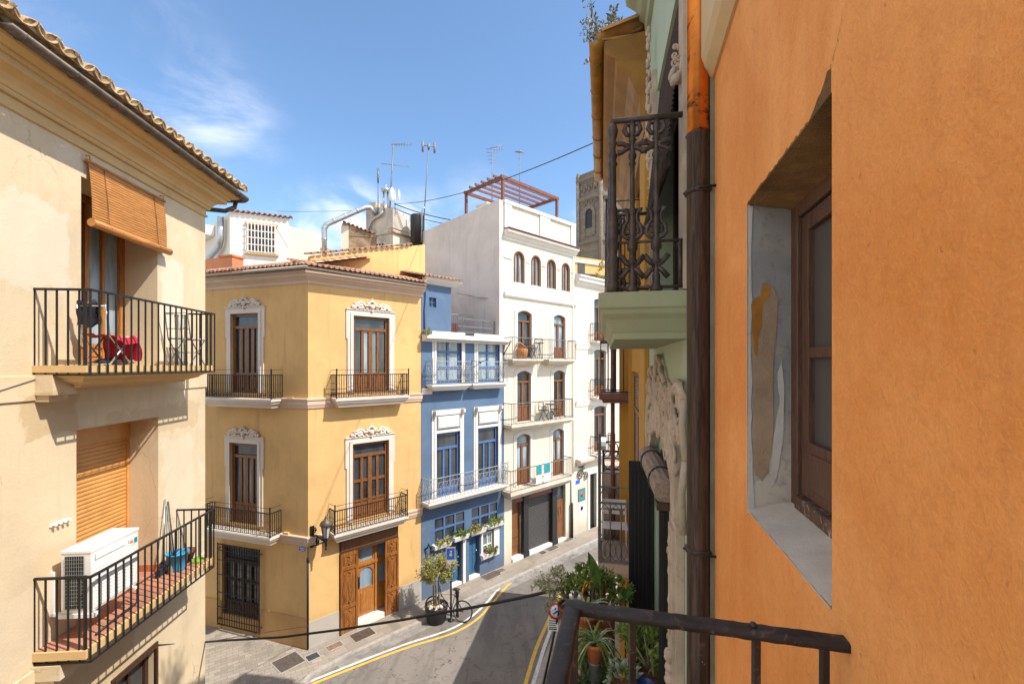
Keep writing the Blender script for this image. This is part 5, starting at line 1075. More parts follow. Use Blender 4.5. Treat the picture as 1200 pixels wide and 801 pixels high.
m.tube([Y.P((x(652) + s1) / 2 + .10 * math.cos(k * math.pi / 6), -.09, -CH + 1.35 + .22 * math.sin(k * math.pi / 6)) for k in range(12)], .018, 6, closed=True)
d_ = m.build('door', M['brown'], WH, 'carved wooden door under a dark fanlight'); m = MB(); m.box(Y, x(652), s1 - .003, -.18, -.15, -CH + 1.85, sh1 - .12); m.build('pane', M['glass'], d_)
m = MB(); m.box(Y, s0, x(650), -.25, .06, -CH - .1, -CH + .13); m.box(Y, x(650), s1, -.2, .04, -CH - .1, -CH + .1); m.build('door_step', M['white_trim'], WH)
m = MB(); u = Y.u(670.3, .06); m.tube([Y.P(u, .06, -CH), Y.P(u, .06, -5.0)], .05, 8); m.tube([Y.P(u + .1, .05, -5.0), Y.P(u + .1, .05, 5.0)], .022, 6); m.build('drainpipe', M['white_trim'], WH)
m = MB(); u = Y.u(670.3, .1); m.tube([Y.P(u, .11, -CH), Y.P(u, .11, -6.3)], .055, 8); m.build('pipe_guard', M['dark'], WH)
# small things on its balconies
def bistro(u, w, h, lab, grp):
    t_ = thing('bistro_chair', lab, 'chair', Y.P(u, w, h), grp); m = MB(); Q = lambda a, b, c: Y.P(u + a, w + b, h + c)
    for b in (-.14, .14): m.tube([Q(-.16, b, 0), Q(.16, b, .44)], .012, 4); m.tube([Q(.16, b, 0), Q(-.16, b, .44), Q(-.2, b, .8)], .012, 4)
    for c in (.6, .78): m.tube([Q(-.18, -.14, c), Q(-.18, .14, c)], .012, 4)
    m.build('frame', M['dark'], t_); m = MB(); m.box(Y, u - .17, u + .17, w - .16, w + .16, h + .43, h + .455); m.build('seat', M['dark'], t_)
def table(u, w, h, lab, mt):
    t_ = thing('balcony_table', lab, 'table', Y.P(u, w, h)); m = MB(); m.lathe(Y.P(u, w, h + .66), [(.01, 0), (.22, 0), (.22, .025), (.01, .03)], 14); m.build('table_top', M[mt], t_)
    m = MB()
    for k in range(3): a = k * 2.1; m.tube([Y.P(u + .18 * math.cos(a), w + .14 * math.sin(a), h), Y.P(u + .03 * math.cos(a), w + .03 * math.sin(a), h + .66)], .013, 4)
    m.build('leg', M['dark'], t_)
u = Y.u(631, .25); table(u, .27, .26, 'small dark table on the top left balcony of the white house', 'dark'); bistro(u - .45, .27, .26, 'dark chair left of the table on the top left balcony of the white house', 'chairs on the white balconies')
wb = thing('wicker_basket', 'brown wicker armchair in front of the top left window of the white house', 'chair', Y.P(Y.u(612, .2), .2, .26)); m = MB(); m.lathe(Y.P(Y.u(612, .2), .2, .26), [(.13, 0), (.2, .05), (.24, .40), (.22, .42), (.18, .38), (.16, .15), (.01, .14)], 12); m.build('seat', M['bamboo'], wb)
wb.name = 'wicker_chair'; m = MB(); m.tube([Y.P(Y.u(612, .2) + .23 * math.cos(a), .2 - .2 * math.sin(a), .26 + .42 + .25 * math.sin(a)) for a in [math.pi * k / 8 for k in range(9)]], .03, 6); m.build('backrest', M['bamboo'], wb)
u = Y.u(644, .25); table(u, .27, -2.33, 'small table between the two windows on the middle balcony of the white house', 'dark'); bistro(u - .38, .26, -2.33, 'dark folding chair left of the table on the long middle balcony', 'chairs on the white balconies'); bistro(u + .40, .26, -2.33, 'dark folding chair right of the table on the long middle balcony', 'chairs on the white balconies')
for x0, x1, lb in ((628.5, 635.2, 'left of two teal banners hung on the lowest white balcony rail'), (637.5, 645, 'right of two teal banners hung on the lowest white balcony rail')):
    a, b = Y.u(x0, .53), Y.u(x1, .53); t_ = thing('banner', lb, 'banner', Y.P((a + b) / 2, .53, -4.9), 'teal banners'); m = MB(); m.box(Y, a, b, .512, .522, -4.84, -4.04); m.build('cloth', M['sign_white'], t_); m = MB(); m.box(Y, a + .01, b - .01, .522, .527, -4.48, -4.06); m.build('teal_panel', M['teal'], t_)
# pergola on the roof
PG = thing('pergola', 'rust brown steel pergola on the roof of the white house', 'pergola', Y.P(UB, 0, 5.85)); p0, p1 = UB + .05, Y.u(652.5, -.12); pw0, pw1 = -.12, -2.45; pt = 7.56
for u, w in ((p0, pw0), (p1, pw0), (p0, pw1), (p1, pw1)):
    m = MB(); m.box(Y, u - .05, u + .05, w - .05, w + .05, 5.85, pt - .12); m.build('post', M['brownmetal'], PG)
for a in ((p0 - .1, p1 + .1, pw0 - .05, pw0 + .05), (p0 - .1, p1 + .1, pw1 - .05, pw1 + .05), (p0 - .05, p0 + .05, pw1, pw0), (p1 - .05, p1 + .05, pw1, pw0)):
    m = MB(); e = .0 if a[1] - a[0] > 1 else -.003; m.box(Y, *a, pt - .12 + e, pt + e); m.build('beam', M['brownmetal'], PG)
for k in range(1, 6):
    w = pw0 + (pw1 - pw0) * k / 6; m = MB(); m.box(Y, p0 - .15, p1 + .12, w - .025, w + .025, pt + .002, pt + .10); m.build('slat', M['brownmetal'], PG)
m = MB(); m.box(Y, UB + .5, UB + 1.5, -2.3, -1.6, 5.85, 6.95); m.box(Y, UB + .46, UB + 1.54, -2.34, -1.56, 6.95, 7.0); m.build('roof_unit', M['plastic_w'], None, 'white boxy ventilation unit standing under the roof pergola', 'ventilation unit')

# ================================================================ NEXT HOUSE DOWN THE STREET
NH = thing('cream_terrace_house', 'cream house with white string courses at the end of the row past the white house', 'house', Y.P(UW + 2, 0, -CH)); UN = UW + 12; nt = 4.3
N = [(Y.u(695.5), Y.u(709.5), h0, h1, .16, .10) for h0, h1 in ((1.20, 3.30), (-1.5, .9 - .1), (-4.25, -2.0))]; ND = (Y.u(690.5), Y.u(698.2), -7.9, -5.25, .2)
N2 = [(o[0] + 3.0, o[1] + 3.0, *o[2:]) for o in N]
m = MB(); m.wall(Y, UW, UN, -CH - .1, nt, N + N2 + [ND])
for o in N + N2 + [ND]: m.box(Y, o[0] - .02, o[1] + .02, -o[4] - .4, -o[4] - .035, o[2] - .02, o[3] + .02)
m.slab([Y.xy(UW + .002), Y.xy(UN), Y.xy(UN, -8), Y.xy(UW + .002, -8)], -.1, nt + CH, skip=(0,)); m.build('wall', M['white'], NH)
pn = [Y.xy(UW + .06), Y.xy(UN)]
m = MB(); m.sweep(pn, [(-.02, 3.75), (.04, 3.78), (.10, 3.9), (.22, 3.96), (.24, 4.1), (.30, 4.14), (.30, 4.22), (-.02, 4.32)]); m.build('cornice', M['white_trim'], NH)
for h in (1.03, -1.68): m = MB(); m.sweep(pn, sp((h, h - .26))); m.build('string_course', M['white_trim'], NH)
m = MB(); m.sweep(pn, [(-.02, -4.75), (.06, -4.72), (.12, -4.6), (.3, -4.52), (.32, -4.4), (-.02, -4.36)]); m.build('string_course', M['sillw'], NH)
for o in N + N2:
    french(NH, Y, *o[:4], -.11, M['brown'], 'glass', rise=.1, transom=.2, solid=.2, cols=2, t=.07); surround(NH, Y, *o[:4], .13, M['white_trim'], .04, rise=.1)
for o in N + N2: balcony(NH, Y, o[0] - .28, o[1] + .3, o[2] - .04, .42, .14, M['white_trim'], M['iron'], .86, 'bars', .10)
surround(NH, Y, ND[0], ND[1], ND[2], ND[3], .16, M['white_trim'], .05, ears=False); m = MB(); m.box(Y, ND[0], ND[1], -.18, -.12, -CH, ND[3]); m.box(Y, ND[0] + .08, ND[1] - .08, -.12, -.10, -CH + .2, -CH + 1.0); m.build('door', M['blackwood'], NH)
m = MB(); cu = Y.u(681, .1)
f2 = lambda a, b: Y.P(cu + .03, .06 + a, -5.25 + b)
f3 = lambda a, b: Y.P(cu + a, .05, -5.15 + b)
scroll(m, f3, 0, .0, .26, 1.6, 0, 1, .03); scroll(m, f3, .42, -.12, .2, 1.5, 2, -1, .025); scroll(m, f3, .25, .3, .14, 1.3, 1, 1, .02); m.tube([f3(-.3, .55), f3(0, .35), f3(.4, .45), f3(.7, .5)], .025, 6); m.build('scroll_bracket', M['dark'], NH)
for x0, x1, y0, y1, mt, lb in ((677.5, 686, 573.5, 588, 'teal', 'framed teal and red notice on the cream wall at the end of the row'), (678.3, 685, 589.5, 603, 'sign_white', 'white notice with a dark emblem under the framed teal notice')):
    a, b = Y.u(x0, .02), Y.u(x1, .02); h0_, h1_ = Y.h(x0, y1, .02), Y.h(x0, y0, .02); t_ = thing('notice', lb, 'notice', Y.P((a + b) / 2, .02, h0_)); m = MB(); m.box(Y, a, b, .002, .02, h0_, h1_); m.build('board', M['brown' if mt == 'teal' else 'sign_white'], t_); m = MB(); m.box(Y, a + .04, b - .04, .02, .025, h0_ + .05, h1_ - .05); pp = m.build('print', M['teal' if mt == 'teal' else 'sign_white'], t_)
    m = MB(); c = Y.P((a + b) / 2, .027, (h0_ + h1_) / 2); m.lathe(c, [(.02, 0), (.11, 0), (.11, .004), (.02, .005)], 12, axis=Vector((Y.n.x, Y.n.y, 0))); m.build('emblem', M['navy' if mt != 'teal' else 'sign_red'], pp)
a, b = Y.u(674.3, .02), Y.u(680, .02); hh = Y.h(677, 564.5, .02); t_ = thing('house_plate', 'small dark blue plate on the cream wall above the notices', 'sign', Y.P((a + b) / 2, .02, hh - .1)); m = MB(); m.box(Y, a, b, .002, .015, hh - .11, hh + .11); m.build('plate', M['sign_white'], t_); m = MB(); m.box(Y, a + .02, b - .02, .015, .02, hh - .09, hh + .09); m.build('blue_panel', M['sign_blue'], t_)
# ================================================================ MINT GREEN HOUSE ON THE RIGHT
Zu = lambda z: (z - 2.08) * 1.0198                            # position along the right-hand facade line for a given depth
GE = Zu(4.83)
GH = thing('mint_green_house', 'mint green house with carved plaster ornament and cast iron balcony beside the orange wall', 'house', G.P(GE / 2, 0, -CH))
gt = (Zu(2.78), Zu(4.16), .43, 2.55, .24); gb = (Zu(3.07), Zu(4.42), -3.40, -.56, .14, .25)
m = MB(); m.wall(G, 0.0, GE, -CH - .1, 3.75, [gt, gb])
for o in (gt, gb): m.box(G, o[0] - .02, o[1] + .02, -o[4] - .4, -o[4] - .04, o[2] - .02, o[3] + .02)
m.slab([G.xy(0), G.xy(GE), G.xy(GE, -7), G.xy(0, -7)], -.1, 3.9 + CH, skip=(0,)); m.build('wall', M['green'], GH)
gp = [G.xy(GE + .02), G.xy(0)]
m = MB(); m.sweep(gp, [(-.02, 3.55), (.04, 3.57), (.05, 3.70), (.10, 3.74), (.14, 3.84), (.24, 3.92), (.26, 4.02), (.30, 4.06), (.30, 4.2), (-.02, 4.25)]); m.build('cornice', M['green_slab'], GH)
french(GH, G, gt[0], gt[1], gt[2], gt[3], -.19, M['darkwood'], 'glass', transom=.2, solid=.3, cols=4, t=.09)
french(GH, G, gb[0], gb[1], gb[2], gb[3], -.09, M['green'], 'glass', rise=.25, transom=.25, solid=.3, cols=2, t=.09)
# balcony slab and cast iron railing
bu0, bu1, bp = Zu(2.60), Zu(4.42), .525
b = MB(); b.loft(G, [(bu0 + i, bu1 - i, bp - i, h) for i, h in ((0, .44), (0, .345), (.012, .34), (.02, .31), (.05, .28), (.085, .21), (.095, .20), (.095, .16))]); gbal = b.build('balcony', M['green_slab'], GH, bevel=.008)
r = MB(); rb, rt_ = .44, 1.475; SF = Fr(G.xy(bu0 + .05), tuple(G.n))
def baluster(mb, base, a, k=1.0, newel=False):
    """turned cast iron upright with scrolled head, vase and crossed foot; a = unit vector along the rail"""
    H = rt_ - rb; z = lambda f: base + Vector((0, 0, H * f)); a = Vector(a)
    pr = [(.030, 0), (.030, .025), (.018, .05), (.020, .10), (.014, .11), (.014, .16), (.024, .17), (.024, .19), (.015, .20), (.016, .24), (.026, .25), (.026, .29), (.018, .31), (.013, .33), (.020, .36), (.017, .42), (.013, .455), (.021, .465), (.021, .48), (.012, .50), (.012, .74), (.019, .75), (.012, .77), (.021, .79), (.021, .805), (.013, .82), (.013, .88), (.022, .89), (.013, .91), (.018, .95), (.013, 1.0)]
    if newel: pr = [(.034, 0), (.034, .06), (.026, .08), (.031, .14), (.036, .17), (.031, .21), (.024, .22), (.028, .25), (.034, .28), (.028, .31), (.030, .40), (.024, .45), (.028, .47), (.028, .49), (.020, .51), (.019, .74), (.027, .76), (.018, .78), (.027, .81), (.016, .83), (.016, .86), (.027, .88), (.016, .90), (.026, .93), (.030, .955), (.022, .985), (.012, 1.0)]
    mb.lathe(base, [(q * k * (.9 if newel else .95), H * f) for q, f in pr], 12)
    if newel: return
    for s in (-1, 1):
        q = lambda x_, f: z(f) + a * (s * x_ * k)
        mb.tube([q(.006, .315), q(.030, .32), q(.046, .345), q(.040, .385), q(.020, .42), q(.022, .46), q(.034, .485), q(.046, .48)], [.014, .012, .014, .014, .011, .011, .012, .015], 8)
        mb.tube([q(.018, .36) + Vector((0, 0, .016 * math.sin(t_ * math.pi / 4))) + a * (s * .014 * math.cos(t_ * math.pi / 4)) for t_ in range(8)], .008, 6, closed=True)
        mb.tube([q(.004, .155), q(.028, .175), q(.055, .215)], [.015, .016, .018], 8); mb.tube([q(.004, .145), q(.028, .125), q(.055, .085)], [.015, .016, .018], 8)
        mb.ball(q(.010, .02), .022, .016, .018, seg=8)
        mb.tube([q(.006, .92), q(.026, .925), q(.038, .95), q(.030, .985), q(.012, .975)], [.014, .014, .015, .014, .010], 8)
        mb.tube([q(.002, .86), q(.028, .862), q(.048, .875), q(.07, .878)], [.013, .014, .014, .017], 8); mb.tube([q(.002, .85), q(.028, .842), q(.048, .826), q(.07, .822)], [.013, .014, .014, .017], 8)
nv = Vector((G.n.x, G.n.y, 0)); dv_ = Vector((G.d.x, G.d.y, 0))
fw = SF.u(718); c_near = G.P(bu0 + .05, fw, rb); c_far = G.P(bu1 - .05, fw, rb)
baluster(r, c_near, nv, 1.2, True); baluster(r, c_far, nv, 1.0, True)
for k in (.36, .235): pass
for w in (SF.u(741), SF.u(769)): baluster(r, G.P(bu0 + .05, w, rb), nv, 1.25); baluster(r, G.P(bu1 - .05, w, rb), nv)
for i in range(1, 9): baluster(r, G.P(bu0 + .05 + (bu1 - bu0 - .10) * i / 9, fw, rb), dv_)
pts_ = [(bu0 + .05, .0), (bu0 + .05, fw), (bu1 - .05, fw), (bu1 - .05, .0)]
for A, B in zip(pts_[:-1], pts_[1:]):
    r.tube([G.P(*A, rt_ + .012), G.P(*B, rt_ + .012)], .017, 8); r.tube([G.P(*A, rb + .03), G.P(*B, rb + .03)], .010, 6); r.tube([G.P(*A, rb + .305), G.P(*B, rb + .305)], .009, 6)
r.tube([G.P(bu0 + .05, SF.u(741), rb + .395), G.P(bu0 + .05, SF.u(769), rb + .395)], .008, 6)
for h in (.862, .838): r.tube([G.P(bu0 + .05, SF.u(741), rb + (rt_ - rb) * h), G.P(bu0 + .05, SF.u(769), rb + (rt_ - rb) * h)], .009, 6)
r.tube([G.P(bu0 + .05, SF.u(797), rb + .03), G.P(bu0 + .05, SF.u(797), rb + .31)], .012, 6)
r.build('railing', M['castiron'], gbal)
# dark slatted blind leaning out of the upper door
bd = thing('slatted_blind', 'dark weathered slatted blind leaning out over the cast iron balcony', 'blind', G.P((gt[0] + gt[1]) / 2, .1, 1.25)); m = MB(); vs = []; nn_ = 40
for i in range(nn_ * 2 + 1): k = i / (nn_ * 2); w = -.03 + .13 * k + (.012 if i % 2 else 0); h = 2.52 - 1.24 * k; vs += [G.P(gt[0] + .03, w, h), G.P(gt[1] - .05, w, h)]
m.add(vs, [(2 * i, 2 * i + 1, 2 * i + 3, 2 * i + 2) for i in range(nn_ * 2)]); m.tube([G.P(gt[0] + .02, .105, 1.27), G.P(gt[1] - .04, .105, 1.27)], .028, 8); m.build('slat_panel', M['louvre'], bd)
m = MB(); m.box(G, gt[0] + .02, gt[1] - .04, -.10, -.03, 2.46, 2.545); m.build('head_box', M['darkwood'], bd)
# carved plaster: far surround strip, bracket, crest over the lower door
m = MB(); fo = lambda a, b: G.P(gt[1] + .06 + a, .05, b)
m.box(G, gt[1] + .0, gt[1] + .17, .002, .045, .45, 2.75); m.box(G, gt[1] + .04, gt[1] + .13, .045, .06, .45, 2.6)
for i in range(22): m.ball(G.P(gt[1] + .085, .06, .6 + i * .09), .022, .012, .016, seg=6)
for i in range(40): h = 1.9 + i * .033; m.ball(G.P(gt[1] + .02 + random.uniform(0, .12), .06 + random.uniform(0, .02), h), random.uniform(.012, .03), .018, random.uniform(.02, .05), seg=7)
m.build('window_surround', M['ornament'], GH)
m = MB(); m.box(G, gt[0] - .16, gt[0], .002, .035, .45, 2.75)
zc_ = 1.72
for i, (a, b, l_, w_) in enumerate(((.10, .0, .055, .045), (.115, .05, .06, .03), (.09, .07, .075, .03), (.06, .10, .085, .028), (.075, .02, .05, .05), (.04, .15, .07, .025), (.025, .20, .06, .02))): m.ball(G.P(gt[0] - .10 + .02 * (i % 3), a - .03, zc_ + b), w_ * .62, w_ * .6, l_ * .85, Matrix.Rotation(.5 - .12 * i, 3, 'Y'), 10)
for i in range(5): scroll(m, lambda a, b: G.P(gt[0] - .06, .075 + a, zc_ + b), -.01, .02 + i * .05, .035 - i * .004, 1.2, math.pi / 2 + i * .6, 1 if i % 2 else -1, .008)
m.build('window_surround', M['ornament'], GH)
m = MB(); o0, o1, oh = gb[0], gb[1], gb[3]
outl = [(o0 - .42, -1.0), (o0 - .50, -.55), (o0 - .46, -.2), (o0 - .30, -.10), (o0 - .10, -.22), (o0 + .12, -.30), (o0 + .35, -.14), (o0 + .55, -.02), (o0 + .72, .08), (o0 + .86, .02), (o0 + .92, -.12), (o0 + 1.15, -.10), (o0 + 1.28, -.02), (o0 + 1.42, -.12), (o1 + .24, -.32), (o1 + .20, -1.0)]
inn = arch(o0 - .004, o1 + .004, oh + .004, .25, len(outl) - 3); inn = [(o0 - .004, -1.0)] + inn + [(o1 + .004, -1.0)]
for a, b, c, d in zip(outl[:-1], outl[1:], inn[1:], inn[:-1]): A_, B_ = (d[0] + (a[0] - d[0]) * .42, d[1] + (a[1] - d[1]) * .42), (c[0] + (b[0] - c[0]) * .42, c[1] + (b[1] - c[1]) * .42); m.prism(G, [A_, B_, c, d], .002, .045); m.tube([G.P(a[0], .03, a[1]), G.P((a[0] + b[0]) / 2, .045, (a[1] + b[1]) / 2 + .02), G.P(b[0], .03, b[1])], .022, 6)
m.box(G, o0 - .30, o0, .002, .05, -3.4, -1.0); m.box(G, o1, o1 + .18, .002, .05, -3.4, -1.0); m.box(G, o0 - .24, o0 - .06, .05, .065, -3.3, -1.05)
fg = lambda a, b: G.P(o0 + a, .045, b)
for i in range(46):
    a = random.uniform(-.42, 1.5); b = random.uniform(-.62, -.16)
    if abs(a - .68) < .6 and b < oh + .02 - (abs(a - .68)) * .15: b = random.uniform(oh + .08, -.12)
    scroll(m, fg, a, b, random.uniform(.06, .14), random.uniform(.9, 1.6), random.uniform(0, 6), random.choice((-1, 1)), random.uniform(.010, .017))
for i in range(90):
    a = random.uniform(-.45, 1.52); b = random.uniform(-.5, -.14); m.ball(fg(a, b) - nv * .012, random.uniform(.012, .035), random.uniform(.012, .022), random.uniform(.02, .055), Matrix.Rotation(random.uniform(0, 3), 3, 'X'), 6)
for i in range(12):
    m.ball(G.P(o0 - .15, .062, -1.15 - i * .19), .022, .010, .05, seg=6)
    if i % 3 == 0: scroll(m, lambda a, b: G.P(o0 - .15 + a, .065, b), 0, -1.25 - i * .19, .06, 1.4, 0, 1, .016)
for i in range(16): m.ball(G.P(o0 - .15 + random.uniform(-.06, .06), .07, -1.86 - i * .024), .03, .03, .035, seg=8)
m.build('door_ornament', M['ornament'], GH)
# shutters of the lower door, folded out
for u, w1, lb in ((o1 - .02, .24, None), (o0 + .03, .11, None)):
    m = MB(); m.box(G, u, u + .045, .0, w1, -3.38, -.95); n_ = max(2, int(w1 / .035))
    for i in range(n_): a = w1 * (i + .2) / n_; m.box(G, u - .008, u, a, a + w1 * .5 / n_, -3.3, -1.02)
    m.build('shutter', M['blackwood'], GH)
m = MB(); m.box(G, o0 - .0, o0 + .12, -.05, .13, -1.0, -.95); m.build('shutter_cap', M['darkwood'], GH)
# rolled reed blind over the lower door
rbz = thing('rolled_reed_blind', 'rolled greyish reed blind tied up under the carved plaster over the lower green door', 'blind', G.P((o0 + o1) / 2, .16, -1.02))
m = MB(); ring = []
for k in range(29): a = 2 * math.pi * k / 28; q = .088 + (.005 if k % 2 else 0); ring.append((q * math.cos(a), q * math.sin(a)))
m.add([G.P(u, .055 + a, -.88 + b) for j, u in enumerate((o0 + .03, o1 - .02)) for a, b in ring], [(i, i + 1, 29 + i + 1, 29 + i) for i in range(28)] + [tuple(range(28)), tuple(range(29, 57))]); m.build('roll', M['grey_blind'], rbz)
for u in (o0 + .35, o1 - .35): m = MB(); m.tube([G.P(u + .05 * math.sin(a), .055 + .098 * math.cos(a), -.88 + .098 * math.sin(a)) for a in [k * math.pi / 7 for k in range(14)]], .007, 5, closed=True); m.build('cord', M['dark'], rbz)
# down pipe: copper above, brown cast iron below
pu, pw = .0 - .02, .065; pj = 1.06
m = MB(); m.lathe(G.P(pu, pw, pj), [(.050, 0), (.050, 4.0)], 20); m.build('drainpipe', M['copper'] if 'copper' in M else M['terracotta'], GH)
m = MB(); m.lathe(G.P(pu, pw, -CH), [(.052, 0), (.052, 5.78 + 1.0), (.052, CH + pj), (.058, CH + pj + .005), (.047, CH + pj + .01)], 20)
for h in (.80, -.85, -2.05): m.lathe(G.P(pu, pw, h), [(.052, -.012), (.062, -.008), (.062, .008), (.052, .012)], 20)
m.build('drainpipe_foot', M['pipewood'] if 'pipewood' in M else M['darkwood'], GH)
m = MB()
for h in (.80, -.85): m.tube([G.P(pu - .07, .0, h), G.P(pu - .07, pw, h), G.P(pu, pw + .064, h), G.P(pu + .064, pw, h), G.P(pu + .07, 0, h)], .006, 5)
m.build('pipe_clamp', M['iron'], GH)
m = MB(); m.box(G, -.055, .0, -.02, .022, -CH, 3.6); m.build('corner_strip', M['greenstrip'] if 'greenstrip' in M else M['green_slab'], GH)
# wide lower balcony, full of plants
lb0, lb1, lbp, lbh = Zu(2.7), Zu(4.62), .80, -3.40
balcony(GH, G, lb0, lb1, lbh, lbp, .2, M['green_slab'], M['iron'], 1.05, 'bars', .13, t=.012)

# ================================================================ OCHRE HOUSE BEYOND IT
OHE = Zu(8.4); OH = thing('ochre_house', 'ochre house with golden half round gutter behind the cast iron balcony', 'house', G.P((GE + OHE) / 2, 0, -CH))
od1 = (Zu(6.2), Zu(7.7), -3.25, -.1, .12); od2 = (Zu(5.7), Zu(6.7), .97, 3.0 - .45, .12); od3 = (Zu(7.75), Zu(8.15), -.45, 1.9, .12)
m = MB(); m.wall(G, GE, OHE, -CH - .1, 3.3, [od1, od2, od3])
for o in (od1, od2, od3): m.box(G, o[0] - .02, o[1] + .02, -o[4] - .3, -o[4] - .04, o[2] - .02, o[3] + .02)
m.slab([G.xy(GE + .003), G.xy(OHE), G.xy(OHE, -6.5), G.xy(GE + .003, -6.5)], -.1, 3.5 + CH, skip=(0,)); m.build('wall', M['ochre'], OH)
m = MB(); m.box(G, GE + .01, Zu(5.45), .002, .05, -CH, 2.5); m.box(G, Zu(8.2), OHE, .002, .18, -CH, 2.5); m.box(G, Zu(7.72), Zu(7.745), .002, .05, -CH, 2.5); m.build('pilaster', M['ochre'], OH)
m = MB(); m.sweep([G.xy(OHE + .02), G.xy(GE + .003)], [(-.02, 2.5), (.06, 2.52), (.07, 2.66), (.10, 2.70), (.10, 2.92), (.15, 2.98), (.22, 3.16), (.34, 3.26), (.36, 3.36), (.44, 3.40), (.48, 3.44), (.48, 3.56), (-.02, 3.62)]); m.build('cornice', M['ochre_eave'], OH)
m = MB(); tile_roof(m, G.P(GE + .05, .50, 3.60), G.P(OHE, .50, 3.60), -G.n, R(18), 2.0, .22, .095, 4, .016); m.box(G, GE + .02, OHE, -.4, .5, 3.585, 3.61); m.build('roof', M['ochre_tile'] if 'ochre_tile' in M else M['tile_t'], OH)
m = MB(); gutter_run(m, [G.P(GE - .02, .56, 3.56), G.P((GE + OHE) / 2, .56, 3.56), G.P(OHE, .56, 3.56)], .082, 10)
for i in range(7): u = GE + .25 + i * .6; m.tube([G.P(u, .56 + .086 * math.cos(a), 3.56 + .086 * math.sin(a)) for a in [math.pi + math.pi * k / 8 for k in range(9)]], .007, 4); m.tube([G.P(u, .475, 3.56), G.P(u, .40, 3.45)], .012, 5)
m.build('gutter', M['gold_gutter'] if 'gold_gutter' in M else M['ochre'], OH)
m = MB(); slats(m, G, od1[0], od1[1], -2.2, od1[3], -.06, .05, .012); m.build('roller_blind', M['grey_blind'], OH)
french(OH, G, od1[0], od1[1], od1[2], od1[3], -.09, M['brown'], 'glass', transom=.2, solid=.25, cols=2); french(OH, G, od2[0], od2[1], od2[2], od2[3], -.09, M['brown'], 'glass_curtain', transom=.2, solid=.25, cols=2); french(OH, G, od3[0], od3[1], od3[2], od3[3], -.09, M['brown'], 'glass', transom=.2, solid=.25, cols=2)
balcony(OH, G, Zu(5.45), Zu(6.95), .96, .47, .12, M['ochre'], M['iron'], .95, 'ornate', .14, upper=.12)
m = MB(); u0, u1 = Zu(7.75), Zu(8.35); m.loft(G, [(u0, u1, .55, -.50), (u0, u1, .55, -.60), (u0 + .05, u1 - .05, .5, -.61), (u0 + .05, u1 - .05, .48, -.66)]); s_ = m.build('balcony', M['brownmetal'], OH); r = MB(); railing_bars(r, G, [(u0 + .03, 0), (u0 + .03, .52), (u1 - .03, .52), (u1 - .03, 0)], -.46, .42, .12, .014, .026); r.build('railing', M['iron'], s_)
m = MB(); m.tube([G.P(Zu(8.36), .30, -CH), G.P(Zu(8.36), .30, 2.5)], .04, 8); m.build('drainpipe', M['brownmetal'], OH)
# lattice balcony with the white chair
u0, u1, pj_ = Zu(7.34), Zu(8.35), .56; lh_ = -3.28
m = MB(); m.loft(G, [(u0, u1, pj_, lh_), (u0, u1, pj_, lh_ - .14), (u0 + .06, u1 - .06, pj_ - .06, lh_ - .16), (u0 + .08, u1 - .08, pj_ - .08, lh_ - .24)]); s_ = m.build('balcony', M['taupe'], OH)
r = MB(); H0, H1 = lh_ + .03, lh_ + 1.0; pth = [(u0 + .02, .01), (u0 + .02, pj_ - .02), (u1 - .02, pj_ - .02), (u1 - .02, .01)]
for A, B in zip(pth[:-1], pth[1:]):
    for h, t_ in ((H0, .022), (H1, .03), (H1 + .26, .014)): r.bar(G.P(*A, h), G.P(*B, h), t_)
    l = math.hypot(B[0] - A[0], B[1] - A[1]); n_ = max(3, round(l / .17)); f_ = lambda k: (A[0] + (B[0] - A[0]) * k / n_, A[1] + (B[1] - A[1]) * k / n_)
    for i in range(n_):
        if i: r.tube([G.P(*f_(i), H0), G.P(*f_(i), H1)], .011, 6)
        # pointed arches at the head, crossing ovals at the foot
        r.tube([G.P(*f_(i), H1 - .28), G.P(*f_(i + .12), H1 - .12), G.P(*f_(i + .5), H1 - .02), G.P(*f_(i + .88), H1 - .12), G.P(*f_(i + 1), H1 - .28)], .009, 5)
        for o_ in (0, .5):
            if i + o_ + 1 <= n_: r.tube([G.P(*f_(i + o_ + .5 + .5 * math.cos(k * math.pi / 5)), H0 + .19 + .17 * math.sin(k * math.pi / 5)) for k in range(10)], .008, 5, closed=True)
for u, w in pth[1:3]: r.bar(G.P(u, w, lh_), G.P(u, w, H1 + 1.0), .045)
r.build('railing', M['greyiron'], s_)
wch = thing('slatted_chair', 'white slatted folding chair standing on the grey lattice balcony', 'chair', G.P(Zu(7.85), .28, lh_)); Q = lambda a, b, c: G.P(Zu(7.68) + a, .28 + b, lh_ + c)
m = MB()
for b in (-.2, .2): m.tube([Q(0, b, 0), Q(.36, b, .45), Q(.42, b, .85)], .014, 5); m.tube([Q(.36, b, 0), Q(0, b, .45)], .014, 5)
m.build('frame', M['plastic_w'], wch); m = MB()
for i in range(5): m.box(G, Zu(7.68) + i * .075, Zu(7.68) + i * .075 + .05, .06, .50, lh_ + .45, lh_ + .47)
m.build('seat', M['plastic_w'], wch); m = MB()
for c in (.60, .70, .80): m.box(G, Zu(7.68) + .37, Zu(7.68) + .39, .07, .49, lh_ + c, lh_ + c + .06)
m.build('backrest', M['plastic_w'], wch)
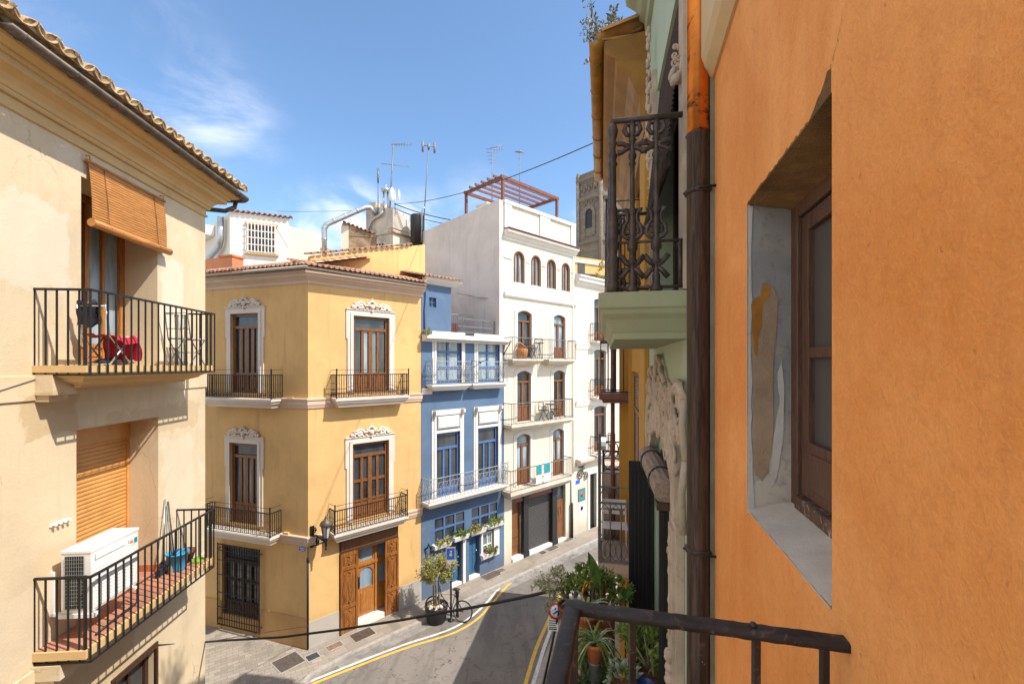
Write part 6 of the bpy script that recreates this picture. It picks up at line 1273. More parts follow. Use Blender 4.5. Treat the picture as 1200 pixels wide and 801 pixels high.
# bush growing out of the gutter roof
bz = thing('roof_weed', 'wild grey green weed growing on the tiles above the ochre gutter', 'plant', G.P(GE + .7, .3, 3.65)); m = MB(); lv = MB()
for i in range(26):
    a = random.uniform(0, 6.28); e = G.P(GE + .45, .50, 3.72) + Vector((math.cos(a) * random.uniform(.1, .5), math.sin(a) * random.uniform(.1, .5), random.uniform(.12, .62))); s0 = G.P(GE + .45 + random.uniform(-.05, .05), .48, 3.70); mid = s0.lerp(e, .5) + Vector((0, 0, .05)); m.tube([s0, mid, e], [.006, .004, .002], 4)
    for _ in range(26): k = random.uniform(.3, 1.05); q = s0.lerp(mid, k * 2) if k < .5 else mid.lerp(e, k * 2 - 1); leaf(lv, q + rv() * .03, rv(.5), rv(1), random.uniform(.035, .07), .024)
m.build('stem', M['bark'], bz); lv.build('foliage', M['leaf_dry'], bz)

# ================================================================ LOW ANNEX BEHIND
AE = Zu(14.5); AX = thing('low_taupe_house', 'low taupe plastered house with a lattice parapet past the ochre house', 'house', G.P((OHE + AE) / 2, 0, -CH))
m = MB(); m.slab([G.xy(OHE + .003, .0), G.xy(AE, .0), G.xy(AE, -5), G.xy(OHE + .003, -5)], -.1, CH - 2.62); m.box(G, OHE + .004, OHE + 1.1, .0, .50, -3.9, -2.02); m.build('wall', M['taupe'], AX)
m = MB(); pth = [(OHE + .04, .0), (OHE + .04, .47), (OHE + 1.07, .47), (OHE + 1.07, 0)]
for A, B in zip(pth[:-1], pth[1:]):
    for h in (-1.97, -1.62): m.bar(G.P(*A, h), G.P(*B, h), .03)
    l = math.hypot(B[0] - A[0], B[1] - A[1]); n_ = max(3, round(l / .14))
    for i in range(n_): m.tube([G.P(A[0] + (B[0] - A[0]) * (i + .5 + .5 * math.cos(k * math.pi / 4)) / n_, A[1] + (B[1] - A[1]) * (i + .5 + .5 * math.cos(k * math.pi / 4)) / n_, -1.795 + .165 * math.sin(k * math.pi / 4)) for k in range(8)], .012, 5, closed=True)
for u, w in pth: m.bar(G.P(u, w, -2.03), G.P(u, w, -1.56), .035)
m.build('parapet_lattice', M['castiron'], AX)
m = MB(); m.box(G, OHE + .02, OHE + 1.1, .42, .52, -1.605, -1.53); m.build('parapet_cap', M['white_trim'], AX)

# ================================================================ OUR ORANGE HOUSE
OU = 2.08 * 1.0316
OR = thing('orange_house', 'rough orange plastered house with a small dark window and worn black balcony rail', 'house', O.P(.6, 0, -CH))
oz = lambda z: z * 1.0316
ow = (oz(.877), oz(1.483), -.477, .535, .132)
m = MB(); m.wall(O, -4, OU - .003, -CH, 3.4, [ow]); m.slab([O.xy(-4), O.xy(OU - .003), O.xy(OU - .003, -6), O.xy(-4, -6)], 0, 3.5 + CH, skip=(0,)); m.box(O, ow[0] - .02, ow[1] + .02, -.4, -.19, ow[2] - .02, ow[3] + .02); m.build('wall', M['orange'], OR)
# plaster reveals, sill and broken lintel, a few millimetres proud of the opening
def rough_sheet(mb, f, na, nb, amp, nrm):
    vs = [f(i / na, j / nb) + nrm * random.uniform(-amp, amp) for i in range(na + 1) for j in range(nb + 1)]
    mb.add(vs, [(i * (nb + 1) + j, i * (nb + 1) + j + 1, (i + 1) * (nb + 1) + j + 1, (i + 1) * (nb + 1) + j) for i in range(na) for j in range(nb)], True)
a0_, a1_, hh0, hh1 = ow[0] + .003, ow[1] - .003, ow[2], ow[3]
m = MB(); rough_sheet(m, lambda a, b: O.P(a1_, -.131 + .1325 * a, hh0 + (hh1 - hh0) * b), 6, 40, .0016, Vector((O.d.x, O.d.y, 0))); RF = Fr(O.xy(a1_), (-O.n.x, -O.n.y), flip=True)
if Vector(RF.n).dot(O.d) > 0: RF = Fr(O.xy(a1_), (-O.n.x, -O.n.y))
def patch(pts, w, mi, jag=.0015):
    """a flake-edged patch on the reveal, given by its outline in the picture"""
    q = []
    for (a, b), (c, d) in zip(pts, pts[1:] + pts[:1]):
        for k in range(5): q.append((a + (c - a) * k / 5, b + (d - b) * k / 5))
    q = [(max(.0015, RF.u(a) + random.uniform(-jag, jag)), RF.h(a, b) + random.uniform(-jag, jag) * 2) for a, b in q]
    m.cur = mi; m.prism(RF, q, .0005, w); m.cur = 0
patch([(893, 332), (908, 338), (911, 348), (910, 380), (907, 420), (905, 455), (907, 492), (903, 530), (900, 552), (893, 563), (884, 556), (881, 530), (883, 480), (882, 440), (880, 400), (880, 362), (884, 350), (891, 346)], .0030, 1)
patch([(880, 356), (884, 350), (891, 348), (893, 332), (902, 335), (902, 346), (894, 356), (892, 382), (888, 398), (887, 418), (883, 412), (881, 385)], .0036, 2)
patch([(876.5, 240), (882, 243), (880, 300), (881, 350), (879.5, 400), (881, 440), (880, 500), (882, 560), (884, 597), (876.5, 597)], .0034, 3); patch([(908, 500), (914, 470), (911, 440), (916, 420), (919, 460), (917, 520), (910, 560), (904, 570), (904, 545)], .0030, 3)
m.build('window_reveal', [M['peel'], M['bareplaster'], M['ochrestain'], M['limewash']], OR)
m = MB(); rough_sheet(m, lambda a, b: O.P(a0_ + (a1_ - a0_) * a, -.131 + .1325 * b, hh0 + .004 + .034 * (1 - b)), 30, 6, .0016, Vector((0, 0, 1))); m.build('window_sill', M['sillw'], OR)
m = MB(); rough_sheet(m, lambda a, b: O.P(a0_ + (a1_ - a0_) * a, -.131 + .1325 * b, hh1 - .004 - .03 * (1 - b)), 30, 6, .003, Vector((0, 0, 1))); m.build('lintel', M['lintel'], OR)
# ragged plaster lip round the opening
m = MB()
def lip(pts, wmin, wmax, nrm2):
    A = [(u, h) for u, h in pts]; B = [(u + nrm2[0] * random.uniform(wmin, wmax), h + nrm2[1] * random.uniform(wmin, wmax)) for u, h in pts]
    for i in range(len(A) - 1): m.quad(O.P(*[A[i][0], .0012, A[i][1]]), O.P(A[i + 1][0], .0012, A[i + 1][1]), O.P(B[i + 1][0], .0012, B[i + 1][1]), O.P(B[i][0], .0012, B[i][1]))
lip([(a1_ + .004, hh0 + (hh1 - hh0) * k / 60) for k in range(61)], .001, .006, (1, 0)); lip([(a0_ + (a1_ - a0_ + .004) * k / 50, hh0 + .002) for k in range(51)], .001, .007, (0, -1)); m.build('plaster_lip', M['sillw'], OR)
m = MB()
A = [(a0_ + (a1_ - a0_) * k / 40, hh1 - .002) for k in range(41)]; B = [(u, h + (.002 + random.uniform(0, .008)) + max(0, .055 - (u - a0_) * .55) * random.uniform(.75, 1.1)) for u, h in A]
for i in range(40): m.quad(O.P(A[i][0], .0012, A[i][1]), O.P(A[i + 1][0], .0012, A[i + 1][1]), O.P(B[i + 1][0], .0012, B[i + 1][1]), O.P(B[i][0], .0012, B[i][1]))
m.build('plaster_lip', M['lintel'], OR)
def crack(pts, wd):
    """a hairline crack: a jagged dark sliver on the plaster"""
    m = MB(); P2 = []
    for (a, b), (c, d) in zip(pts[:-1], pts[1:]):
        for k in range(8): P2.append((a + (c - a) * k / 8 + random.uniform(-.003, .003), b + (d - b) * k / 8 + random.uniform(-.003, .003)))
    P2.append(pts[-1]); n_ = len(P2)
    for i in range(n_ - 1):
        t0, t1 = wd * (1 - i / n_) , wd * (1 - (i + 1) / n_)
        m.quad(O.P(P2[i][0] - t0, .0014, P2[i][1]), O.P(P2[i][0] + t0, .0014, P2[i][1]), O.P(P2[i + 1][0] + t1, .0014, P2[i + 1][1]), O.P(P2[i + 1][0] - t1, .0014, P2[i + 1][1]))
    m.build('crack', M['crackm'], OR)
crack([(a0_, hh1 + .05), (a0_ - .03, hh1 + .08), (a0_ - .05, hh1 + .115), (a0_ - .09, hh1 + .135)], .0011); crack([(a1_ + .004, hh1 - .005), (a1_ + .05, hh1 - .02), (a1_ + .075, hh1 - .045)], .0012)
# window: dark frame set in the recess with a glazing bar
m = MB(); wz = -.131; t_ = .055
m.box(O, ow[0], ow[0] + t_, wz - .05, wz + .004, hh0, hh1); m.box(O, ow[1] - t_, ow[1] - .001, wz - .05, wz + .004, hh0, hh1); m.box(O, ow[0] + t_, ow[1] - t_, wz - .05, wz + .0035, hh1 - .075, hh1); m.cur = 1; m.box(O, ow[0] + t_, ow[1] - t_, wz - .05, wz + .012, hh0, hh0 + .075)
fr_ = m.build('window', [M['frame_w'], M['frame_worn']], OR, bevel=.004)
m = MB(); v0, v1 = ow[0] + t_ + .002, ow[1] - t_ - .002; k0, k1 = hh0 + .077, hh1 - .077; s = .05
m.box(O, v0, v0 + s, wz - .045, wz - .008, k0, k1); m.box(O, v1 - s, v1, wz - .045, wz - .008, k0, k1); m.box(O, v0 + s, v1 - s, wz - .045, wz - .0085, k1 - s, k1); m.box(O, v0 + s, v1 - s, wz - .045, wz - .009, k0, k0 + .17); hm = k0 + .17 + (k1 - k0 - .22) * .42
m.box(O, v0 + s, v1 - s, wz - .045, wz - .0095, hm - .016, hm + .016); m.box(O, v0 + s + .02, v1 - s - .02, wz - .01, wz - .004, k0 + .035, k0 + .14)
ss = m.build('sash', M['frame_w'], fr_, bevel=.004)
m = MB(); m.box(O, v0 + s * .6, v1 - s * .6, wz - .032, wz - .026, k0 + .1, k1 - .02); m.build('pane', M['glass_dust'], fr_)
# stone band at the top
m = MB(); m.prism(Fr(O.xy(oz(1.35)), tuple(O.n)), [(.0, 1.34), (.025, 1.335), (.10, 1.39), (.125, 1.42), (.125, 1.75), (0, 1.78)], 0, 0) if False else None
m = MB(); m.sweep([O.xy(oz(2.075)), O.xy(-3)], [(-.02, 1.30), (.012, 1.30), (.045, 1.345), (.06, 1.39), (.06, 1.72), (-.02, 1.74)]); m.build('cornice', M['cornice_stone'], OR)
# our own balcony: slab and worn black rail
bal = MB(); rw = .50; u_b = oz(.83)
cu, cw = None, None
CORN = Vector((.129, .941, CH - .495)); rel = Vector((CORN.x, CORN.y)) - O.o; ru, rw = rel.dot(O.d), rel.dot(O.n)
bal.loft(O, [(-1.6, ru + .03, rw + .03, -1.55), (-1.6, ru + .03, rw + .03, -1.66), (-1.6, ru - .02, rw - .02, -1.72)]); ob = bal.build('balcony', M['cornice_stone'], OR)
def flat_rail(mb, pts, wd, th, seed=0):
    """a hand-forged flat bar, slightly uneven"""
    random.seed(seed); pts = [Vector(p) for p in pts]; vs = []; N_ = len(pts)
    prof = [(-.5, -.42), (-.42, -.5), (.42, -.5), (.5, -.42), (.5, .36), (.36, .5), (-.36, .5), (-.5, .36)]
    for i, p in enumerate(pts):
        d = (pts[min(i + 1, N_ - 1)] - pts[max(i - 1, 0)]).normalized(); s_ = Vector((d.y, -d.x, 0)).normalized() if abs(d.z) < .9 else Vector((1, 0, 0)); up_ = s_.cross(d)
        j = Vector((random.uniform(-1, 1), random.uniform(-1, 1), random.uniform(-1, 1))) * .0006
        vs += [p + j + s_ * (a * wd * random.uniform(.97, 1.03)) + up_ * (b * th * random.uniform(.96, 1.04)) for a, b in prof]
    m8 = 8; mb.add(vs, [(i * m8 + k, i * m8 + (k + 1) % m8, (i + 1) * m8 + (k + 1) % m8, (i + 1) * m8 + k) for i in range(N_ - 1) for k in range(m8)] + [tuple(reversed(range(8))), tuple((N_ - 1) * 8 + k for k in range(8))], True)
r = MB(); hr = -.508
seg_ = lambda a, b, n_: [a.lerp(b, k / n_) for k in range(n_ + 1)]
pc = O.P(ru, rw, hr)
flat_rail(r, seg_(O.P(ru, rw + .018, hr), O.P(ru, -.01, hr), 40), .034, .018, 3); flat_rail(r, seg_(O.P(ru + .0175, rw, hr - .0008), O.P(-1.6, rw, hr - .0008), 60), .034, .0182, 4)
random.seed(21)
RL = Fr(O.xy(ru, 0), tuple(O.n))
for w in (RL.u(741), RL.u(822), RL.u(886), RL.u(966)): r.tube(seg_(O.P(ru, w, hr - .01), O.P(ru, w, -1.5), 12), .0085, 4, False)
for i in range(1, 16): r.tube([O.P(ru - i * .125, rw, hr - .01), O.P(ru - i * .125, rw, -1.5)], .0085, 4, False)
r.tube([O.P(ru, rw, hr - .01), O.P(ru, rw, -1.55)], .012, 4, False)
r.tube([O.P(ru, rw, -1.48), O.P(ru, 0, -1.48)], .01, 4, False); r.tube([O.P(ru, rw, -1.48), O.P(-1.6, rw, -1.48)], .01, 4, False)
r.ball(O.P(ru, .155, hr + .012), .007, seg=8); r.build('railing', M['wornrail'], ob)
random.seed(31)
# ================================================================ ROOFTOPS BEHIND
def bgbox(name, label, px0, px1, Yd0, Yd1, h, depth, mt, cat='house'):
    """a far building standing on the ground: front from px0 at depth Yd0 to px1 at depth Yd1"""
    a = Vector(((px0 - CX) / FPX * Yd0, Yd0)); b = Vector(((px1 - CX) / FPX * Yd1, Yd1)); f = Fr(tuple(a), tuple(b - a)); l = (b - a).length; t_ = thing(name, label, cat, f.P(l / 2, -depth / 2, -CH)); m = MB()
    m.box(f, 0, l, -depth, 0, -CH, h); w = m.build('wall', mt, t_); return t_, f, l
t_, f, l = bgbox('white_roof_house', 'white rooftop house with a barred window behind the yellow tiles', 269.5, 338, 21, 22.0, 7.2, 5, M['white_trim'])
m = MB(); tile_roof(m, f.P(-.1, .12, 7.2), f.P(l + .1, .12, 7.2), -f.n, R(8), .5, .22, .09, 1, .016); m.build('roof_edge', M['tile_r'], t_)
wu0, wu1, wh0, wh1 = f.u(291), f.u(322.5), f.h(306, 296), f.h(306, 264); sash(t_, f, wu0, wu1, wh0, wh1, .04, M['brown'], 'glass_dust', 2, 1, .09, .06)
m = MB()
for i in range(9): u = wu0 + (wu1 - wu0) * i / 8; m.bar(f.P(u, .16, wh0 - .05), f.P(u, .16, wh1 + .05), .035)
for i in range(5): h = wh0 + (wh1 - wh0) * i / 4; m.bar(f.P(wu0 - .08, .15, h), f.P(wu1 + .08, .15, h), .035)
m.build('window_grille', M['plastic_w'], t_); m = MB(); m.box(f, wu0 - .15, wu1 + .15, 0, .14, wh0 - .12, wh0 - .03); m.box(f, wu0 - .12, wu1 + .12, 0, .12, wh1 + .05, wh1 + .1); m.build('sill', M['cream_trim'], t_)
t2, f2_, l2 = bgbox('white_roof_house', 'white rooftop wing with a duct and an air conditioner left of the barred window', 228, 269.4, 24.5, 21.0, 7.15, 4.5, M['white'])
m = MB(); pts = [f2_.P(f2_.u(265), .22, 7.0), f2_.P(f2_.u(265), .22, 6.0), f2_.P(f2_.u(263.5), .25, 5.65), f2_.P(f2_.u(254), .3, 5.3), f2_.P(f2_.u(251), .3, 4.4)]; m.tube(pts, .14, 12); m.build('duct', M['galv'], None, 'galvanised duct elbow on the white rooftop wing behind the left gutter', 'duct')
a = f2_.u(241); b = f2_.u(252); t3 = thing('roof_air_conditioner', 'small white air conditioner on the rooftop wing left of the duct elbow', 'air conditioner', f2_.P((a + b) / 2, .3, 5.3)); m = MB(); m.box(f2_, a, b, .02, .4, f2_.h(247, 279), f2_.h(247, 268)); m.build('casing', M['plastic_w'], t3); m = MB(); c = f2_.P((a + b) / 2 - .05, .41, f2_.h(247, 273.5)); m.lathe(c, [(.03, -.01), (.19, -.01), (.19, .005), (.03, .006)], 14, axis=Vector((f2_.n.x, f2_.n.y, 0))); m.build('fan', M['dark'], t3)
t4, f4, l4 = bgbox('terracotta_chimney', 'wide terracotta coloured chimney block at the left end of the yellow tiles', 240, 272, 18.4, 17.9, 4.35, .5, M['clay_red'], 'chimney'); m = MB(); m.box(f4, l4 - .7, l4 + .04, -.54, .04, 4.35, 4.43); m.build('cap', M['terracotta'], t4)
t5, f5, l5 = bgbox('old_roof_wall', 'low old stained wall with a tile ridge right of the barred window', 337, 382, 24.5, 24.5, 6.35, 1.5, M['oldwall'], 'wall'); m = MB(); tile_roof(m, f5.P(-.1, .15, 6.75), f5.P(l5, .15, 6.25), -f5.n, R(14), .8, .24, .10, 2, .016); m.prism(f5, [(0, 6.3), (l5, 6.3), (l5, 6.32), (0, 6.8)], -1.2, 0); m.build('coping', M['tile_r'], t5)
# duct
m = MB(); Zd = 20.5
pts = [at(380, 300, Zd), at(380, 275, Zd), at(380, 268, Zd), at(383, 263, Zd), at(388, 260.5, Zd + .1), at(420, 246.5, Zd + .6), at(428, 243.2, Zd + .8), at(433, 243, Zd + .9), at(436.5, 246, Zd + 1), at(441, 251, Zd + 1.1)]
m.tube(pts, .118, 14)
for k, (p, q) in enumerate(((at(391, 259.2, Zd + .15), at(392.5, 258.5, Zd + .17)), (at(404, 253.5, Zd + .36), at(405.5, 252.8, Zd + .38)), (at(418, 247.4, Zd + .57), at(419.5, 246.7, Zd + .59)), (at(380, 281, Zd), at(380, 279.5, Zd)), (at(380, 267.5, Zd), at(380.2, 266.5, Zd)))): m.tube([p, q], .132, 14)
m.build('duct', M['galv'], None, 'long bright galvanised duct bent over the yellow roof towards the plaster chimneys', 'duct')
# plaster chimney cluster
t6, f6, l6 = bgbox('rough_chimney', 'low brown rubble chimney block with sloping tile caps behind the duct', 402, 441, 21.2, 21.6, 6.15, 1.2, M['rubble'], 'chimney')
m = MB(); m.prism(f6, [(-.05, 6.15), (l6, 6.15), (l6, 6.25), (.1, 6.75), (-.05, 6.7)], -1.2, .02); m.build('gable', M['rubble'], t6); m = MB(); m.prism(Fr(f6.xy(0, 0), tuple(-f6.n)), [(0, 4), (1.3, 4), (1.3, 5.6), (.1, 6.68), (0, 6.7)], -.02, .012); m.box(f6, -.08, .25, -.1, .04, 4.5, 6.6); m.build('side_render', M['white'], t6)
m = MB(); tile_roof(m, f6.P(.05, .08, 6.72), f6.P(l6 + .02, .08, 6.24), -f6.n, R(5), .45, .2, .08, 1, .015); m.build('coping', M['tile_r'], t6)
t7, f7, l7 = bgbox('plaster_chimney', 'tall grey stained plaster chimney under the aerial masts', 429, 460.5, 21.9, 21.2, 7.2, 1.2, M['oldwall'], 'chimney')
m = MB(); m.box(f7, -.06, l7 + .06, -1.26, .06, 6.25, 6.38); m.prism(f7, [(.0, 7.2), (l7, 7.2), (l7, 7.45), (l7 * .6, 7.55), (.15, 7.75), (0, 7.6)], -1.2, 0); m.box(f7, .1, .5, -.5, -.1, 7.6, 7.95); m.box(f7, .62, .85, -.6, -.3, 7.5, 7.9); m.build('cap', M['oldwall'], t7)
m = MB()
for i in range(5): u = .3 + i * .17; m.box(f7, u, u + .1, -.05, .006, 5.75 - .02 * i, 5.85)
m.build('vent_hole', M['dark'], t7)
m = MB(); m.tube([f7.P(.05, .1, 6.45), f7.P(.2, .12, 6.55), f7.P(.45, .12, 6.95), f7.P(.7, .12, 7.1), f7.P(1.0, .12, 7.15), f7.P(1.15, .12, 7.35)], .07, 8); m.build('hose', M['galv'], None, 'thin grey bent pipe strapped across the plaster chimney', 'pipe')
t8, f8, l8 = bgbox('white_chimney_wing', 'white rendered chimney wing with a mossy sloping cap beside the water tank', 460.6, 482, 21.2, 22.2, 6.5, 1.6, M['white'], 'chimney'); m = MB(); m.prism(f8, [(-.06, 6.5), (l8 + .1, 6.5), (l8 + .1, 6.95), (-.06, 7.45)], -1.6, .05); m.build('cap', M['oldwall'], t8)
m = MB(); m.box(f8, -.1, l8 + .1, -1.6, .1, 6.28, 6.36); m.build('ledge', M['tile_r'], t8)
c = at(489.2, 278, 21.6); wt = thing('water_tank', 'dark grey round water tank on the roof left of the white party wall', 'water tank', c); m = MB(); m.lathe(c, [(.02, -.4), (.33, -.4), (.34, .95), (.33, 1.02), (.30, 1.06), (.05, 1.10)], 20); m.build('tank', M['tank'] if 'tank' in M else M['dark'], wt); m = MB(); m.tube([c + Vector((.25, -.3, -.3)), c + Vector((.3, -.34, 1.25)), c + Vector((.42, -.34, 1.32))], .03, 6); m.build('pipe', M['galv'], wt)
m = MB(); g_ = Fr(at(494, 270, 22).xy, (1, .1)); 
cw_ = thing('party_wall_shoulder', 'low white wall between the yellow parapet and the tall party wall', 'wall', at(515, 300, 17)); fs = Fr(Y.xy(UY - .4, -3.2), tuple(Y.d)); m = MB(); m.box(fs, 0, 1.5, -.6, 0, -2, 3.55); m.build('wall', M['white'], cw_)
m = MB(); tile_roof(m, fs.P(0, .1, 3.58), fs.P(1.6, .1, 3.58), -fs.n, R(10), .5, .2, .08, 1); m.build('coping', M['tile_r'], cw_)
# aerials
def mast(label, x0, y0, x1, y1, Z, r=.025, kind=None):
    a, b = at(x0, y0, Z), at(x1, y1, Z); t_ = thing('antenna', label, 'antenna', a, 'rooftop antennas'); m = MB(); m.tube([a, b], [r, r * .7], 6); m.build('mast', M['greyiron'], t_); m = MB(); X = Vector((1, .25, 0)).normalized(); up = Vector((0, 0, 1)); d = (b - a).normalized()
    if kind == 'yagi':
        q = b - d * .05; m.tube([q - X * .1, q + X * .9 + up * .15], .018, 5)
        for i in range(7): p = q + X * (.0 + .13 * i) + up * (.02 * i); m.tube([p - Vector((-.2, .6, 0)) * .3, p + Vector((-.2, .6, 0)) * .3], .009, 4); m.tube([p - up * .1, p + up * .1], .007, 4)
        q = b - d * 1.0; m.tube([q - X * .5, q + X * .8], .014, 5)
        for i in range(5): p = q + X * (-.4 + .28 * i); m.tube([p - Vector((-.2, .6, .5)) * .35, p + Vector((-.2, .6, .5)) * .35], .009, 4)
    elif kind == 'sector':
        for s in (-.28, .28): m.tube([b + X * s - up * .35, b + X * s + up * .15], .055, 6)
        m.tube([b - X * .28 - up * .05, b + X * .28 - up * .05], .02, 5); m.tube([b - up * .2, b + up * .05], .06, 6)
    elif kind == 'whip': m.tube([b - d * .7, b], .045, 6)
    elif kind == 'grid':
        for i in range(5): p = b - d * (.06 + i * .16); m.tube([p - X * (.3 - .04 * i), p + X * (.3 - .04 * i) + up * .06], .012, 4)
        m.tube([b - X * .1, b + X * .5 + up * .2], .016, 4)
        for i in range(4): p = b + X * (.1 + .12 * i) + up * (.02 + .05 * i); m.tube([p - up * .2, p + up * .2], .009, 4)
    elif kind == 'bar': m.tube([b - X * .22, b + X * .22], .03, 5); m.tube([b - X * .1, b + X * .1 + up * .06], .05, 5); m.tube([b - d * .3 - X * .1, b - d * .3 + X * .1], .012, 4)
    m.build('aerial', M['greyiron'], t_)
mast('short whip antenna left of the plaster chimney masts', 443, 250, 443, 197, 21.5, .022, 'whip'); mast('tallest leaning antenna with comb shaped aerials over the plaster chimney', 456.3, 255, 461, 168.5, 21.3, .04, 'yagi'); mast('thin mast with three small panels left of the pergola', 496.5, 262, 502.3, 170, 21.5, .028, 'sector'); mast('antenna with small winged aerial standing behind the pergola on its left', 576.5, 240, 577, 174, 21, .022, 'grid'); mast('thin straight antenna with a short crossbar behind the pergola on its right', 609, 240, 609, 178.5, 21.5, .022, 'bar')
cc = at(452, 240, 21.4); t_ = thing('chimney_cowl', 'pale mushroom shaped chimney cowl among the masts', 'chimney cowl', cc); m = MB(); m.lathe(cc + Vector((0, 0, .62)), [(.02, 0), (.21, 0), (.20, .12), (.05, .18), (.04, .26), (.06, .3), (.01, .32)], 12); m.build('cap', M['galv'], t_); m = MB()
for dx in (-.1, .1): m.tube([cc + Vector((dx, 0, -.3)), cc + Vector((dx, 0, .64))], .04, 8)
m.build('stack', M['galv'], t_)
dd = at(460.5, 228, 21.2); t_ = thing('panel_antenna', 'white rounded panel antenna beside the pale chimney cowl', 'antenna', dd); m = MB(); m.ball(dd + Vector((-.05, 0, 0)), .13, .06, .36, seg=10); m.ball(dd + Vector((.26, .1, .0)), .06, .06, .28, seg=8); m.build('panel', M['plastic_w'], t_); m = MB(); m.tube([dd + Vector((.08, .05, -1)), dd + Vector((.08, .05, .3))], .025, 6); m.build('mast', M['galv'], t_)
# stone bell tower far down the street, and the house at its foot
TC = at(707, 300, 46); TW = thing('stone_tower', 'old carved stone bell tower rising behind the end of the street', 'tower', (TC.x, TC.y, 0)); m = MB()
def ring(r_, h, rot=R(13)): return [(TC.x + r_ * math.cos(rot + k * math.pi / 3), TC.y + r_ * math.sin(rot + k * math.pi / 3), h + CH) for k in range(6)]
prof = [(2.75, -CH), (2.75, 12.0), (2.95, 12.1), (2.95, 12.4), (2.7, 12.5), (2.7, 16.3), (2.95, 16.45), (2.95, 16.75), (2.65, 16.85), (2.65, 18.2), (3.0, 18.4), (3.0, 18.7), (2.7, 18.8), (2.7, 19.2)]
vs = [p for r_, h in prof for p in ring(r_, h)]; m.add(vs, [(6 * i + k, 6 * i + (k + 1) % 6, 6 * i + 6 + (k + 1) % 6, 6 * i + 6 + k) for i in range(len(prof) - 1) for k in range(6)] + [tuple(6 * (len(prof) - 1) + k for k in range(6))])
for k in range(6):
    p = ring(2.74, 0)[k]
    m.tube([Vector((p[0], p[1], CH + 5)), Vector((p[0], p[1], CH + 19.2))], .22, 6)
    for j in range(3): q = ring(2.75, 18.9 + .18 * j)[k]; m.ball(Vector(q), .25 - .05 * j, seg=6)
    a, b = Vector(ring(2.72, 0)[k]), Vector(ring(2.72, 0)[(k + 1) % 6])
    for j in range(9): q = a.lerp(b, (j + .5) / 9); m.ball(q + Vector((0, 0, 17.5 + .25 * (j % 2))), .16, .16, .3, seg=6); m.ball(q + Vector((0, 0, 16.0 + .2 * (j % 2))), .12, .12, .2, seg=6)
m.build('wall', M['tower'], TW)
for k in range(6):
    a, b = Vector(ring(2.70, 0)[k]).xy, Vector(ring(2.70, 0)[(k + 1) % 6]).xy; mid = (a + b) / 2
    f = Fr(tuple(a), tuple(b - a)); 
    if (f.n).dot(mid - TC.xy) < 0: f = Fr(tuple(a), tuple(b - a), flip=True)
    l = (b - a).length; pts = [(l / 2 - .45, 12.9)] + arch(l / 2 - .45, l / 2 + .45, 15.5, .44) + [(l / 2 + .45, 12.9)]
    m = MB(); m.prism(f, pts, -.3, .012); w_ = m.build('window', M['dark'], TW); m = MB(); o_, i_ = arch(l / 2 - .75, l / 2 + .75, 15.85, .74), arch(l / 2 - .45, l / 2 + .45, 15.5, .44)
    for p, q, r_, s_ in zip(o_[:-1], o_[1:], i_[1:], i_[:-1]): m.prism(f, [p, q, r_, s_], 0, .14)
    m.box(f, l / 2 - .75, l / 2 - .45, 0, .14, 12.8, 15.1); m.box(f, l / 2 + .45, l / 2 + .75, 0, .14, 12.8, 15.1); m.box(f, l / 2 - .45, l / 2 + .45, .02, .06, 12.8, 13.6); m.build('surround', M['tower'], w_)
t9, f9, l9 = bgbox('ochre_terrace_house', 'pale ochre house with a roof terrace at the foot of the stone tower', 670, 720, 34, 36, 8.3, 6, M['yellow']); m = MB(); m.box(f9, .1, l9, .002, .1, 7.85, 8.1); m.build('string_course', M['stone_trim'], t9)
a, b = f9.u(677), f9.u(685); m = MB(); m.box(f9, a, b, .0, .06, f9.h(680, 325), f9.h(680, 304)); m.build('window', M['glass_dust'], t9); m = MB(); m.box(f9, f9.u(678), l9, .35, .38, 5.9, 7.0); m.build('glass_screen', M['screen'] if 'screen' in M else M['glass'], t9)
pl2 = thing('terrace_plant', 'leafy potted plant on the terrace below the stone tower', 'plant', f9.P(f9.u(698), .9, 6.0)); m = MB(); foliage(m, f9.P(f9.u(698), .9, 7.0), .55, .4, .9, 300, .22, .09, 7); m.build('foliage', M['leaf_olive'], pl2); m = MB(); m.lathe(f9.P(f9.u(698), .9, 5.7), [(.2, 0), (.3, .5), (.02, .5)], 10); m.build('plant_pot', M['terracotta'], pl2)

# ================================================================ STREET THINGS
p = gnd(511.5, 727, RZ); tp = thing('potted_tree', 'bushy olive green tree in a round dark pot at the kerb before the blue house', 'tree', p)
m = MB(); m.lathe(p, [(.02, 0), (.27, 0), (.30, .05), (.36, .46), (.37, .50), (.35, .52), (.32, .50), (.31, .43), (.02, .42)], 24); m.build('plant_pot', M['potdark'] if 'potdark' in M else M['dark'], tp)
m = MB()
for _ in range(46): a = random.uniform(0, 6.28); q = random.uniform(.02, .29); m.ball(p + Vector((q * math.cos(a), q * math.sin(a), .44 + random.uniform(0, .04))), random.uniform(.03, .06), seg=6)
q_ = m.build('pebbles', M['sillw'], tp); q_['kind'] = 'stuff'
m = MB(); lv = MB()
for s, (dx, dy) in enumerate(((-.07, 0), (.06, .04), (.0, -.06))):
    q = [p + Vector((dx, dy, .4)), p + Vector((dx * 1.4, dy, .85)), p + Vector((dx * 1.1 - .02, dy * 1.5, 1.2)), p + Vector((dx * 2.5, dy * 2.5, 1.6))]; m.tube(q, [.034, .028, .022, .012], 7)
    for _ in range(9): a = rv(.4); e = q[3] + a * random.uniform(.2, .42); m.tube([q[2].lerp(q[3], random.random()), e], [.010, .004], 4)
m.build('trunk', M['bark'], tp)
for _ in range(3): pass
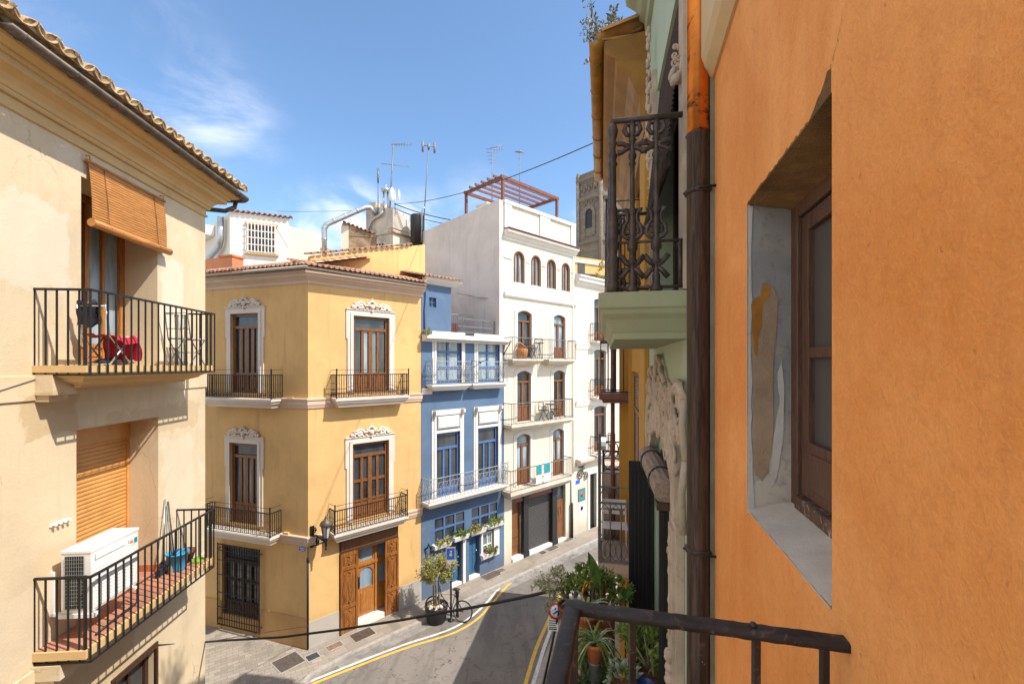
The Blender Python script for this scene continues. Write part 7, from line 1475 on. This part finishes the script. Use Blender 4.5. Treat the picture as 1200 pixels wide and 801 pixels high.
foliage(lv, p + Vector((0, 0, 1.62)), .50, .42, .38, 1900, .10, .036, 26, None, .1); foliage(lv, p + Vector((-.25, 0, 1.35)), .25, .25, .28, 420, .10, .035, 9); foliage(lv, p + Vector((.28, 0, 1.42)), .18, .2, .25, 260, .10, .035, 7); lv.build('crown', M['leaf_olive'], tp)
# blue sign on a black post
p = gnd(528.5, 727, RZ); bs = thing('street_sign', 'blue and white sign on a black post between the potted tree and the bicycle', 'sign', p); m = MB(); m.tube([p, p + Vector((0, 0, 2.3))], .03, 8); m.lathe(p, [(.09, 0), (.09, .02), (.04, .04), (.03, .12)], 10); m.build('post', M['black'], bs)
fsn = Fr((p.x - .15, p.y - .035), (1, .12)); m = MB(); z0, z1 = 1.66 + RZ - CH, 2.32 + RZ - CH; m.box(fsn, 0, .29, 0, .014, z0, z1); pn_ = m.build('panel', M['cream_trim'], bs)
m = MB(); m.box(fsn, .02, .27, .014, .017, z0 + .28, z1 - .03); q = m.build('blue_panel', M['sign_blue'], pn_); m = MB(); m.box(fsn, .02, .27, .014, .0172, z0 + .02, z0 + .26); m.build('white_panel', M['plinth'], pn_)
m = MB(); c = fsn.P(.145, .018, z0 + .47); m.ball(c + Vector((0, 0, .05)), .035, .006, .035, seg=8); m.box(fsn, .115, .175, .0172, .020, z0 + .38, z0 + .48); m.box(fsn, .10, .19, .0172, .0196, z0 + .40, z0 + .43); m.build('symbol', M['paint_y'], pn_)
m = MB()
for i in range(4): m.box(fsn, .045, .245 - .03 * (i % 2), .0173, .019, z0 + .06 + i * .048, z0 + .075 + i * .048)
m.build('lettering', M['sign_white'], pn_)
# bicycle parked behind the post
p0_ = gnd(541.5, 729, RZ); bc = thing('bicycle', 'dark bicycle leaning at the kerb behind the blue sign post', 'bicycle', p0_); ax = Vector((-.96, .28, 0)).normalized(); lean = Vector((.05, .12, 1)).normalized(); B = lambda a, h: p0_ + ax * a + lean * h
m = MB(); m.tube([B(.0, .33), B(.38, .30), B(.30, .78), B(.78, .74), B(.38, .30)], .017, 6); m.tube([B(0, .33), B(.30, .78), B(.27, .92)], .013, 6); m.tube([B(.76, .66), B(.80, .88), B(.90, .55), B(.98, .33)], .015, 6); m.build('frame', M['black'], bc)
for a in (0, .98):
    m = MB(); ctr = B(a, .33); m.tube([ctr + ax * .315 * math.cos(k * math.pi / 14) + lean * .315 * math.sin(k * math.pi / 14) for k in range(28)], .017, 6, closed=True); w_ = m.build('wheel', M['black'], bc); m = MB()
    m.tube([ctr + ax * .295 * math.cos(k * math.pi / 14) + lean * .295 * math.sin(k * math.pi / 14) for k in range(28)], .008, 4, closed=True)
    for k in range(16): m.bar(ctr, ctr + ax * .295 * math.cos(k * math.pi / 8) + lean * .295 * math.sin(k * math.pi / 8), .004)
    m.build('rim', M['greyiron'], w_)
m = MB(); m.ball(B(.26, .95), .13, .08, .04, seg=8); m.build('saddle', M['dark'], bc); m = MB(); sd_ = ax.cross(lean).normalized(); m.tube([B(.74, .92) + sd_ * .28, B(.84, .98) + sd_ * .1, B(.84, .98) - sd_ * .1, B(.74, .92) - sd_ * .28], .014, 6); m.tube([B(.80, .86), B(.84, .98)], .014, 6); m.build('handlebar', M['greyiron'], bc); m = MB(); cr_ = B(.38, .30); m.tube([cr_ + ax * .09 * math.cos(k * math.pi / 6) + lean * .09 * math.sin(k * math.pi / 6) for k in range(12)], .008, 5, closed=True); m.tube([cr_ - lean * .17 + sd_ * .08, cr_ + lean * .17 - sd_ * .08], .01, 5); m.build('crank', M['greyiron'], bc)
p = gnd(536, 722, RZ); m = MB(); m.lathe(p, [(.06, 0), (.06, .05), (.045, .08), (.04, .62), (.055, .64), (.05, .70), (.065, .78), (.03, .86), (.005, .87)], 12); m.build('bollard', M['black'], None, 'low black round topped bollard behind the bicycle wheel', 'bollard')
# no stopping sign on a leaning post, near kerb
a = at(649.5, 742, 10.3); a0_s = at(634.5, 812, 10.3 + .25); dr_ = (a0_s - a).normalized(); foot = a + dr_ * ((a.z - 0.0) / -dr_.z); ns = thing('no_stopping_sign', 'round red rimmed no stopping sign with a white plate on a leaning dark post', 'sign', foot)
top_ = a - dr_ * .62; m = MB(); m.tube([foot, top_], .026, 8); m.build('post', M['black'], ns); fcn = Vector((-.12, -1, .22)).normalized(); sxv = Vector((1, -.12, 0)).normalized(); syv = sxv.cross(-fcn) * 1.0
if syv.z < 0: syv = -syv
dc = at(651.5, 715.5, 10.25); m = MB(); m.lathe(dc, [(.01, 0), (.175, 0), (.175, .012), (.01, .0125)], 28, axis=fcn); di = m.build('disc', M['sign_red'], ns)
m = MB(); m.lathe(dc + fcn * .0125, [(.005, 0), (.132, .0), (.132, .002), (.005, .0025)], 28, axis=fcn); m.build('white_field', M['sign_white'], di); m = MB(); Sg = lambda x_, y_: dc + sxv * x_ + syv * y_ + fcn * .0165
m.add([Sg(-.085, -.055), Sg(-.06, -.07), Sg(.10, .0), Sg(.06, .045), Sg(-.0, .01)], [(0, 1, 2, 3, 4)]); m.add([Sg(-.05, .02), Sg(.0, .03), Sg(.02, .085), Sg(-.02, .075)], [(0, 1, 2, 3)]); m.build('symbol', M['sign_blue'], di)
pc_ = at(648, 731.5, 10.25); m = MB(); q = lambda x_, y_, k: pc_ + sxv * x_ + syv * y_ + fcn * k
m.hexa([q(-.115, -.125, 0), q(.115, -.125, 0), q(.115, .125, 0), q(-.115, .125, 0), q(-.115, -.125, .01), q(.115, -.125, .01), q(.115, .125, .01), q(-.115, .125, .01)]); pt_ = m.build('plate', M['sign_white'], ns); m = MB()
for i in range(4): y_ = .085 - i * .045; m.hexa([q(-.09, y_ - .008, .0102), q(.07 + .02 * (i % 2), y_ - .008, .0102), q(.07 + .02 * (i % 2), y_ + .008, .0102), q(-.09, y_ + .008, .0102), q(-.09, y_ - .008, .012), q(.07 + .02 * (i % 2), y_ - .008, .012), q(.07 + .02 * (i % 2), y_ + .008, .012), q(-.09, y_ + .008, .012)])
m.hexa([q(-.09, -.10, .0102), q(.09, -.10, .0102), q(.09, -.075, .0102), q(-.09, -.075, .0102), q(-.09, -.10, .012), q(.09, -.10, .012), q(.09, -.075, .012), q(-.09, -.075, .012)]); m.build('lettering', M['dark'], pt_)

# ================================================================ PLANTS ON THE LOWER GREEN BALCONY
fl = CH + lbh
def pot(p, r_, h, mt, t_, name='plant_pot'):
    m = MB(); m.lathe(p, [(.01, 0), (r_ * .7, 0), (r_ * .95, h * .8), (r_ * 1.05, h * .82), (r_ * 1.05, h), (r_ * .9, h), (r_ * .85, h * .9), (.01, h * .88)], 18); return m.build(name, M[mt], t_)
def plant_on_stand(name, label, top, r_, h, mt='terracotta', stand='greyiron'):
    t_ = thing(name, label, 'plant', (top.x, top.y, fl), 'plants on the lower green balcony'); p = top - Vector((0, 0, h)); pot(p, r_, h, mt, t_); m = MB(); m.lathe(Vector((p.x, p.y, fl)), [(r_ * .6, 0), (r_ * .6, .03), (.045, .05), (.045, p.z - fl - .03), (r_ * .7, p.z - fl - .02), (r_ * .7, p.z - fl)], 12); m.build('stand', M[stand], t_); return t_
# striped spider plant
tp_ = at(697, 751, 3.55); s = plant_on_stand('spider_plant', 'spider plant with long striped leaves in an orange terracotta pot', tp_, .075, .15); lv = MB()
for i in range(64): lv.cur = 0; strap_leaf(lv, tp_ + Vector((random.uniform(-.03, .03), random.uniform(-.03, .03), -.01)), random.uniform(-1.0, 3.6), random.uniform(.18, .42), random.uniform(.012, .02), random.uniform(.5, 1.2), random.uniform(1.0, 2.0), 0, 7)
for i in range(30): strap_leaf(lv, tp_ + Vector((random.uniform(-.03, .03), random.uniform(-.03, .03), -.005)), random.uniform(-1.1, 3.9), random.uniform(.2, .42), .011, random.uniform(.6, 1.2), random.uniform(1.0, 1.9), 1, 7)
lv.build('foliage', [M['leaf'], M['variegated']], s)
# jade bush
tj = at(694, 712, 4.35); s = plant_on_stand('jade_bush', 'round leafed green bush in a pot behind the balcony rail corner', tj, .15, .22, 'brownmetal'); lv = MB(); foliage(lv, at(693, 684, 4.4), .23, .22, .16, 900, .06, .03, 20, None, .5); foliage(lv, at(674, 691, 4.4), .14, .14, .12, 380, .055, .026, 10); foliage(lv, at(722, 692, 4.3), .15, .15, .12, 300, .06, .026, 8); lv.build('foliage', M['leaf'], s); m = MB()
for _ in range(14): e = at(692, 686, 4.4) + rv(.3) * .15; m.tube([tj, tj.lerp(e, .5) + rv() * .03, e], [.012, .009, .005], 5)
m.build('stem', M['bark'], s)
# cream blossom trailing outside
tw = at(668, 708, 4.45); s = plant_on_stand('white_blossom_shrub', 'pale shrub with cream blossom hanging out over the street', tw, .12, .2, 'brownmetal'); lv = MB(); foliage(lv, at(650, 681, 4.5), .20, .2, .12, 330, .04, .025, 14); foliage(lv, at(640, 700, 4.5), .15, .15, .13, 120, .04, .02, 8); lv.build('foliage', M['leaf_pale'], s); lv = MB(); foliage(lv, at(648, 677, 4.48), .17, .18, .09, 420, .022, .02, 18); foliage(lv, at(668, 683, 4.5), .1, .12, .08, 120, .022, .02, 8); lv.build('blossom', M['flower_w'], s); m = MB()
for _ in range(14): e = at(648, 684, 4.5) + rv(.2) * .14; m.tube([tw, tw.lerp(e, .5) + Vector((0, 0, .05)), e], [.007, .005, .003], 4)
m.build('stem', M['bark'], s)
# big paddle leaves
tb = at(707, 716, 4.2); s = plant_on_stand('paddle_leaf_plant', 'dark plant with big upright paddle leaves next to the lattice balcony', tb, .12, .2, 'terracotta'); lv = MB()
def paddle(base, tip, wd):
    d = tip - base; side = d.cross(Vector((.3, -1, .2))).normalized(); nn__ = side.cross(d).normalized(); n_ = 10; vs = []
    for i in range(n_ + 1): k = i / n_; ww = wd * math.sin(math.pi * min(1, .08 + .92 * k) ** 1.3) + .004; c = base + d * k + nn__ * (.10 * d.length * k * (1 - k)); vs += [c - side * ww / 2, c - nn__ * ww * .18, c + side * ww / 2]
    for i in range(n_): b = 3 * i; lv.add([vs[b + j] for j in (0, 1, 4, 3)], [(0, 1, 2, 3)], True); lv.add([vs[b + j] for j in (1, 2, 5, 4)], [(0, 1, 2, 3)], True)
paddle(at(704, 690, 4.15), at(689, 646, 4.1), .085); paddle(at(730, 705, 4.05), at(739, 684, 4.0), .07); paddle(tb, at(715, 692, 4.0), .06); lv.tube([tb, at(704, 690, 4.15)], .012, 5); lv.tube([tb, at(728, 700, 4.1)], .012, 5); lv.build('foliage', M['leaf_dark'], s)
# long grey-green straps
ta = at(688, 716, 3.9); s = plant_on_stand('agave', 'grey green plant with arching pale edged straps before the jade bush', ta, .10, .16, 'terracotta'); lv = MB()
for i in range(16): strap_leaf(lv, ta, i * .4 + random.uniform(-.1, .1), random.uniform(.22, .4), .026, random.uniform(.8, 1.3), random.uniform(.8, 1.3), 0, 8, 1)
lv.build('foliage', [M['leaf_pale'], M['variegated']], s)
# rust bent-tube plant frame
m = MB(); m.tube([at(683, 716, 4.25), at(683.5, 690, 4.25), at(686, 681, 4.25), at(704, 682, 4.25), at(708, 685, 4.25), at(708, 720, 4.25)], .014, 8); m.tube([at(684, 693, 4.25), at(690, 681, 4.25)], .018, 8); q_ = m.build('garden_frame', M['copper'], None, 'bent rusty tube frame standing among the balcony plants', 'frame')
# green shrub against the shutters
tg = at(762, 786, 3.35); s = plant_on_stand('leafy_shrub', 'bright green narrow leafed shrub in front of the black shutters', tg, .11, .16, 'brownmetal'); lv = MB(); foliage(lv, at(757, 757, 3.4), .14, .16, .17, 520, .09, .026, 14, None, .6); foliage(lv, at(742, 745, 3.6), .1, .1, .12, 200, .08, .022, 6); lv.build('foliage', M['leaf'], s); m = MB()
for _ in range(10): e = at(757, 757, 3.4) + rv(.3) * .1; m.tube([tg, e], [.008, .004], 4)
m.build('stem', M['bark'], s)
# variegated clump
tv = at(730, 806, 3.25); s = plant_on_stand('variegated_plant', 'white marbled leafy plant low beside the blue pot', tv, .11, .14, 'brownmetal'); lv = MB()
for _ in range(120): a = rv(.7); lv.cur = random.choice((0, 0, 1)); leaf(lv, tv + Vector((a.x * .10, a.y * .10, abs(a.z) * .14)), a + Vector((0, 0, .3)), rv(1), random.uniform(.05, .09), .042, lv.cur, .5)
lv.build('foliage', [M['variegated'], M['leaf_dark']], s)
bp_ = at(757, 806, 3.15); t_ = thing('blue_pot', 'glossy dark blue flower pot half hidden under the leafy shrub', 'pot', (bp_.x, bp_.y, fl)); pot(bp_ - Vector((0, 0, .08)), .06, .12, 'potblue' if 'potblue' in M else 'sign_blue', t_); m = MB(); m.lathe(Vector((bp_.x, bp_.y, fl)), [(.07, 0), (.03, .04), (.03, bp_.z - .08 - fl - .02), (.06, bp_.z - .08 - fl)], 10); m.build('stand', M['castiron'], t_)
# dense low greenery filling the balcony
gl = thing('trailing_greenery', 'mass of dark trailing greenery along the rail of the lower green balcony', 'plant', G.P(Zu(3.7), .55, lbh)); lv = MB()
for z_ in (3.1, 3.5, 3.9, 4.3): foliage(lv, G.P(Zu(z_), .62, -2.75), .2, .25, .38, 380, .08, .03, 12)
lv.build('foliage', M['leaf_dark'], gl); m = MB(); m.box(G, Zu(2.9), Zu(4.5), .50, .72, lbh + .01, lbh + .28); m.build('planter', M['terracotta'], gl)

# ================================================================ CABLES
cable('overhead_cable', [at(463, 238.6, 21.2), at(712, 160, 9.3)], .011, 'thick black cable rising from the chimney masts to the ochre eave', 'black', .35)
cable('overhead_cable', [at(462, 238.8, 21.2), at(528, 257.5, 22.0)], .022, 'upper of two short black cables from the mast to the white party wall', 'black', .08); cable('overhead_cable', [at(461, 243.5, 21.2), at(524, 262.5, 22.0)], .018, 'lower of two short black cables from the mast to the white party wall', 'black', .1)
cable('aerial_wire', [at(325, 247.5, 21.6), at(443, 245, 21.5)], .010, 'thin wire stretched over the sky from the white rooftop to the chimney', 'greyiron', .05)
kb = [(237, 752), (262, 750), (330, 746), (400, 737), (470, 726), (520, 717), (560, 710), (610, 700), (645, 692), (662, 688)]
cable('street_cable', [at(x_, y_, 8.9 - 4.4 * i / 9) for i, (x_, y_) in enumerate(kb)], .019, 'thick black cable sagging across the street in front of the yellow house', 'black')
cable('street_wire', [L.P(L.u(180), .02, L.h(180, 755)), at(240, 752, 8.9), at(300, 742, 10.5), at(361, 733, 12.42)], .008, 'thin wire from the cream wall to the corner of the yellow house', 'castiron')
cable('wall_wire', [L.P(-.8, .03, -.13 - .24), L.P(.0, .03, -.15), L.P(.55, .03, -.10)], .006, 'thin grey wire running into the upper left balcony', 'greyiron')
m = MB(); m.tube([Y.P(UB, -.3, 0) * 0 + at(535, 343, 18.9), at(560, 348, 18.3), at(586, 350, 17.75)], .03, 6); m.build('wall_pipe', M['oldwall'], None, 'stained pipe running along the party wall above the blue terrace', 'pipe')
